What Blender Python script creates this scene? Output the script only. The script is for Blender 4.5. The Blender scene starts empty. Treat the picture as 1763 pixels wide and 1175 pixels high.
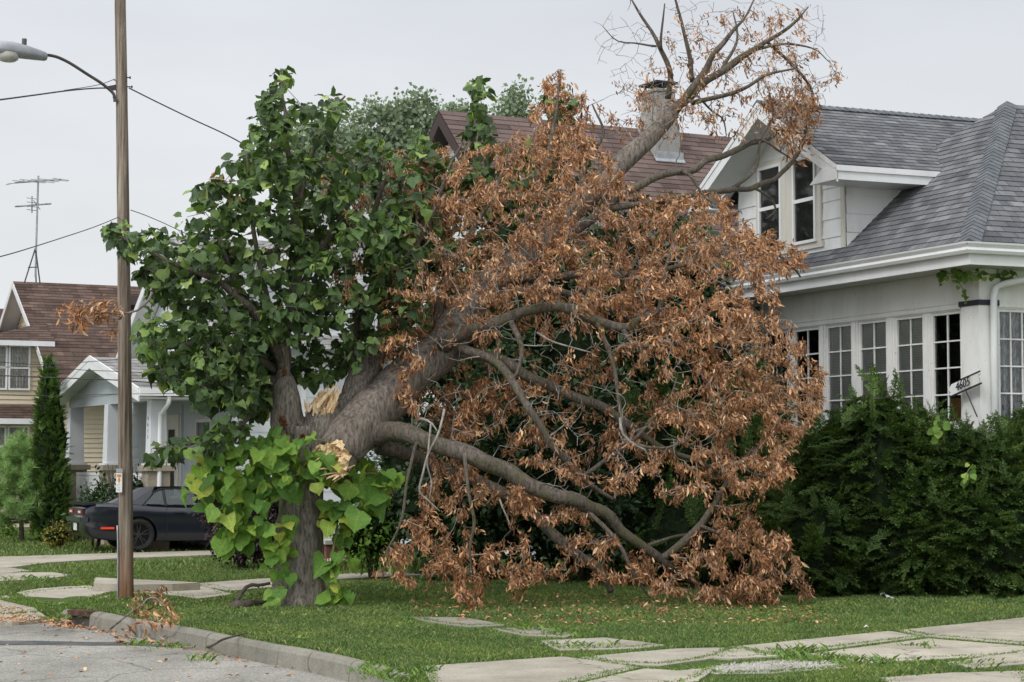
import bpy, bmesh, math, random
import numpy as np
from mathutils import Vector, Matrix

# ------------------------------------------------------------------ camera, sky, sun, exposure
SC = bpy.context.scene
COL = SC.collection
F, CX, CY, HC = 3400.0, 881.5, 587.5, 1.9            # focal length and centre in pixels of a 1763 px wide picture
PITCH = math.atan((795 - CY) / F)
cam = bpy.data.cameras.new('camera'); cam.sensor_width = 36.0; cam.lens = 36.0 * F / 1763.0
cam.clip_start = 0.1; cam.clip_end = 2000
cam_o = bpy.data.objects.new('camera', cam); COL.objects.link(cam_o)
cam_o.location = (0, 0, HC); cam_o.rotation_euler = (math.radians(90) + PITCH, 0, 0)
SC.camera = cam_o
SC.view_settings.view_transform = 'Standard'; SC.view_settings.look = 'None'
SC.view_settings.exposure = 0.0; SC.view_settings.gamma = 1.0; SC.view_settings.use_curve_mapping = False

SUN_EL, SUN_AZ = math.radians(44), math.radians(215)   # azimuth clockwise from +Y
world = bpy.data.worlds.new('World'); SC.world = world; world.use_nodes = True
nt = world.node_tree; nt.nodes.clear()
def wn(t, **k):
    n = nt.nodes.new(t)
    for a, b in k.items(): setattr(n, a, b)
    return n
sky = wn('ShaderNodeTexSky', sky_type='NISHITA', sun_disc=False)
sky.sun_elevation = SUN_EL; sky.sun_rotation = SUN_AZ
tc = wn('ShaderNodeTexCoord'); sep = wn('ShaderNodeSeparateXYZ')
ramp = wn('ShaderNodeValToRGB')
els = ramp.color_ramp.elements
els[0].position = 0.0; els[0].color = (8.9, 9.05, 9.2, 1)
els[1].position = 1.0; els[1].color = (12.5, 12.7, 13.0, 1)
e = els.new(0.13); e.color = (8.45, 8.65, 8.85, 1)
e = els.new(0.26); e.color = (7.45, 7.75, 8.25, 1)
noi = wn('ShaderNodeTexNoise'); noi.inputs['Scale'].default_value = 3.2; noi.inputs['Detail'].default_value = 5
mp = wn('ShaderNodeMapping'); mp.inputs['Scale'].default_value = (1, 1, 3.5)
mr = wn('ShaderNodeMapRange'); mr.inputs['From Min'].default_value = 0.3; mr.inputs['From Max'].default_value = 0.7
mr.inputs['To Min'].default_value = 0.9; mr.inputs['To Max'].default_value = 1.05
mul = wn('ShaderNodeMixRGB', blend_type='MULTIPLY'); mul.inputs[0].default_value = 1
mix = wn('ShaderNodeMixRGB'); mix.inputs[0].default_value = 0.93
bg = wn('ShaderNodeBackground'); bg.inputs['Strength'].default_value = 0.1
out = wn('ShaderNodeOutputWorld')
lk = nt.links.new
lk(tc.outputs['Generated'], sep.inputs[0]); lk(sep.outputs['Z'], ramp.inputs[0])
lk(tc.outputs['Generated'], mp.inputs[0]); lk(mp.outputs[0], noi.inputs['Vector']); lk(noi.outputs[0], mr.inputs[0])
lk(ramp.outputs[0], mul.inputs[1]); lk(mr.outputs[0], mul.inputs[2])
lk(sky.outputs[0], mix.inputs[1]); lk(mul.outputs[0], mix.inputs[2])
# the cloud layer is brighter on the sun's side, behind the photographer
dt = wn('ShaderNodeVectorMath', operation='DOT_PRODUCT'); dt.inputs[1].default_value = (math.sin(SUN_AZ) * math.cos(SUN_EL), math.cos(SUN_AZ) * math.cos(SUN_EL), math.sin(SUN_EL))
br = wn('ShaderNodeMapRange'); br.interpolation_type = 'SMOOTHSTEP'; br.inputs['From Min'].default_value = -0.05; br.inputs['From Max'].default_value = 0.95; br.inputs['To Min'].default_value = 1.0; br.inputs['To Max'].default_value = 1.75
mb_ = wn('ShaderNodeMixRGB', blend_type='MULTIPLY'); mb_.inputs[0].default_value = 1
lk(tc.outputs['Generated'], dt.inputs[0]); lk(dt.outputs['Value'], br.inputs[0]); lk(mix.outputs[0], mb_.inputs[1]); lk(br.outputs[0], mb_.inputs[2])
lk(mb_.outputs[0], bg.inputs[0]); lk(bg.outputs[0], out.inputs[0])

sl = bpy.data.lights.new('sun', 'SUN'); sl.energy = 1.45; sl.angle = math.radians(18); sl.color = (1.0, 0.965, 0.92)
so = bpy.data.objects.new('sun', sl); COL.objects.link(so)
sd = Vector((math.sin(SUN_AZ) * math.cos(SUN_EL), math.cos(SUN_AZ) * math.cos(SUN_EL), math.sin(SUN_EL)))
so.rotation_euler = (-sd).to_track_quat('-Z', 'Y').to_euler(); so.location = (0, 0, 40)

# ------------------------------------------------------------------ helpers: geometry
_FW = np.array([0, math.cos(PITCH), math.sin(PITCH)]); _UP = np.array([0, -math.sin(PITCH), math.cos(PITCH)])
_O = np.array([0, 0, HC])
def ray(x, y): return _FW + np.array([(x - CX) / F, 0, 0]) + (CY - y) / F * _UP
def P(x, y, Y): d = ray(x, y); return _O + d * (Y / d[1])          # a point seen at (x, y), Y metres ahead
def G(x, y, z=0.0): d = ray(x, y); return _O + d * ((z - HC) / d[2])  # a point of the ground
def nrm(v): v = np.asarray(v, float); return v / (np.linalg.norm(v) + 1e-12)

class Frame:                                     # s runs along u (away), w along v (to the right), z up
    def __init__(self, o, deg):
        a = math.radians(deg); self.o = np.array([o[0], o[1], 0.0])
        self.u = np.array([-math.sin(a), math.cos(a), 0]); self.v = np.array([math.cos(a), math.sin(a), 0])
    def p(self, s, w, z): return self.o + s * self.u + w * self.v + np.array([0, 0, z])

class MB:                                        # collects shapes for ONE mesh object
    def __init__(self): self.V = []; self.F = []; self.UV = []; self.M = []; self.n = 0; self.mi = 0
    def add(self, V, Fc, uv=None):
        V = [tuple(map(float, v)) for v in V]
        self.V += V
        for i, f in enumerate(Fc):
            self.F.append(tuple(int(k) + self.n for k in f)); self.M.append(self.mi)
            self.UV.append(uv[i] if uv else [(0, 0)] * len(f))
        self.n += len(V); return self
    def hexa(self, c):                           # 8 corners: bottom ring 0-3, top ring 4-7
        return self.add(c, [(0, 3, 2, 1), (4, 5, 6, 7), (0, 1, 5, 4), (1, 2, 6, 5), (2, 3, 7, 6), (3, 0, 4, 7)])
    def box(self, fr, s0, s1, w0, w1, z0, z1):
        q = [fr.p(s, w, z) for z in (z0, z1) for s, w in ((s0, w0), (s1, w0), (s1, w1), (s0, w1))]
        return self.hexa(q)
    def slab(self, quad, n, t):                  # thick polygon: extrude along n by t
        quad = [np.asarray(q, float) for q in quad]; n = nrm(n) * t; k = len(quad)
        V = quad + [q + n for q in quad]
        Fc = [tuple(range(k))[::-1], tuple(range(k, 2 * k))] + [(i, (i + 1) % k, (i + 1) % k + k, i + k) for i in range(k)]
        return self.add(V, Fc)
    def bar(self, a, b, wd, ht=None, up=(0, 0, 1)):
        a = np.asarray(a, float); b = np.asarray(b, float); ht = wd if ht is None else ht
        d = nrm(b - a); sd = np.cross(d, up)
        sd = nrm(sd) if np.linalg.norm(sd) > 1e-3 else np.array([1.0, 0, 0]); upv = np.cross(sd, d)
        c = []
        for e_ in (a, b):
            for x, y in ((-1, -1), (1, -1), (1, 1), (-1, 1)): c.append(e_ + sd * x * wd / 2 + upv * y * ht / 2)
        return self.hexa(c)
    def tube(self, pts, rad, sides=8):
        V, Fc = tube(pts, rad, sides); return self.add(V, Fc)

def tube(pts, rad, sides=8, rough=0.0, rs=None, lobes=None):
    pts = np.asarray(pts, float); n = len(pts); rad = np.broadcast_to(np.asarray(rad, float), (n,))
    T = np.gradient(pts, axis=0); T /= np.linalg.norm(T, axis=1)[:, None] + 1e-12
    ref = np.array([0.31, 0.2, 0.93]); a = np.cross(T[0], ref)
    if np.linalg.norm(a) < 0.2: a = np.cross(T[0], (1, 0, 0))
    a = nrm(a); V = np.zeros((n, sides, 3)); th = np.linspace(0, 2 * math.pi, sides, endpoint=False)
    for i in range(n):
        a = nrm(a - T[i] * a.dot(T[i])); b = np.cross(T[i], a)
        r = np.full(sides, rad[i])
        if rough and rs is not None: r = r * (1 + rs.normal(0, rough, sides))
        if lobes is not None: r = r * lobes(i, th)
        V[i] = pts[i] + (np.cos(th) * r)[:, None] * a + (np.sin(th) * r)[:, None] * b
    idx = np.arange(n * sides).reshape(n, sides); q = []
    for i in range(n - 1):
        q.append(np.stack([idx[i], np.roll(idx[i], -1), np.roll(idx[i + 1], -1), idx[i + 1]], 1))
    Fc = [tuple(f) for f in np.concatenate(q)] + [tuple(idx[0][::-1]), tuple(idx[-1])]
    return V.reshape(-1, 3), Fc

def spline(pts, n):                               # Catmull-Rom through points of any dimension
    p = np.asarray(pts, float); p = np.vstack([2 * p[0] - p[1], p, 2 * p[-1] - p[-2]]); out_ = []
    for t in np.linspace(0, len(p) - 3 - 1e-6, n):
        i = int(t); f = t - i; a, b, c, d = p[i:i + 4]
        out_.append(0.5 * (2 * b + (c - a) * f + (2 * a - 5 * b + 4 * c - d) * f * f + (3 * b - a - 3 * c + d) * f ** 3))
    return np.array(out_)

def inpoly(x, y, poly):
    x = np.asarray(x, float); y = np.asarray(y, float); r = np.zeros(x.shape, bool); k = len(poly)
    for i in range(k):
        x0, y0 = poly[i]; x1, y1 = poly[(i + 1) % k]
        c = ((y0 > y) != (y1 > y)) & (x < (x1 - x0) * (y - y0) / (y1 - y0 + 1e-12) + x0); r ^= c
    return r

# ------------------------------------------------------------------ helpers: objects
def wloc(o):
    l = Vector((0, 0, 0))
    while o is not None: l = l + o.location; o = o.parent
    return np.array(l)
def tag(o, label=None, cat=None, group=None, kind=None):
    if label: o['label'] = label
    if cat: o['category'] = cat
    if group: o['group'] = group
    if kind: o['kind'] = kind
    return o
def thing(name, loc, label, cat, group=None):
    o = bpy.data.objects.new(name, None); COL.objects.link(o); o.location = tuple(map(float, loc)); o.empty_display_size = 0.2
    return tag(o, label, cat, group)
def link(name, me, mats, parent):
    for m in (mats if isinstance(mats, (list, tuple)) else [mats]): me.materials.append(m)
    o = bpy.data.objects.new(name, me); COL.objects.link(o)
    if parent is not None: o.parent = parent
    return o
def obj(name, mb, mats, parent=None, smooth=False, uv=False, loc=None):
    off = wloc(parent) if parent is not None else (np.array(loc, float) if loc is not None else np.zeros(3))
    me = bpy.data.meshes.new(name)
    me.from_pydata([tuple(np.array(v) - off) for v in mb.V], [], mb.F)
    me.polygons.foreach_set('material_index', mb.M)
    if uv:
        l = me.uv_layers.new(name='UVMap'); flat = [c for f in mb.UV for c in f]
        l.data.foreach_set('uv', np.array(flat, float).ravel())
    if smooth: me.polygons.foreach_set('use_smooth', [True] * len(me.polygons))
    me.update()
    o = link(name, me, mats, parent)
    if loc is not None and parent is None: o.location = tuple(off)
    return o
def objnp(name, V, Fc, mats, parent=None, smooth=False, loc=None, tuv=None):  # big meshes, all faces with the same number of corners
    off = wloc(parent) if parent is not None else (np.array(loc, float) if loc is not None else np.zeros(3))
    V = np.asarray(V, np.float64).reshape(-1, 3) - off; Fc = np.asarray(Fc, np.int32); n, k = Fc.shape
    me = bpy.data.meshes.new(name)
    me.vertices.add(len(V)); me.vertices.foreach_set('co', V.astype(np.float32).ravel())
    me.loops.add(n * k); me.loops.foreach_set('vertex_index', Fc.ravel())
    me.polygons.add(n); me.polygons.foreach_set('loop_start', np.arange(0, n * k, k, dtype=np.int32))
    if smooth: me.polygons.foreach_set('use_smooth', np.ones(n, bool))
    if tuv is not None:
        u_ = me.uv_layers.new(name='UVMap'); u_.data.foreach_set('uv', np.asarray(tuv)[Fc.ravel() % len(tuv)].astype(np.float32).ravel())
    me.update(calc_edges=True)
    o = link(name, me, mats, parent)
    if loc is not None and parent is None: o.location = tuple(off)
    return o
def stamp(TV, TF, R, S, T):                       # copies of a template: rotation (N,3,3), scale (N,) or (N,3), place (N,3)
    S = np.asarray(S); S = S[:, None] * np.ones(3) if S.ndim == 1 else S
    V = np.einsum('nij,nmj->nmi', R, TV[None] * S[:, None, :]) + T[:, None, :]
    Fc = TF[None] + (np.arange(len(T)) * len(TV))[:, None, None]
    return V.reshape(-1, 3), Fc.reshape(-1, TF.shape[1])
def basis(d, rs, up=None, roll=None):             # y axis along d, z axis near up
    d = d / (np.linalg.norm(d, axis=1)[:, None] + 1e-9); n = len(d)
    if up is None: up = rs.normal(0, 1, (n, 3))
    x = np.cross(d, up); x /= np.linalg.norm(x, axis=1)[:, None] + 1e-9; z = np.cross(x, d)
    return np.stack([x, d, z], 2)

# ------------------------------------------------------------------ helpers: materials
class N:
    def __init__(self, name):
        self.m = bpy.data.materials.new(name); self.m.use_nodes = True; self.t = self.m.node_tree
        self.b = self.t.nodes['Principled BSDF']; self.o = self.t.nodes['Material Output']
    def n(self, t, **k):
        x = self.t.nodes.new(t)
        for a, b in k.items():
            if a in x.inputs: x.inputs[a].default_value = b
            else: setattr(x, a, b)
        return x
    def l(self, a, b): self.t.links.new(a, b)
    def coords(self, scale=(1, 1, 1), kind='Object'):
        c = self.n('ShaderNodeTexCoord'); m = self.n('ShaderNodeMapping'); m.inputs['Scale'].default_value = scale
        self.l(c.outputs[kind], m.inputs[0]); return m.outputs[0]
    def noise(self, vec, scale, detail=4, rough=0.6):
        x = self.n('ShaderNodeTexNoise'); x.inputs['Scale'].default_value = scale; x.inputs['Detail'].default_value = detail
        x.inputs['Roughness'].default_value = rough; self.l(vec, x.inputs['Vector']); return x.outputs['Fac']
    def ramp(self, fac, stops):
        r = self.n('ShaderNodeValToRGB'); e_ = r.color_ramp.elements
        e_[0].position, e_[0].color = stops[0][0], (*stops[0][1], 1); e_[1].position, e_[1].color = stops[-1][0], (*stops[-1][1], 1)
        for p_, c_ in stops[1:-1]: k = e_.new(p_); k.color = (*c_, 1)
        self.l(fac, r.inputs[0]); return r.outputs[0]
    def mix(self, fac, a, b, mode='MIX'):
        x = self.n('ShaderNodeMixRGB', blend_type=mode)
        for i, v in ((0, fac), (1, a), (2, b)):
            if hasattr(v, 'type') and hasattr(v, 'is_output'): self.l(v, x.inputs[i])
            else: x.inputs[i].default_value = v if i == 0 else (*v, 1)
        return x.outputs[0]
    def bump(self, h, dist, strength=1.0):
        x = self.n('ShaderNodeBump'); x.inputs['Distance'].default_value = dist; x.inputs['Strength'].default_value = strength
        self.l(h, x.inputs['Height']); self.l(x.outputs[0], self.b.inputs['Normal']); return self
    def base(self, c, rough=0.8, spec=0.3, metal=0.0):
        if hasattr(c, 'is_output'): self.l(c, self.b.inputs['Base Color'])
        else: self.b.inputs['Base Color'].default_value = (*c, 1)
        self.b.inputs['Roughness'].default_value = rough; self.b.inputs['Specular IOR Level'].default_value = spec
        self.b.inputs['Metallic'].default_value = metal; return self
def noisy(name, c1, c2, scale=6, rough=0.8, spec=0.3, bump=0.0, stretch=(1, 1, 1), lo=0.35, hi=0.65, metal=0, fine=None, bscale=None):
    k = N(name); v = k.coords(stretch); f = k.noise(v, scale)
    c = k.ramp(f, [(lo, c1), (hi, c2)])
    if fine:
        f2 = k.noise(v, fine, 3); c = k.mix(0.55, c, k.ramp(f2, [(0.3, (0.35, 0.35, 0.35)), (0.7, (1.5, 1.5, 1.5))]), 'MULTIPLY')
    k.base(c, rough, spec, metal)
    if bump: k.bump(k.noise(v, bscale or (fine or scale * 4), 5), bump)
    return k.m
def leafy(name, stops, rough=0.5, spec=0.35, trans=0.3, tcol=None, big=None, veins=0.0):
    k = N(name); g = k.n('ShaderNodeNewGeometry'); c = k.ramp(g.outputs['Random Per Island'], stops)
    if big:                                       # patches of a different tint through the plant
        f = k.noise(k.coords(), big[0], 2); c = k.mix(k.ramp(f, [(0.42, (0, 0, 0)), (0.62, (1, 1, 1))]), c, k.mix(1.0, c, big[1], 'MULTIPLY'))
    if veins:                                     # midrib, side veins and blotches of a broad leaf, from its own flat outline
        u = k.n('ShaderNodeTexCoord'); sp = k.n('ShaderNodeSeparateXYZ'); k.l(u.outputs['UV'], sp.inputs[0])
        def mth(op, a, b_=None):
            x = k.n('ShaderNodeMath', operation=op)
            for i, v in ((0, a), (1, b_)):
                if v is None: continue
                if hasattr(v, 'is_output'): k.l(v, x.inputs[i])
                else: x.inputs[i].default_value = v
            return x.outputs[0]
        ax = mth('ABSOLUTE', sp.outputs[0]); f = mth('FRACT', mth('MULTIPLY', mth('SUBTRACT', sp.outputs[1], mth('MULTIPLY', ax, .85)), 6.5)); tri = mth('ABSOLUTE', mth('SUBTRACT', f, .5))
        side = k.ramp(tri, [(0.40, (0, 0, 0)), (0.49, (1, 1, 1))]); mid = k.ramp(ax, [(0.0, (1, 1, 1)), (0.035, (0, 0, 0))]); vm = k.mix(1.0, side, mid, 'ADD')
        c = k.mix(k.mix(1.0, vm, (veins, veins, veins), 'MULTIPLY'), c, k.mix(1.0, c, (1.9, 1.75, 1.5), 'MULTIPLY'))
        c = k.mix(0.55, c, k.ramp(k.noise(k.coords(), 22, 4), [(0.3, (.55, .6, .6)), (0.5, (1, 1, 1)), (0.72, (1.45, 1.3, 1.0))]), 'MULTIPLY')
        k.bump(vm, 0.004, .6)
    k.base(c, rough, spec)
    t = k.n('ShaderNodeBsdfTranslucent'); k.l(k.mix(1.0, c, tcol or (1.3, 1.2, 0.8), 'MULTIPLY'), t.inputs[0])
    m = k.n('ShaderNodeMixShader'); m.inputs[0].default_value = trans
    k.l(k.b.outputs[0], m.inputs[1]); k.l(t.outputs[0], m.inputs[2]); k.l(m.outputs[0], k.o.inputs[0]); return k.m

def bark(name, dark, light, moss=None, sc=1.0):
    k = N(name); v = k.coords((14 * sc, 14 * sc, 3.2 * sc)); w = k.noise(v, 2.0, 7, 0.72); v2 = k.coords()
    c = k.ramp(w, [(0.36, dark), (0.5, tuple(0.5 * (a + b) for a, b in zip(dark, light))), (0.66, light)])
    c = k.mix(0.6, c, k.ramp(k.noise(v2, 2.2, 3), [(0.3, (0.6, 0.58, 0.55)), (0.7, (1.25, 1.25, 1.25))]), 'MULTIPLY')
    if moss: c = k.mix(k.ramp(k.noise(v2, 3.4, 3), [(0.5, (0, 0, 0)), (0.66, (0.8, 0.8, 0.8))]), c, moss)
    k.base(c, 0.95, 0.15); k.bump(w, 0.05); return k.m

M = {}
M['bark'] = bark('bark', (0.085, 0.074, 0.062), (0.42, 0.375, 0.32), sc=1.15)
M['bark2'] = bark('fallen_bark', (0.09, 0.075, 0.064), (0.34, 0.295, 0.25), sc=0.8)
M['limb'] = bark('limb_bark', (0.07, 0.058, 0.048), (0.25, 0.215, 0.18), (0.12, 0.12, 0.06))
M['twig'] = noisy('twig_bark', (0.09, 0.072, 0.062), (0.27, 0.235, 0.21), 9, 0.9, 0.2)
M['greytwig'] = noisy('dead_twig_bark', (0.16, 0.14, 0.125), (0.36, 0.33, 0.3), 9, 0.9, 0.2)
M['wood'] = noisy('torn_wood', (0.55, 0.32, 0.13), (0.86, 0.72, 0.48), 5, 0.8, 0.2, 0.01, (9, 9, 1.5))
M['brownleaf'] = leafy('dead_leaf', [(0, (0.1, 0.048, 0.024)), (0.18, (0.23, 0.115, 0.055)), (0.55, (0.41, 0.215, 0.106)), (0.85, (0.56, 0.32, 0.168)), (1, (0.78, 0.56, 0.36))],
                       0.6, 0.3, 0.16, (1.15, 1.0, 0.85), (0.9, (1.16, 1.1, 1.02)))
M['greenleaf'] = leafy('linden_leaf', [(0, (0.03, 0.056, 0.022)), (0.45, (0.056, 0.1, 0.032)), (0.8, (0.1, 0.16, 0.046)), (0.94, (0.16, 0.24, 0.066)), (1, (0.27, 0.34, 0.11))],
                       0.5, 0.4, 0.18, (1.5, 1.6, 0.7), (1.1, (1.3, 1.35, 1.2)), .35)
M['limeleaf'] = leafy('sprout_leaf', [(0, (0.065, 0.15, 0.03)), (0.45, (0.125, 0.25, 0.05)), (0.82, (0.22, 0.36, 0.07)), (1, (0.42, 0.45, 0.1))],
                      0.6, 0.25, 0.28, (1.4, 1.4, 0.7), (2.0, (1.15, 1.1, 0.9)), .5)
M['hemlock'] = leafy('hemlock_needles', [(0, (0.02, 0.04, 0.013)), (0.5, (0.042, 0.082, 0.022)), (0.85, (0.085, 0.142, 0.034)), (1, (0.15, 0.225, 0.055))],
                     0.6, 0.25, 0.15, (1.4, 1.4, 0.6), (1.2, (1.5, 1.45, 1.2)))
M['darkleaf'] = leafy('dark_shrub_leaf', [(0, (0.012, 0.028, 0.01)), (0.6, (0.025, 0.055, 0.016)), (1, (0.05, 0.1, 0.025))], 0.5, 0.3, 0.15)
M['limebush'] = leafy('bright_shrub_leaf', [(0, (0.06, 0.13, 0.015)), (0.6, (0.12, 0.24, 0.03)), (1, (0.22, 0.36, 0.05))], 0.5, 0.3, 0.2)
M['lily'] = leafy('lily_leaf', [(0, (0.07, 0.14, 0.03)), (0.6, (0.14, 0.23, 0.05)), (1, (0.3, 0.33, 0.1))], 0.5, 0.35, 0.2)
M['pine'] = leafy('pine_needles', [(0, (0.16, 0.27, 0.1)), (0.6, (0.26, 0.42, 0.14)), (1, (0.4, 0.55, 0.2))], 0.6, 0.25, 0.15)
M['thuja'] = leafy('arborvitae_scale', [(0, (0.04, 0.085, 0.02)), (0.6, (0.085, 0.165, 0.03)), (1, (0.17, 0.27, 0.05))], 0.6, 0.2, 0.12)
M['purple'] = leafy('purple_leaf', [(0, (0.012, 0.006, 0.01)), (0.6, (0.035, 0.016, 0.022)), (1, (0.075, 0.035, 0.045))], 0.5, 0.35, 0.15, (1.2, 0.8, 0.8))
M['yellowbush'] = leafy('yellow_shrub_leaf', [(0, (0.1, 0.11, 0.015)), (1, (0.3, 0.26, 0.04))], 0.5, 0.3, 0.2)
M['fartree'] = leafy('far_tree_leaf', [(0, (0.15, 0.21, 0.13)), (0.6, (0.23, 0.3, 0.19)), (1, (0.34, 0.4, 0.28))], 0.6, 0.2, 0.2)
M['grass'] = leafy('grass_blade', [(0, (0.06, 0.11, 0.03)), (0.5, (0.115, 0.19, 0.054)), (0.85, (0.18, 0.265, 0.085)), (1, (0.37, 0.35, 0.18))], 0.6, 0.25, 0.2, (1.3, 1.3, 0.6), (0.8, (1.35, 1.24, 1.1)))
M['weed'] = leafy('weed_leaf', [(0, (0.06, 0.12, 0.02)), (0.6, (0.12, 0.22, 0.035)), (1, (0.22, 0.32, 0.06))], 0.5, 0.3, 0.2)
def soil_mat():
    k = N('lawn_soil'); v = k.coords(); f = k.noise(v, 1.3, 5); f2 = k.noise(v, 40, 3)
    c = k.ramp(f, [(0.3, (0.06, 0.095, 0.028)), (0.6, (0.1, 0.14, 0.04)), (0.8, (0.14, 0.13, 0.06))])
    c = k.mix(0.7, c, k.ramp(f2, [(0.3, (0.4, 0.4, 0.4)), (0.7, (1.5, 1.5, 1.5))]), 'MULTIPLY')
    k.base(c, 1.0, 0.1); k.bump(f2, 0.03); return k.m
M['soil'] = soil_mat()
def asphalt():
    k = N('worn_asphalt'); v = k.coords(); f = k.noise(v, 0.5, 5); g = k.noise(v, 60, 3); st = k.noise(k.coords((1.0, 0.22, 1)), 1.4, 4)
    c = k.ramp(f, [(0.3, (0.22, 0.212, 0.19)), (0.7, (0.35, 0.338, 0.305))])
    c = k.mix(0.6, c, k.ramp(g, [(0.34, (0.2, 0.2, 0.2)), (0.5, (0.95, 0.95, 0.95)), (0.64, (1.75, 1.72, 1.65))]), 'MULTIPLY')
    c = k.mix(0.4, c, k.ramp(st, [(0.35, (0.65, 0.65, 0.63)), (0.55, (1.12, 1.12, 1.12))]), 'MULTIPLY')
    vo = k.n('ShaderNodeTexVoronoi', feature='DISTANCE_TO_EDGE'); vo.inputs['Scale'].default_value = 0.55
    wv = k.n('ShaderNodeMixRGB'); wv.inputs[0].default_value = 0.25; k.l(v, wv.inputs[1])
    nn = k.n('ShaderNodeTexNoise'); nn.inputs['Scale'].default_value = 2.5; k.l(v, nn.inputs['Vector']); k.l(nn.outputs['Color'], wv.inputs[2]); k.l(wv.outputs[0], vo.inputs['Vector'])
    c = k.mix(k.ramp(vo.outputs['Distance'], [(0.0, (0.55, 0.55, 0.55)), (0.012, (0, 0, 0))]), c, (0.06, 0.06, 0.055))
    k.base(c, 0.95, 0.2); k.bump(g, 0.012); return k.m
M['asphalt'] = asphalt()
def concrete(name, a, b, dirt=(0.5, 0.48, 0.42), gr=45):
    k = N(name); v = k.coords(); f = k.noise(v, 1.2, 6, 0.65); g = k.noise(v, gr, 3)
    c = k.ramp(f, [(0.32, a), (0.66, b)])
    c = k.mix(0.45, c, k.ramp(g, [(0.3, (0.6, 0.6, 0.6)), (0.7, (1.35, 1.35, 1.32))]), 'MULTIPLY')
    c = k.mix(k.ramp(k.noise(v, 3.1, 5), [(0.55, (0, 0, 0)), (0.75, (0.55, 0.55, 0.55))]), c, k.mix(1.0, c, dirt, 'MULTIPLY'))
    gg = k.n('ShaderNodeNewGeometry'); c = k.mix(0.8, c, k.ramp(gg.outputs['Random Per Island'], [(0, (0.86, 0.86, 0.86)), (1, (1.06, 1.05, 1.03))]), 'MULTIPLY')
    vo = k.n('ShaderNodeTexVoronoi', feature='DISTANCE_TO_EDGE'); vo.inputs['Scale'].default_value = 0.42; wv = k.n('ShaderNodeMixRGB'); wv.inputs[0].default_value = 0.3; k.l(v, wv.inputs[1])
    nn = k.n('ShaderNodeTexNoise'); nn.inputs['Scale'].default_value = 3.0; k.l(v, nn.inputs['Vector']); k.l(nn.outputs['Color'], wv.inputs[2]); k.l(wv.outputs[0], vo.inputs['Vector'])
    c = k.mix(k.ramp(vo.outputs['Distance'], [(0.0, (0.7, 0.7, 0.7)), (0.006, (0, 0, 0))]), c, (0.07, 0.065, 0.05))
    c = k.mix(k.ramp(k.noise(v, 0.55, 4, 0.7), [(0.46, (0, 0, 0)), (0.7, (0.6, 0.6, 0.6))]), c, k.mix(1.0, c, (0.62, 0.6, 0.55), 'MULTIPLY'))
    k.base(c, 0.92, 0.2); k.bump(g, 0.008); return k.m
M['concrete'] = concrete('sidewalk_concrete', (0.315, 0.29, 0.238), (0.44, 0.405, 0.335))
M['oldconcrete'] = concrete('old_concrete', (0.22, 0.205, 0.17), (0.33, 0.31, 0.26))
M['curb'] = concrete('curb_concrete', (0.19, 0.18, 0.155), (0.3, 0.285, 0.24), (0.45, 0.42, 0.36))
M['rubble'] = concrete('crushed_concrete', (0.33, 0.32, 0.28), (0.5, 0.485, 0.44), gr=20)
M['pier'] = concrete('rough_pier_concrete', (0.27, 0.235, 0.18), (0.37, 0.33, 0.26))
def paint(name, c, dirt=0.25, rough=0.6, sc=2.5, chips=0.0):
    k = N(name); v = k.coords((1, 1, 0.35)); f = k.noise(v, sc, 6, 0.65)
    c2 = k.mix(k.ramp(f, [(0.42, (0, 0, 0)), (0.75, (dirt, dirt, dirt))]), c, tuple(x * y for x, y in zip(c, (0.55, 0.52, 0.45))))
    if chips: c2 = k.mix(k.ramp(k.noise(k.coords(), 22, 4), [(0.66, (0, 0, 0)), (0.72, (chips, chips, chips))]), c2, (0.2, 0.18, 0.16))
    k.base(c2, rough, 0.35); k.bump(k.noise(k.coords(), 30, 3), 0.002); return k.m
M['white'] = paint('weathered_white_paint', (0.76, 0.76, 0.74), 0.45, 0.6, 2.2, 0.7)
M['white2'] = paint('white_aluminium_trim', (0.72, 0.73, 0.73), 0.25, 0.45)
M['siding'] = paint('white_siding_paint', (0.74, 0.745, 0.74), 0.35)
M['cream'] = paint('cream_window_trim', (0.58, 0.56, 0.5), 0.3)
M['soffit'] = paint('soffit_paint', (0.55, 0.545, 0.51), 0.4)
M['greysiding'] = paint('blue_grey_siding', (0.42, 0.455, 0.48), 0.2)
M['palesiding'] = paint('pale_grey_siding', (0.6, 0.62, 0.64), 0.2)
M['tansiding'] = paint('tan_siding', (0.60, 0.52, 0.385), 0.2)
M['darktrim'] = paint('dark_brown_trim', (0.045, 0.03, 0.026), 0.2)
M['navy'] = paint('navy_trim', (0.025, 0.028, 0.04), 0.2)
def glass_mat(name, tint=(0.92, 0.94, 0.94), gl=0.12):
    k = N(name); k.t.nodes.remove(k.b)
    t = k.n('ShaderNodeBsdfTransparent'); t.inputs[0].default_value = (*tint, 1)
    g = k.n('ShaderNodeBsdfGlossy'); g.inputs['Roughness'].default_value = 0.03; g.inputs[0].default_value = (0.9, 0.92, 0.95, 1)
    fr = k.n('ShaderNodeFresnel'); fr.inputs[0].default_value = 1.5
    mr_ = k.n('ShaderNodeMapRange'); mr_.inputs['To Min'].default_value = 0.0; mr_.inputs['To Max'].default_value = 1.3
    k.l(fr.outputs[0], mr_.inputs[0])
    m = k.n('ShaderNodeMixShader'); k.l(mr_.outputs[0], m.inputs[0]); k.l(t.outputs[0], m.inputs[1]); k.l(g.outputs[0], m.inputs[2]); k.l(m.outputs[0], k.o.inputs[0]); return k.m
M['glass'] = glass_mat('window_glass', gl=0.07)
M['carglass'] = glass_mat('car_glass', (0.62, 0.68, 0.66), 0.14)
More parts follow.
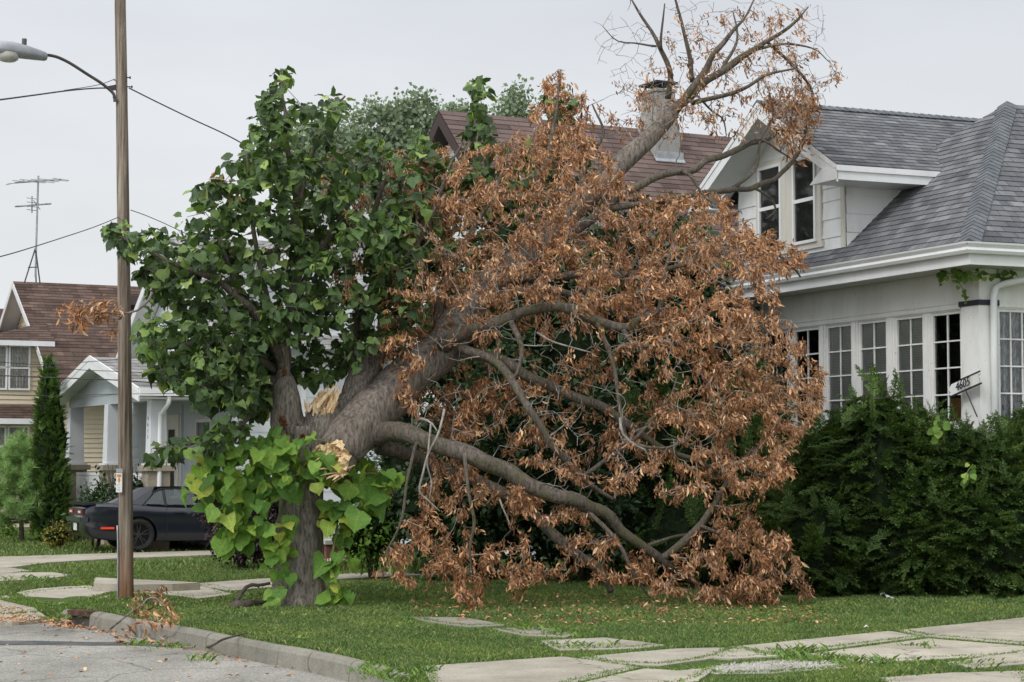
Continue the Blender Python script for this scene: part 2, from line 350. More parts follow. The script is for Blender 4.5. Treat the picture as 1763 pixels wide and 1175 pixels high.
M['interior'] = noisy('dark_interior', (0.03, 0.028, 0.025), (0.075, 0.068, 0.06), 3, 0.9)
def blind_mat(name, c, sc):
    k = N(name); w = k.n('ShaderNodeTexWave', wave_type='BANDS', bands_direction='Z'); w.inputs['Scale'].default_value = sc; w.inputs['Distortion'].default_value = 0.0
    k.l(k.coords(), w.inputs['Vector']); k.base(k.ramp(w.outputs['Fac'], [(0.2, tuple(x * 0.45 for x in c)), (0.6, c)]), 0.7, 0.2); return k.m
M['blind'] = blind_mat('window_blind', (0.3, 0.3, 0.27), 12)
M['curtain'] = noisy('lace_curtain', (0.2, 0.2, 0.2), (0.62, 0.63, 0.64), 5, 0.9, 0.1, stretch=(9, 9, 2))
M['card'] = noisy('cardboard', (0.3, 0.15, 0.055), (0.36, 0.19, 0.075), 4)
def shingle(name, c1, c2, c3, row=0.14, wid=0.32, ruff=0.95):
    k = N(name); c = k.n('ShaderNodeTexCoord'); b = k.n('ShaderNodeTexBrick')
    b.offset = 0.5; b.squash = 1.0
    b.inputs['Scale'].default_value = 1.0; b.inputs['Brick Width'].default_value = wid; b.inputs['Row Height'].default_value = row
    b.inputs['Mortar Size'].default_value = 0.006; b.inputs['Mortar Smooth'].default_value = 0.2; b.inputs['Bias'].default_value = -0.1
    b.inputs['Color1'].default_value = (*c1, 1); b.inputs['Color2'].default_value = (*c2, 1); b.inputs['Mortar'].default_value = (*c3, 1)
    k.l(c.outputs['UV'], b.inputs['Vector'])
    b2 = k.n('ShaderNodeTexBrick'); b2.offset = 0.37; b2.inputs['Scale'].default_value = 1.0; b2.inputs['Brick Width'].default_value = wid * 0.71
    b2.inputs['Row Height'].default_value = row; b2.inputs['Mortar Size'].default_value = 0.0; b2.inputs['Color1'].default_value = (0.62, 0.62, 0.64, 1); b2.inputs['Color2'].default_value = (1.3, 1.3, 1.28, 1)
    k.l(c.outputs['UV'], b2.inputs['Vector'])
    col = k.mix(0.75, b.outputs['Color'], b2.outputs['Color'], 'MULTIPLY')
    mm = k.n('ShaderNodeMapping'); k.l(c.outputs['UV'], mm.inputs[0])
    col = k.mix(0.7, col, k.ramp(k.noise(mm.outputs[0], 55, 3), [(0.3, (0.6, 0.6, 0.6)), (0.7, (1.35, 1.35, 1.35))]), 'MULTIPLY')
    col = k.mix(0.5, col, k.ramp(k.noise(mm.outputs[0], 0.8, 4), [(0.3, (0.75, 0.75, 0.75)), (0.7, (1.15, 1.15, 1.15))]), 'MULTIPLY')
    k.base(col, ruff, 0.15); k.bump(b2.outputs['Color'], 0.01); return k.m
M['slate'] = shingle('grey_shingle', (0.118, 0.122, 0.13), (0.19, 0.194, 0.2), (0.05, 0.05, 0.053))
M['brownshingle'] = shingle('brown_shingle', (0.092, 0.062, 0.051), (0.142, 0.098, 0.08), (0.045, 0.032, 0.027), 0.15, 0.45)
M['brownshingle2'] = shingle('faded_brown_shingle', (0.12, 0.085, 0.076), (0.16, 0.117, 0.104), (0.05, 0.038, 0.034), 0.17, 0.6)
M['greyshingle2'] = shingle('pale_grey_shingle', (0.24, 0.235, 0.225), (0.33, 0.325, 0.315), (0.12, 0.12, 0.12), 0.15, 0.4)
M['chimney'] = concrete('stucco_chimney', (0.24, 0.235, 0.22), (0.36, 0.35, 0.33))
M['metal'] = noisy('galvanised_metal', (0.3, 0.31, 0.32), (0.42, 0.43, 0.44), 6, 0.45, 0.5, metal=0.6)
M['lamp'] = noisy('lamp_housing', (0.25, 0.26, 0.28), (0.36, 0.37, 0.385), 5, 0.45, 0.45, metal=0.3)
M['black'] = noisy('black_metal', (0.012, 0.012, 0.014), (0.03, 0.03, 0.033), 8, 0.5, 0.4)
M['rust'] = noisy('rusted_iron', (0.05, 0.028, 0.022), (0.12, 0.065, 0.048), 9, 0.9, 0.2, 0.01)
M['cable'] = noisy('cable_sheath', (0.02, 0.02, 0.022), (0.05, 0.05, 0.052), 9, 0.7)
M['darkiron'] = noisy('arm_paint', (0.045, 0.04, 0.04), (0.085, 0.075, 0.07), 7, 0.6)
M['ceramic'] = noisy('insulator_ceramic', (0.2, 0.2, 0.2), (0.33, 0.33, 0.33), 5, 0.3, 0.5)
def pole_mat():
    k = N('weathered_pole_wood'); v = k.coords((30, 30, 0.9)); f = k.noise(v, 1.0, 7, 0.7); big = k.noise(k.coords((4, 4, 0.22)), 1.2, 4)
    c = k.ramp(f, [(0.34, (0.07, 0.057, 0.046)), (0.48, (0.21, 0.175, 0.14)), (0.66, (0.38, 0.335, 0.28))])
    c = k.mix(0.6, c, k.ramp(big, [(0.35, (0.55, 0.47, 0.4)), (0.6, (1.15, 1.12, 1.1))]), 'MULTIPLY')
    s = k.n('ShaderNodeSeparateXYZ'); cc = k.n('ShaderNodeTexCoord'); k.l(cc.outputs['Object'], s.inputs[0])
    lowz = k.n('ShaderNodeMapRange'); lowz.inputs['From Min'].default_value = 0.1; lowz.inputs['From Max'].default_value = 0.95; lowz.inputs['To Min'].default_value = 0.75; lowz.inputs['To Max'].default_value = 0
    k.l(s.outputs[2], lowz.inputs[0]); c = k.mix(lowz.outputs[0], c, k.mix(1.0, c, (0.85, 0.45, 0.24), 'MULTIPLY'))   # creosote stain at the foot
    k.base(c, 0.95, 0.15); k.bump(f, 0.02); return k.m
M['pole'] = pole_mat()
M['paper'] = noisy('sign_white', (0.62, 0.62, 0.6), (0.72, 0.72, 0.7), 5, 0.5)
M['amber'] = noisy('sign_amber', (0.5, 0.2, 0.02), (0.58, 0.25, 0.03), 5, 0.5)
M['ink'] = noisy('ink', (0.02, 0.02, 0.03), (0.04, 0.04, 0.05), 5, 0.6)
M['carpaint'] = noisy('dark_grey_car_paint', (0.008, 0.01, 0.017), (0.011, 0.013, 0.021), 3, 0.3, 0.4)
M['carpaint'].node_tree.nodes['Principled BSDF'].inputs['Coat Weight'].default_value = 0.55
M['carpaint'].node_tree.nodes['Principled BSDF'].inputs['Coat Roughness'].default_value = 0.05
M['tyre'] = noisy('tyre_rubber', (0.014, 0.014, 0.014), (0.025, 0.025, 0.025), 8, 0.85, 0.2)
M['rim'] = noisy('black_rim', (0.018, 0.018, 0.02), (0.03, 0.03, 0.034), 4, 0.35, 0.5)
M['redlens'] = noisy('red_lens', (0.22, 0.012, 0.012), (0.3, 0.02, 0.018), 4, 0.2, 0.5)
M['marker'] = noisy('red_side_marker', (0.75, 0.05, 0.02), (0.85, 0.09, 0.03), 4, 0.2, 0.5)
M['plastic'] = noisy('plastic_bag_film', (0.3, 0.31, 0.31), (0.5, 0.51, 0.52), 6, 0.5, 0.4)
M['red'] = noisy('flag_red', (0.3, 0.02, 0.03), (0.36, 0.03, 0.04), 5)
M['cloth'] = noisy('flag_white', (0.6, 0.6, 0.6), (0.7, 0.7, 0.7), 5)
M['brick'] = noisy('step_brick', (0.12, 0.05, 0.04), (0.2, 0.095, 0.07), 8, 0.9, 0.2, fine=30)
M['cap'] = noisy('stone_cap', (0.36, 0.35, 0.32), (0.46, 0.45, 0.41), 4, 0.9, 0.2)

# ------------------------------------------------------------------ ground, street, kerb, pavements
rs = np.random.RandomState(7)
ZS = -0.175                                        # street level below the lawn
b = MB(); b.add([(-700, -60, -0.3), (700, -60, -0.3), (700, 1200, -0.3), (-700, 1200, -0.3)], [(0, 1, 2, 3)])
obj('ground', b, M['soil'])['kind'] = 'structure'
b = MB(); b.add([(-60, -12, ZS), (60, -12, ZS), (60, 110, ZS), (-60, 110, ZS)], [(0, 1, 2, 3)])
obj('street', b, M['asphalt'])['kind'] = 'structure'
curb_px = [(112, 1052), (165, 1056), (270, 1076), (350, 1090), (440, 1107), (560, 1129), (640, 1147), (695, 1166)]
curb_w = np.array([G(x, y)[:2] for x, y in curb_px])
# lawn outline: along the kerb, then away along the street to the horizon
lawn_poly = [tuple(q) for q in curb_w[::-1]] + [tuple(curb_w[0] + np.array([-0.55, 1.05])), (-9.6, 31.0), (-11.5, 34.2), (-19, 46), (-60, 110), (70, 110), (70, 12), (0.4, 12.5)]
def prism(mb, poly, z0, z1):
    k = len(poly); V = [(x, y, z0) for x, y in poly] + [(x, y, z1) for x, y in poly]
    ar = sum(poly[i][0] * poly[(i + 1) % k][1] - poly[(i + 1) % k][0] * poly[i][1] for i in range(k))
    o = list(range(k)) if ar > 0 else list(range(k))[::-1]
    mb.add(V, [tuple(o[::-1]), tuple(i + k for i in o)] + [(o[i], o[(i + 1) % k], o[(i + 1) % k] + k, o[i] + k) for i in range(k)])
b = MB(); prism(b, lawn_poly, -0.29, 0.0); obj('lawn', b, M['soil'])['kind'] = 'structure'

# kerb: rounded profile, cast in lengths with open joints
def curb_run(pts, name):
    d = np.diff(pts, axis=0); L = np.concatenate([[0], np.cumsum(np.linalg.norm(d, axis=1))]); tot = L[-1]
    prof = [(0.10, -0.12), (0.10, 0.005), (0.06, 0.016), (0.0, 0.018), (-0.05, 0.006), (-0.075, -0.03), (-0.095, ZS - 0.02)]
    mb = MB(); a = 0.0; rr = random.Random(3)
    while a < tot - 0.05:
        e_ = min(a + rr.uniform(1.5, 2.1), tot); ts = np.linspace(a + 0.006, e_ - 0.006, 7); dz = rr.uniform(-0.008, 0.008); V = []
        for t in ts:
            x = np.interp(t, L, pts[:, 0]); y = np.interp(t, L, pts[:, 1]); i = min(np.searchsorted(L, t), len(d)) - 1
            g = d[max(i, 0)] / np.linalg.norm(d[max(i, 0)]); nn = np.array([-g[1], g[0]])      # towards the street is -nn... sign fixed below
            if nn.dot(np.array([1, 0.3])) < 0: nn = -nn
            for o, z in prof: V.append((x + nn[0] * o, y + nn[1] * o, z + dz + rr.uniform(-0.003, 0.003)))
        k = len(prof); Fc = []
        for i in range(len(ts) - 1):
            for j in range(k - 1): Fc.append((i * k + j, i * k + j + 1, (i + 1) * k + j + 1, (i + 1) * k + j))
        Fc.append(tuple(range(k))); Fc.append(tuple(range((len(ts) - 1) * k, len(ts) * k))[::-1]); mb.add(V, Fc); a = e_
    o = obj(name, mb, M['curb'], smooth=False); o['kind'] = 'structure'; return o
cw = np.array(curb_w); dirn = (cw[1] - cw[0]) / np.linalg.norm(cw[1] - cw[0])
tdr = 0.42                                         # the drain mouth interrupts the kerb here
dpos = G(144, 1054)[:2]
k0 = np.vstack([cw[0], dpos + (cw[0] - dpos) * 0.42]); k1 = np.vstack([dpos + dirn * 0.34 - 0 * dirn, cw[1:]])
k0 = np.vstack([cw[0], dpos - dirn * 0.24]); k1 = np.vstack([dpos + dirn * 0.24, cw[2:]])
if np.linalg.norm(k0[1] - k0[0]) > 0.1: curb_run(k0, 'kerb')
curb_run(k1, 'kerb')
# storm drain inlet
dn = np.array([dirn[1], -dirn[0]]);  dn = dn if dn[1] > 0 else -dn
t = thing('storm_drain', (dpos[0], dpos[1], ZS), 'rusty iron kerb inlet of the storm drain at the street edge', 'drain')
def qd(a, o, z): return np.array([dpos[0] + dirn[0] * a + dn[0] * o, dpos[1] + dirn[1] * a + dn[1] * o, z])
def qbox(mb, a0, a1, o0, o1, z0, z1): mb.hexa([qd(a, o, z) for z in (z0, z1) for a, o in ((a0, o0), (a1, o0), (a1, o1), (a0, o1))])
b = MB(); qbox(b, -0.24, 0.24, -0.07, 0.10, -0.045, 0.02); qbox(b, -0.24, -0.2, -0.07, 0.1, ZS, -0.045); qbox(b, 0.2, 0.24, -0.07, 0.1, ZS, -0.045); obj('hood', b, M['rust'], t)
b = MB(); qbox(b, -0.2, 0.2, -0.03, 0.02, ZS - 0.02, -0.046); obj('throat_shade', b, M['interior'], t)  # solid dark block, its colour standing in for shade in the open mouth

slabs_near = [  # corner pavement, outlines read off the photograph and laid on the ground
 [(1258, 1114), (1529, 1087), (1585, 1097), (1394, 1121), (1337, 1129)], [(1548, 1085), (1763, 1064), (2050, 1038), (2050, 1080), (1763, 1109), (1603, 1096)],
 [(1400, 1126), (1600, 1100), (1763, 1114), (1900, 1122), (1604, 1134), (1505, 1141), (1480, 1138)], [(1640, 1140), (1763, 1124), (2050, 1092), (2050, 1108), (1763, 1143), (1680, 1150)],
 [(735, 1148), (968, 1131), (1094, 1150), (960, 1180), (905, 1200), (760, 1200)], [(1004, 1131), (1163, 1117), (1243, 1115), (1262, 1127), (1137, 1145), (1048, 1141)],
 [(985, 1181), (1108, 1152), (1163, 1156), (1225, 1150), (1190, 1172), (1000, 1200)], [(937, 1103), (1040, 1098), (1142, 1110), (1090, 1116), (967, 1119)],
 [(1262, 1118), (1330, 1130), (1262, 1134), (1222, 1132)], [(1520, 1168), (1640, 1160), (1763, 1156), (1763, 1190), (1560, 1190)]]
slabs_old = [[(852, 1083), (924, 1080), (989, 1090), (972, 1096), (905, 1094)], [(706, 1062), (801, 1064), (869, 1076), (808, 1079), (750, 1072)]]
rubble = [(1195, 1151), (1330, 1138), (1436, 1139), (1450, 1150), (1330, 1158), (1240, 1160)]
apron = [[(30, 1025), (70, 1018), (150, 1013), (200, 1021), (150, 1035), (86, 1046), (50, 1036)], [(96, 1048), (160, 1036), (190, 1030), (186, 1038), (128, 1050), (112, 1052)],
         [(-40, 1038), (10, 1031), (60, 1044), (80, 1052), (20, 1058), (-40, 1056)]]
far_slabs = [[(176, 1014), (230, 1010), (286, 1006), (326, 1005), (393, 1022), (338, 1029), (232, 1014)], [(338, 1005), (450, 997), (520, 993), (560, 999), (480, 1008), (402, 1016)],
             [(-60, 978), (0, 976), (43, 983), (0, 986), (-60, 988)], [(-60, 990), (0, 987), (84, 986), (116, 991), (60, 996), (0, 1000), (-60, 1002)],
             [(575, 997), (580, 989), (732, 984), (1010, 977), (1010, 981), (727, 990)]]
raised = [(172, 995), (205, 997), (260, 1000), (330, 1003), (288, 1005), (226, 1006), (176, 1004)]
driveway = [(-60, 962), (0, 959), (204, 953), (403, 947), (620, 940), (620, 945), (401, 954), (204, 961), (90, 968), (20, 977), (-60, 979)]
def wpoly(px, z=0.0): return [tuple(G(x, y, z)[:2]) for x, y in px]
SLABS = []; GROWTH = 0.06
def lay(name, polys, mat, z1, jit=0.012, z0=-0.05):
    mb = MB(); rr = random.Random(len(name))
    for q in polys:
        w = wpoly(q, z1); cc = np.mean(w, 0); w = [tuple(np.array(p_) + nrm(np.array(p_) - cc) * GROWTH) for p_ in w]; SLABS.append(w)
        pts = []                                    # crumbling edge
        for i in range(len(w)):
            a = np.array(w[i]); c = np.array(w[(i + 1) % len(w)]); k = max(2, int(np.linalg.norm(c - a) / 0.18))
            for j in range(k): pts.append(tuple(a + (c - a) * j / k + np.array([rr.uniform(-1, 1), rr.uniform(-1, 1)]) * 0.011))
        prism(mb, pts, z0, z1 + rr.uniform(-jit, jit))
    o = obj(name, mb, mat); o['kind'] = 'structure'; return o
lay('sidewalk', slabs_near, M['concrete'], 0.016, 0.004)
lay('old_sidewalk', slabs_old, M['oldconcrete'], 0.014, 0.003)
lay('crushed_concrete', [rubble], M['rubble'], 0.006, 0.0)
b = MB(); rr = random.Random(8)
for q in apron:
    w = []
    for i in range(len(q)):
        a, c = np.array(q[i], float), np.array(q[(i + 1) % len(q)], float)
        for k in range(5): w.append(a + (c - a) * k / 5 + np.array([rr.uniform(-1.2, 1.2), rr.uniform(-.5, .5)]))
    top = []
    for x, y in w:
        g = G(x, y, -.03); zz = .014 - .145 * float(np.clip((y - 1034 + max(0, 60 - x) * .06) / 22, 0, 1)); top.append((g[0], g[1], zz))
    SLABS.append([t_[:2] for t_ in top]); k = len(top); ar = sum(top[i][0] * top[(i + 1) % k][1] - top[(i + 1) % k][0] * top[i][1] for i in range(k)); top = top if ar > 0 else top[::-1]
    b.add([(x, y, z) for x, y, z in top] + [(x, y, z - .12) for x, y, z in top], [tuple(range(k))] + [(i, i + k, (i + 1) % k + k, (i + 1) % k) for i in range(k)])
obj('driveway_apron', b, M['concrete'])['kind'] = 'structure'
b = MB(); tq = [(-40, 1104), (60, 1104), (150, 1106), (230, 1107), (330, 1113), (400, 1118), (400, 1121), (330, 1117), (230, 1112), (150, 1112), (60, 1111), (-40, 1112)]
b.add([(*G(x, y, ZS)[:2], ZS + .004) for x, y in tq], [tuple(range(len(tq)))]); obj('tar_seam', b, noisy('tar', (.05, .05, .052), (.12, .12, .12), 3, .9, .2, fine=40))['kind'] = 'structure'
GROWTH = 0.14
lay('far_sidewalk', far_slabs, M['concrete'], 0.02, 0.004)
lay('raised_slab', [raised], M['concrete'], 0.12, 0.0)
lay('driveway', [driveway], M['concrete'], 0.03, 0.0)

# ------------------------------------------------------------------ grass
def grass_patch(n, area, h, w, seed, keep=None):
    r = np.random.RandomState(seed); x = r.uniform(area[0], area[1], n); y = r.uniform(area[2], area[3], n)
    ok = inpoly(x, y, lawn_poly)
    ok &= ~inpoly(x, y, [tuple(c + np.array([0.12, 0.05])) for c in curb_w[::-1]] + [(-8, 27), (-8, 15), (-1, 15)])
    xi = (x / y * F + CX); ok &= (xi > -120) & (xi < 1890)
    for s in SLABS: ok &= ~inpoly(x + r.normal(0, 0.02, n), y + r.normal(0, 0.025, n), s)
    if keep is not None: ok &= keep(x, y, r)
    x, y = x[ok], y[ok]; n = len(x)
    cl = np.sin(x * 1.7 + 1.3 * np.sin(y * 0.9)) * np.sin(y * 1.3 + np.sin(x * 2.1)) * 0.25 + np.sin(x * 6.1 + y * 2.3) * np.sin(y * 5.3 - x * 1.9) * 0.22 + 1
    hh = h * r.uniform(0.55, 1.35, n) * cl; a = r.uniform(0, 2 * math.pi, n); lean = r.uniform(0.15, 0.8, n); la = r.uniform(0, 2 * math.pi, n)
    near = np.zeros(n, bool)
    for dy in (0.12, 0.3, 0.55):
        for s in SLABS: near |= inpoly(x, y + dy * (y / 18), s)
    hh = np.where(near, hh * 0.45, hh); ww = w * r.uniform(0.7, 1.3, n)
    V = np.zeros((n, 4, 3)); base = np.stack([x, y, np.zeros(n) - 0.005], 1); sx = np.stack([np.cos(a), np.sin(a), 0 * a], 1)
    ln = np.stack([np.cos(la), np.sin(la), 0 * a], 1)
    V[:, 0] = base - sx * ww[:, None] / 2; V[:, 1] = base + sx * ww[:, None] / 2
    mid = base + ln * (hh * lean * 0.3)[:, None] + np.array([0, 0, 1]) * (hh * 0.6)[:, None]
    V[:, 2] = mid + sx * ww[:, None] * 0.38
    V[:, 3] = base + ln * (hh * lean)[:, None] + np.array([0, 0, 1]) * (hh * np.sqrt(np.clip(1 - lean ** 2 * 0.5, 0.3, 1)))[:, None]
    return V.reshape(-1, 3), np.arange(n)[:, None] * 4 + np.array([[0, 1, 2, 3]])
GV = []; GF = []; off = 0
for a in ((620000, (-9, 9.5, 15.5, 24), 0.052, 0.0065, 1), (480000, (-11, 10, 24, 34), 0.055, 0.009, 2), (170000, (-22, 12, 34, 62), 0.075, 0.016, 3)):
    v_, f_ = grass_patch(*a); GV.append(v_); GF.append(f_ + off); off += len(v_)
objnp('grass', np.concatenate(GV), np.concatenate(GF), M['grass'])['kind'] = 'stuff'
# taller tufts and weeds along slab edges, kerb and joints
def edge_points(polys, n, r, spread):
    out_ = []
    for w in polys:
        for i in range(len(w)):
            a = np.array(w[i]); c = np.array(w[(i + 1) % len(w)]); L = np.linalg.norm(c - a); k = int(L * n)
            t_ = r.uniform(0, 1, k); out_.append(a + (c - a) * t_[:, None] + r.normal(0, spread, (k, 2)))
    return np.concatenate(out_)
r = np.random.RandomState(11)
ep = edge_points([wpoly(q) for q in slabs_near + slabs_old + [rubble]], 330, r, 0.035)
ep2 = edge_points([wpoly(q) for q in far_slabs + apron + [raised, driveway]], 150, r, 0.05)
gut = []
for t_ in r.uniform(.16, 1, 900):
    i = min(int(t_ * (len(curb_w) - 1)), len(curb_w) - 2); f_ = t_ * (len(curb_w) - 1) - i
    gut.append(curb_w[i] * (1 - f_) + curb_w[i + 1] * f_ + np.array([0.1, 0.06]) + r.normal(0, 0.03, 2))
pts = np.concatenate([ep, ep2, np.array(gut)]); n = len(pts)
TV = np.array([(-0.5, 0, 0), (0.5, 0, 0), (0.34, 0.12, 0.62), (0, 0.45, 1.0)]); TF = np.array([(0, 1, 2, 3)])
ang = r.uniform(0, 2 * math.pi, n); R_ = np.zeros((n, 3, 3)); R_[:, 0, 0] = np.cos(ang); R_[:, 0, 1] = -np.sin(ang); R_[:, 1, 0] = np.sin(ang); R_[:, 1, 1] = np.cos(ang); R_[:, 2, 2] = 1
hh = r.uniform(0.012, 0.034, n); S_ = np.stack([r.uniform(0.008, 0.02, n), hh, hh], 1)
v_, f_ = stamp(TV, TF, R_, S_, np.column_stack([pts, np.full(n, 0.0)])); objnp('edge_grass', v_, f_, M['weed'])['kind'] = 'stuff'

# ------------------------------------------------------------------ houses
def shingled(mb, e0, e1, t0, t1, rows, lift=0.014):
    """roof plane from eave e0-e1 up to top t0-t1 as overlapping courses with UVs in metres"""
    e0, e1, t0, t1 = [np.asarray(q, float) for q in (e0, e1, t0, t1)]
    n = nrm(np.cross(e1 - e0, (t0 + t1) / 2 - e0)); ax = nrm(e1 - e0)
    up = (t0 + t1) / 2 - e0; H = np.linalg.norm(up - ax * up.dot(ax)); hh = H / rows
    for i in range(rows):
        f0, f1 = i / rows, min(1.0, (i + 1.35) / rows)
        a, b_ = e0 + (t0 - e0) * f0, e1 + (t1 - e1) * f0; c, d = e1 + (t1 - e1) * f1, e0 + (t0 - e0) * f1
        al, bl = a + n * lift, b_ + n * lift; k = len(mb.V)
        uv = lambda q, v: (float((q - e0).dot(ax)) + 0.0, v)
        v0 = i * 1.0
        mb.add([al, bl, c + n * 0.001, d + n * 0.001, a - n * 0.01, b_ - n * 0.01], [(0, 1, 2, 3), (4, 5, 1, 0)],
               [[uv(a, v0 * ROW), uv(b_, v0 * ROW), uv(c, (v0 + 0.999) * ROW), uv(d, (v0 + 0.999) * ROW)], [uv(a, v0 * ROW), uv(b_, v0 * ROW), uv(b_, v0 * ROW + 0.02), uv(a, v0 * ROW + 0.02)]])
ROW = 0.14
def lap_wall(mb, a, b_, z0, z1, n, course=0.2, lap=0.014, tops=None):
    """lapped boards between ground points a, b_ (world xy) facing n; tops(t, z) -> clipped ends"""
    a = np.asarray(a, float); b_ = np.asarray(b_, float); n = nrm(n); z = z0
    while z < z1 - 1e-3:
        zz = min(z + course, z1)
        ta, tb = (0.0, 1.0) if tops is None else tops(z); tc_, td = (0.0, 1.0) if tops is None else tops(zz)
        if tb - ta < 0.01: break
        q = lambda t, zc, o: a + (b_ - a) * t + n * o + np.array([0, 0, zc])
        mb.add([q(ta, z, lap), q(tb, z, lap), q(td, zz, 0.002), q(tc_, zz, 0.002), q(ta, z, -0.02), q(tb, z, -0.02)], [(0, 1, 2, 3), (4, 5, 1, 0)])
        z = zz
def window(house, fr, face, s0, s1, z0, z1, w, cols, rows, frame_m, fw=0.045, dep=0.05, inner=None, innerd=0.10, sash=False, name='window', label=None, mw=0.022, dark=False):
    """window in the plane w (face 'v': runs along s, outside is -v) or in the plane s (face 'u': runs along w, outside is -u)"""
    mb = MB(); rr = random.Random(int(abs(s0 * 1000)) + rows)
    def bx(a0, a1, c0, c1, d0, d1):
        if face == 'v': mb.box(fr, a0, a1, w + d0, w + d1, c0, c1)
        else: mb.box(fr, w + d0, w + d1, a0, a1, c0, c1)
    bx(s0, s0 + fw, z0, z1, -0.01, dep); bx(s1 - fw, s1, z0, z1, -0.01, dep)
    bx(s0 + fw, s1 - fw, z1 - fw, z1, -0.01, dep); bx(s0 + fw, s1 - fw, z0, z0 + fw, -0.01, dep)
    for i in range(1, cols):
        x = s0 + fw + (s1 - s0 - 2 * fw) * i / cols; bx(x - mw / 2, x + mw / 2, z0 + fw, z1 - fw, 0.004, dep - 0.012)
    for j in range(1, rows):
        y = z0 + fw + (z1 - z0 - 2 * fw) * j / rows
        hw = 0.03 if sash else mw / 2
        bx(s0 + fw, s1 - fw, y - hw, y + hw, 0.001, dep - 0.015)
    fo = obj(name, mb, frame_m, house)
    if label: fo['label'] = label
    g = MB()
    def pl(mbx, d, e=0.0):
        if face == 'v': q = [fr.p(a, w + d, z) for a, z in ((s0 + e, z0 + e), (s1 - e, z0 + e), (s1 - e, z1 - e), (s0 + e, z1 - e))]
        else: q = [fr.p(w + d, a, z) for a, z in ((s0 + e, z0 + e), (s1 - e, z0 + e), (s1 - e, z1 - e), (s0 + e, z1 - e))]
        mbx.add(q, [(0, 1, 2, 3)])
    pl(g, 0.022, 0.02)
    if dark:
        dk = MB(); pl(dk, 0.034, 0.03); obj('dark_backing', dk, M['interior'], fo)  # dark sheet close behind the glass, painting the gloom of an unlit room
    if face == 'v': g.F = [f[::-1] for f in g.F]
    obj('glass', g, M['glass'], fo)
    if inner:
        c = MB(); q0 = innerd
        if inner[0] == 'curtain':                 # folded cloth
            k = 40; A = []
            for i in range(k + 1):
                a = s0 + 0.02 + (s1 - s0 - 0.04) * i / k; d = q0 + 0.03 * math.sin(i * 1.1) + 0.01 * math.sin(i * 2.7)
                for z in (z0 + 0.02, z1 - 0.02): A.append(fr.p(a, w + d, z) if face == 'v' else fr.p(w + d, a, z))
            c.add(A, [(2 * i, 2 * i + 2, 2 * i + 3, 2 * i + 1) for i in range(k)])
        elif inner[0] == 'blind':                 # slats
            zz = z1 - 0.03
            while zz > z0 + inner[1]:
                a0, a1 = s0 + 0.03, s1 - 0.03
                q = [(a0, q0, zz), (a1, q0, zz), (a1, q0 + 0.016, zz - 0.021), (a0, q0 + 0.016, zz - 0.021)]
                c.add([fr.p(a, w + d, z) if face == 'v' else fr.p(w + d, a, z) for a, d, z in q], [(0, 1, 2, 3)]); zz -= 0.026
        obj(inner[0], c, M['curtain'] if inner[0] == 'curtain' else M['blindslat'], fo)
    return fo
M['blindslat'] = noisy('blind_slat', (0.72, 0.72, 0.68), (0.8, 0.8, 0.76), 4, 0.6)

# ---- white bungalow on the right
WH = Frame(P(1690, 795, 29.0), 23.3); OV = 0.65; EZ = 5.05; MS = 0.90
house = thing('bungalow', WH.p(0, 0, 0), 'white bungalow with grey shingled hip roof, gabled dormer and a row of porch windows', 'house')
SL = 8.4                                           # length along the street
b = MB()
zs, zt = 2.46, 4.16
b.box(WH, 0, SL, 0.0, 0.14, 0, zs); b.box(WH, 0.46, SL, 0.0, 0.14, zt, 4.74)
posts = [(0.0, 0.46), (1.23, 1.42), (2.19, 2.41), (3.22, 3.41), (4.19, 4.39), (5.22, 5.42), (6.25, SL)]
for a0, a1 in posts: b.box(WH, a0, a1, 0.0, 0.14, zs, 4.16 if a0 > 0 else 4.74)
b.box(WH, 0.0, 0.14, 0.14, 9, 0, zs); b.box(WH, 0.0, 0.14, 0.14, 9, zt, 4.74); b.box(WH, 0.0, 0.14, 0.14, 0.33, zs, zt); b.box(WH, 0.0, 0.14, 2.1, 9, zs, zt)
b.box(WH, -0.03, 0.40, -0.03, -0.004, zs - 0.6, 4.2); b.box(WH, -0.03, -0.004, -0.003, 0.24, zs - 0.6, 4.2)   # corner board
obj('wall', b, M['white'], house)
b = MB(); b.box(WH, 0.45, SL, -0.022, -0.002, zt + 0.02, zt + 0.05); b.box(WH, 0.45, SL, -0.014, -0.002, zt + 0.10, zt + 0.115); b.box(WH, 0.42, SL, -0.05, -0.003, zs - 0.07, zs - 0.005)
for (a0, a1) in posts[1:-1]: b.box(WH, a0 + 0.05, a1 - 0.05, -0.016, -0.002, zs, zt)
b.box(WH, -0.022, -0.002, 0.33, 9, zt + 0.02, zt + 0.05); b.box(WH, -0.05, -0.003, 0.30, 9, zs - 0.07, zs - 0.005)
obj('moulding', b, M['white'], house)
b = MB(); b.box(WH, -0.045, 0.45, -0.045, -0.031, 4.2, 4.28); b.box(WH, -0.045, -0.031, -0.031, 0.33, 4.2, 4.28); obj('trim_band', b, M['navy'], house)
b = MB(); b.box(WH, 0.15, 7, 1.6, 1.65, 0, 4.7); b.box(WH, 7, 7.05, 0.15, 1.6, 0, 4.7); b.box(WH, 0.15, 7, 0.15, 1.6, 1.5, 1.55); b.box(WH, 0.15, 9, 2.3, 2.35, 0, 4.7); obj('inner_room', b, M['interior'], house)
wins = [(0.46, 1.23, None), (1.42, 2.19, ('blind', 0.05)), (2.41, 3.22, ('blind', 0.05)), (3.41, 4.19, ('blind', 0.03)), (4.39, 5.22, None), (5.42, 6.25, None)]
labs = ['dark window nearest the corner, a cardboard box inside', None, None, 'window with its pale slatted blind lowered', None, None]
for (a0, a1, inn), lb in zip(wins, labs):
    window(house, WH, 'v', a0, a1, zs, zt, 0.03, 2, 4, M['white'], inner=inn, label=lb, innerd=0.035)
